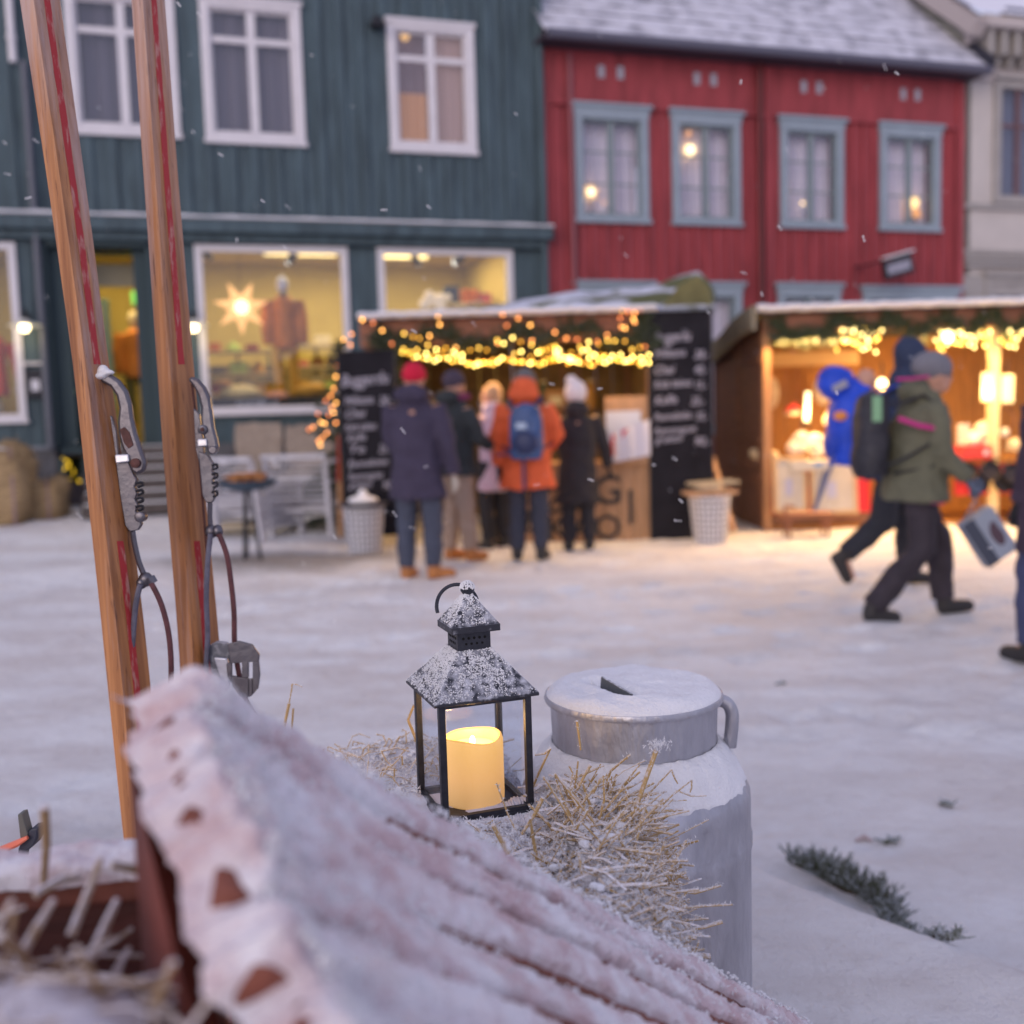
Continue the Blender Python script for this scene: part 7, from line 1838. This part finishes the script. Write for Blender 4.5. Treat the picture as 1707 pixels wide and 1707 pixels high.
# --- the lantern
YAW = R(20)
lan = thing("lantern", "dark metal lantern with glass sides, snow-dusted roof and a glowing candle, standing on the straw", "lantern", LC, YAW)
LM = mat("lantern_metal", (.045, .047, .060), .42, .55, var=.25, vscale=90, bump=.15, bscale=200)
LMF = frosty("frosted_lantern_metal", (.05, .052, .068), lo=.26, hi=.60, scale=110, nz=.26, rough=.45, metal=.4, frost=(.62, .63, .70), bump=.5)
S_ = .055; H1 = .149
q = MB(); q.bx(-.063, .063, -.063, .063, -.012, -.002); q.bx(-.060, .060, -.060, .060, -.002, .004); q.build("base", LM, lan, smooth=False, bevel=.0012)
for sx in (-1, 1):
    for sy in (-1, 1):
        q = MB(); q.beam((sx * S_, sy * S_, .004), (sx * S_, sy * S_, H1), .0085, .0085, (0, 1, 0)); q.build("post", LM, lan, smooth=False, bevel=.001)
q = MB(); h0 = .0036
for z in (.006, H1 - .003):
    for sg in (-1, 1):
        pieces([(-S_ + .0043, S_ - .0043, sg * S_ - h0, sg * S_ + h0, z - .003, z + .003), (sg * S_ - h0, sg * S_ + h0, -S_ + .0043, S_ - .0043, z - .003, z + .003)], "rail", LM, lan, smooth=False)
LG = glass("lantern_glass", refl=.015, rough=.03)
for k in range(4):
    q = MB(); M = Matrix.Rotation(k * math.pi / 2, 3, 'Z'); q.box(M @ Vector((0, -S_ + .001, .077)), (.1015, .0012, .136), M); q.build("glass_pane", LG, lan, smooth=False)
def pyramid(q, h0, z0, h1, z1, zb=None):
    a = [Vector((sx * h0, sy * h0, z0)) for sx, sy in ((-1, -1), (1, -1), (1, 1), (-1, 1))]; b_ = [Vector((sx * h1, sy * h1, z1)) for sx, sy in ((-1, -1), (1, -1), (1, 1), (-1, 1))]
    c = [v + Vector((0, 0, -(zb or .0015))) for v in a]
    q.loft([c, a, b_])
q = MB(); pyramid(q, .067, H1 + .003, .0225, H1 + .054, .004); rf = q.build("roof", LMF, lan, smooth=False, bevel=.001)
NK = H1 + .054
q = MB(); q.bx(-.0215, .0215, -.0215, .0215, NK - .002, NK + .024); nk = q.build("vent_neck", LM, lan, smooth=False, bevel=.0006)
q = MB()
for k in range(4):
    M = Matrix.Rotation(k * math.pi / 2, 3, 'Z')
    for i in range(5):
        q.lathe([(.0018, -.0003), (.0018, .0003)], 10, M @ Vector((-.014 + .007 * i, -.0217, NK + .015)), M @ Matrix.Rotation(R(90), 3, 'X'))
    for i in range(4): q.lathe([(.0016, -.0003), (.0016, .0003)], 10, M @ Vector((-.0105 + .007 * i, -.0217, NK + .008)), M @ Matrix.Rotation(R(90), 3, 'X'))
q.build("vent_hole", mat("hole_black", (.004, .004, .004), .9), nk, smooth=False)
CZ = NK + .024
q = MB(); q.bx(-.0315, .0315, -.0315, .0315, CZ - .001, CZ + .008); pyramid(q, .0305, CZ + .0085, .004, CZ + .044); q.build("cap", LMF, lan, smooth=False, bevel=.0008)
q = MB(); q.ell((0, 0, CZ + .050), .0092, 16); q.lathe([(.006, CZ + .040), (.0045, CZ + .044), (.005, CZ + .047)], 14); q.build("finial", LM, lan)
q = MB(); rg = []; RM = Matrix.Rotation(R(-14), 3, 'Z'); cc = Vector((-.010, .012, CZ + .026))
ring_pts = [cc + RM @ Vector((.0262 * math.cos(a), .0 + .010 * math.sin(a), .0262 * math.sin(a))) for a in [R(-10 + 8.2 * k) for k in range(26)]]
q.tube(ring_pts, .0024, 8); q.build("carry_ring", LM, lan)
# snow grains on the roofs
q = MB(); r = random.Random(77)
def grains(h0, z0, h1, z1, n):
    for _ in range(n):
        k = r.randrange(4); u = r.random() ** .8; w_ = r.uniform(-1, 1)
        dens = .95 if k in (3, 2) else .42
        nv = noise.noise(Vector((w_ * 1.6, u * 2.2, k * 5.1))) * 1.3 + noise.noise(Vector((w_ * 6, u * 7, k * 3.1))) * .9
        if r.random() > dens + nv * .7 + (.25 if u < .12 else 0): continue
        h = h0 + (h1 - h0) * u; z = z0 + (z1 - z0) * u; rad = r.choice([.0004, .0005, .0006, .0008, .0011])
        p = Matrix.Rotation(k * math.pi / 2, 3, 'Z') @ Vector((w_ * h, -h, z)); q.ell(p + Vector((0, 0, rad * .5)), (rad, rad * r.uniform(.6, 1), rad * r.uniform(.6, 1)), 5)
grains(.067, H1 + .003, .0225, NK, 15000); grains(.0305, CZ + .0085, .004, CZ + .044, 4200)
for _ in range(260):
    d = Vector((r.gauss(0, 1), r.gauss(0, 1), abs(r.gauss(0, 1)))).normalized() * .0093; q.ell(Vector((0, 0, CZ + .050)) + d, r.uniform(.0006, .0014), 5)
for _ in range(700):
    k = r.randrange(4); p = Matrix.Rotation(k * math.pi / 2, 3, 'Z') @ Vector((r.uniform(-.064, .064), -.064 + r.uniform(0, .004), -.001)); q.ell(p, r.uniform(.0008, .0024), 5)
tag(q.build("snow_dusting", snow, lan, fixn=False), kind="stuff")
# snow drift against the base of the lantern
q = MB()
def drift(u, v):
    a = u * 2 * math.pi; rr3 = .060 + .05 * v; sq = 1 / max(abs(math.cos(a)), abs(math.sin(a))) ** .8
    p = Vector((math.cos(a) * rr3 * sq, math.sin(a) * rr3 * sq, -.013 - .018 * v + .006 * fbm(Vector((math.cos(a) * 4, math.sin(a) * 4, v * 3)), 4))); return p
q.grid(drift, 120, 14); q.build("snow_skirt", snow, lan)
# candle
can_t = thing("candle", "thick cream pillar candle glowing inside the lantern", "candle", LC + Vector((.0, 0, .004)), YAW)
m = bpy.data.materials.new("candle_wax"); m.use_nodes = True; tt = m.node_tree; b = tt.nodes["Principled BSDF"]
b.inputs["Base Color"].default_value = (.75, .50, .22, 1); b.inputs["Roughness"].default_value = .45
tc = tt.nodes.new("ShaderNodeTexCoord"); sz = tt.nodes.new("ShaderNodeSeparateXYZ"); tt.links.new(tc.outputs["Object"], sz.inputs[0])
cr = tt.nodes.new("ShaderNodeValToRGB"); mr = tt.nodes.new("ShaderNodeMapRange"); mr.inputs["From Min"].default_value = 0; mr.inputs["From Max"].default_value = .086
tt.links.new(sz.outputs[2], mr.inputs[0]); tt.links.new(mr.outputs[0], cr.inputs[0])
cr.color_ramp.elements[0].color = (.50, .25, .075, 1); cr.color_ramp.elements[1].color = (.95, .46, .07, 1); e = cr.color_ramp.elements.new(.45); e.color = (.80, .36, .08, 1)
tt.links.new(cr.outputs[0], b.inputs["Emission Color"]); b.inputs["Emission Strength"].default_value = .43
WAX = m
q = MB(); CRad, CHt = .0390, .084; CK = .81
def wave(a): return .0035 * math.sin(a * 2 + .6) + .002 * math.sin(a * 3 + 2)
rings = []
for k, (rad, z, wv) in enumerate(((.036, 0, 0), (.0385, .003, 0), (CRad, .012, 0), (CRad, .05, 0), (CRad, .085, .3), (CRad, .097, .8), (.0375, .1025, 1), (.0350, .1045, 1), (.0325, .103, 1), (.0310, .098, .8), (.0295, .088, .3), (.020, .085, 0), (.004, .0845, 0))):
    rings.append([Vector((rad * math.cos(2 * math.pi * i / 48), rad * math.sin(2 * math.pi * i / 48), z * CK + wv * .55 * wave(2 * math.pi * i / 48))) for i in range(48)])
q.loft(rings); q.build("wax", WAX, can_t)
q = MB(); q.lathe([(.0286, .0), (.002, .0015)], 40, (0, 0, .0890 * CK)); q.build("lit_hollow", glow("lit_hollow", (1, .66, .18), 1.2, False), can_t)
q = MB(); q.ell((0, 0, .094 * CK), (.004, .004, .008), 10); q.build("flame_bulb", glow("flame", (1, .78, .35), 4, False), can_t)
l = point("candle_light", (0, 0, .100), .20, (1, .58, .20), .012); l.parent = can_t

# --- the milk can
ZL = P(1055, 1141, 1.5).z; CC = Vector((P(1055, 1141, 1.5).x, 1.5, .30))
mc = thing("milk_can", "large dented aluminium milk can with a snow-covered lid, right of the lantern", "milk can", CC, 0)
m = mat("aluminium", (.30, .30, .34), .5, .85, col2=(.66, .66, .72), vscale=9, thr=(.25, .75), bump=.5, bscale=22, stretch=(1, 1, .35))
tt = m.node_tree; b = tt.nodes["Principled BSDF"]; nn_ = tt.nodes.new("ShaderNodeTexNoise"); nn_.inputs["Scale"].default_value = 26; nn_.inputs["Detail"].default_value = 8; tc = tt.nodes.new("ShaderNodeTexCoord"); tt.links.new(tc.outputs["Object"], nn_.inputs["Vector"])
mr = tt.nodes.new("ShaderNodeMapRange"); mr.inputs["To Min"].default_value = .30; mr.inputs["To Max"].default_value = .72; tt.links.new(nn_.outputs["Fac"], mr.inputs[0]); tt.links.new(mr.outputs[0], b.inputs["Roughness"])
nt_ = m.node_tree; b = nt_.nodes["Principled BSDF"]
zz = lambda z: z - CC.z
zn, zs_, = ZL - .012, ZL - .078
q = MB(); q.lathe([(.150, 0), (.160, .006), (.166, .02), (.1665, zz(ZL) - .235), (.1685, zz(ZL) - .228), (.1685, zz(ZL) - .214), (.1665, zz(ZL) - .208), (.1665, zz(ZL) - .166), (.166, zz(ZL) - .151), (.162, zz(ZL) - .141), (.150, zz(ZL) - .125), (.135, zz(ZL) - .105), (.1235, zz(ZL) - .090), (.1195, zz(ZL) - .080)], 96); q.build("can_body", m, mc)
q = MB(); q.lathe([(.1195, zz(ZL) - .083), (.1195, zz(ZL) - .076), (.121, zz(ZL) - .03), (.1215, zz(ZL) - .02)], 96); q.build("neck", m, mc)
q = MB(); q.lathe([(.1195, zz(ZL) - .022), (.1285, zz(ZL) - .020), (.1300, zz(ZL) - .016), (.1285, zz(ZL) - .011), (.115, zz(ZL) - .010), (.09, zz(ZL) - .022), (.002, zz(ZL) - .024)], 96); q.build("lid", m, mc)
q = MB(); hA = P(1002, 1120, 1.50) - CC; hB = P(1052, 1149, 1.44) - CC
q.beam(hA + Vector((0, 0, -.019)), hB + Vector((0, 0, -.019)), .004, .026); q.build("lid_grip", frosty("dull_dark_metal", (.12, .13, .14), lo=.35, hi=.75, scale=140, nz=.4, frost=(.7, .7, .75)), mc, smooth=False, bevel=.001)
def lids(u, v):
    a = 2 * math.pi * u; rad = .1285 * (v ** .8); x, y = rad * math.cos(a), rad * math.sin(a)
    h = .017 + .005 * fbm(Vector((x * 16, y * 16, 3)), 4) + .0008 * fbm(Vector((x * 150, y * 150, 3)), 2)
    h *= (1 - v ** 10); 
    gA, gB = Vector((hA.x, hA.y)), Vector((hB.x, hB.y)); gp = Vector((x, y)); ab = gB - gA; tt_ = max(-.15, min(1.1, (gp - gA).dot(ab) / ab.dot(ab))); dd_ = gp - (gA + ab * tt_); side_ = dd_.x * ab.y - dd_.y * ab.x
    dist = dd_.length
    h -= .020 * math.exp(-(dist / .011) ** 2) * (1 if side_ > 0 else .35)
    h += .003 * math.exp(-((dist - .025) / .012) ** 2)
    return Vector((x, y, zz(ZL) - .014 + h))
q = MB(); q.grid(lids, 180, 60); q.build("lid_snow", snow, mc)
def shs(u, v):
    a = 2 * math.pi * u; n = fbm(Vector((math.cos(a) * 5, math.sin(a) * 5, 2)), 4); n2 = fbm(Vector((math.cos(a) * 9, math.sin(a) * 9, v * 4)), 4)
    vend = .93 + .10 * n; vv = v * vend
    rad = .1195 + (.1640 - .1195) * vv; zc_ = zz(ZL) - .081 - (.066) * (vv ** 1.25)
    th = .0050 * math.sin(math.pi * min(1, v * .93 + .07)) ** .6 + .0018 * n2
    if v > .97: th = -.001
    return Vector((rad * math.cos(a), rad * math.sin(a), zc_ + th)) + Vector((math.cos(a), math.sin(a), 0)) * th * .45
q = MB(); q.grid(shs, 240, 26); q.build("shoulder_snow", snow, mc)
q = MB(); hz = zz(ZL)
hp_ = [(.117, .0, hz - .027), (.127, -.008, hz - .0255), (.1365, -.011, hz - .031), (.1415, -.012, hz - .044), (.1412, -.012, hz - .062), (.1385, -.008, hz - .094)]
out = []
for i in range(len(hp_) - 1):
    p0, p1, p2, p3 = [Vector(hp_[max(0, min(len(hp_) - 1, k))]) for k in (i - 1, i, i + 1, i + 2)]
    for k in range(6): u = k / 6; out.append(.5 * ((2 * p1) + (-p0 + p2) * u + (2 * p0 - 5 * p1 + 4 * p2 - p3) * u * u + (-p0 + 3 * p1 - 3 * p2 + p3) * u ** 3))
out.append(Vector(hp_[-1])); q.tube(out, .0075, 12, 1.3); q.build("handle", m, mc)

q = MB(); q.ell((.02, -.167, hz - .200), .0022, 8); q.build("rivet", DARKMET, mc)

# --- fir twig and bits on the snow bank
DTW = frosty("frosty_cypress", (.055, .070, .035), lo=.24, hi=.68, scale=60, nz=.42, col2=(.10, .10, .05), frost=(.50, .54, .60))
p0 = at_ground(1318, 1445, .3)
tw = thing("fir_branch", "frosted evergreen branch lying along the edge of the snow bank, right of the milk can", "branch", p0, 0)
r = random.Random(41); path = [at_ground(x, y + 14, .3) + Vector((0, -.01, .014)) for x, y in ((1316, 1428), (1338, 1438), (1370, 1455), (1405, 1474), (1440, 1490), (1475, 1506), (1515, 1526), (1555, 1545), (1585, 1560))]
q = MB(); q.tube(path, [.004, .005, .006, .006, .006, .005, .004, .003, .0015], 6); q.build("stem", mat("bark2", (.07, .05, .03), .8), tw, world=True)
q = MB(); pp = interp([tuple(p) for p in path], 60)
dens = lambda i: (1.25 if 2 < i < 22 else .75 if i < 48 else .3)
for i, p in enumerate(pp):
    p = Vector(p)
    for _ in range(int(15 * dens(i))):
        hgt = (.085 if 3 < i < 20 else .058 if i < 32 else .065 if 38 < i < 44 else .036 if i < 50 else .014) * r.uniform(.25, 1.05)
        d = Vector((r.gauss(.005, .028), r.gauss(0, .02), hgt)); a = p; b_ = p + d
        q.tube([a, a + d * .5 + Vector((r.gauss(0, .004), 0, 0)), b_], [.0022, .0026, .0012], 4)
        for k in range(5):
            c = a + d * (.25 + .15 * k); e = Vector((r.gauss(0, 1), r.gauss(0, .6), r.uniform(.1, 1))).normalized() * r.uniform(.006, .016); q.tube([c, c + e], [.0022, .0010], 4)
q.build("foliage", DTW, tw, smooth=False, world=True, fixn=False)
for (px, py, ang, L_, lab) in ((1577, 1345, -1.0, .055, "small dark curled fir sprig on the snow above the branch"), (1484, 1408, .55, .045, "tiny straight dark twig on the snow between the branch and the curled sprig"), (1302, 1142, .1, .05, "faint dark sliver of twig on the snow right of the milk can lid"), (1440, 1405, -.2, .05, "faint pinkish twig half sunk in the snow behind the branch")):
    p = at_ground(px, py, 0); t = thing("fir_sprig", lab, "twig", p, 0)
    d = Vector((math.cos(ang), .6 * abs(math.sin(ang)) * -1 if ang < 0 else .6 * math.sin(ang), 0)) * L_ * .5
    q = MB(); q.tube([p - d + Vector((0, 0, .006)), p + Vector((.006, .012, .014)), p + d + Vector((0, 0, .006))], [.004, .009, .004], 6); q.build("stem", DTW if "pinkish" not in lab else mat("pink_twig", (.45, .36, .36), .9), t, world=True)
    if "curled" in lab:
        q = MB()
        for _ in range(14): c = p + d * r.uniform(-1, 1) + Vector((0, 0, .012)); q.tube([c, c + Vector((r.gauss(0, .014), r.gauss(0, .014), r.uniform(0, .012)))], .004, 4)
        q.build("needles", DTW, t, smooth=False, world=True)

# --- falling snow: small flakes strung into short streaks, motion trails put into their shape
q = MB(); r = random.Random(99)
spots = [(60, 235, 2.4), (8, 238, 2.6), (133, 860, 2), (298, 7, 2), (332, 25, 2.2), (520, 92, 3), (368, 258, 2.2), (438, 335, 2), (322, 220, 3), (480, 345, 2.5), (395, 400, 2.4), (475, 412, 2), (168, 992, 2.2), (47, 330, 2), (12, 290, 2.2), (672, 718, 2), (710, 778, 3), (658, 857, 2), (688, 880, 2.4), (558, 895, 2), (1125, 765, 2.2), (1090, 775, 2.6), (1135, 835, 2), (1240, 455, 2.4), (1270, 490, 2.2), (1235, 137, 2.2), (1475, 112, 2.6), (1495, 122, 2), (1440, 398, 2), (1395, 655, 2), (985, 800, 2), (1000, 648, 2), (920, 640, 2.2), (895, 808, 2.4), (1130, 868, 2), (790, 540, 2.6), (690, 552, 2), (700, 280, 3), (860, 190, 2.4), (715, 345, 2.2), (640, 350, 2), (1300, 380, 2.2), (1180, 520, 2.4), (1615, 990, 2)]
for _ in range(150): spots.append((r.uniform(0, 1707), r.uniform(0, 1250), r.uniform(2.6, 9)))
for px, py, Y in spots:
    c = P(px, py, Y); L_ = r.uniform(.003, .0062); an = r.gauss(-.75, .4)
    for k in range(3):
        o_ = Vector((math.cos(an), r.uniform(-.3, .3), math.sin(an))) * L_ * (k - 1) * .9
        q.ell(c + o_, (r.uniform(.0012, .0018), .0011, r.uniform(.0012, .0020)), 6)
tag(q.build("falling_snow", mat("flake", (.85, .85, .88), .8), None, smooth=False, fixn=False), "fine snowflakes falling through the air over the market", "snow", kind="stuff")
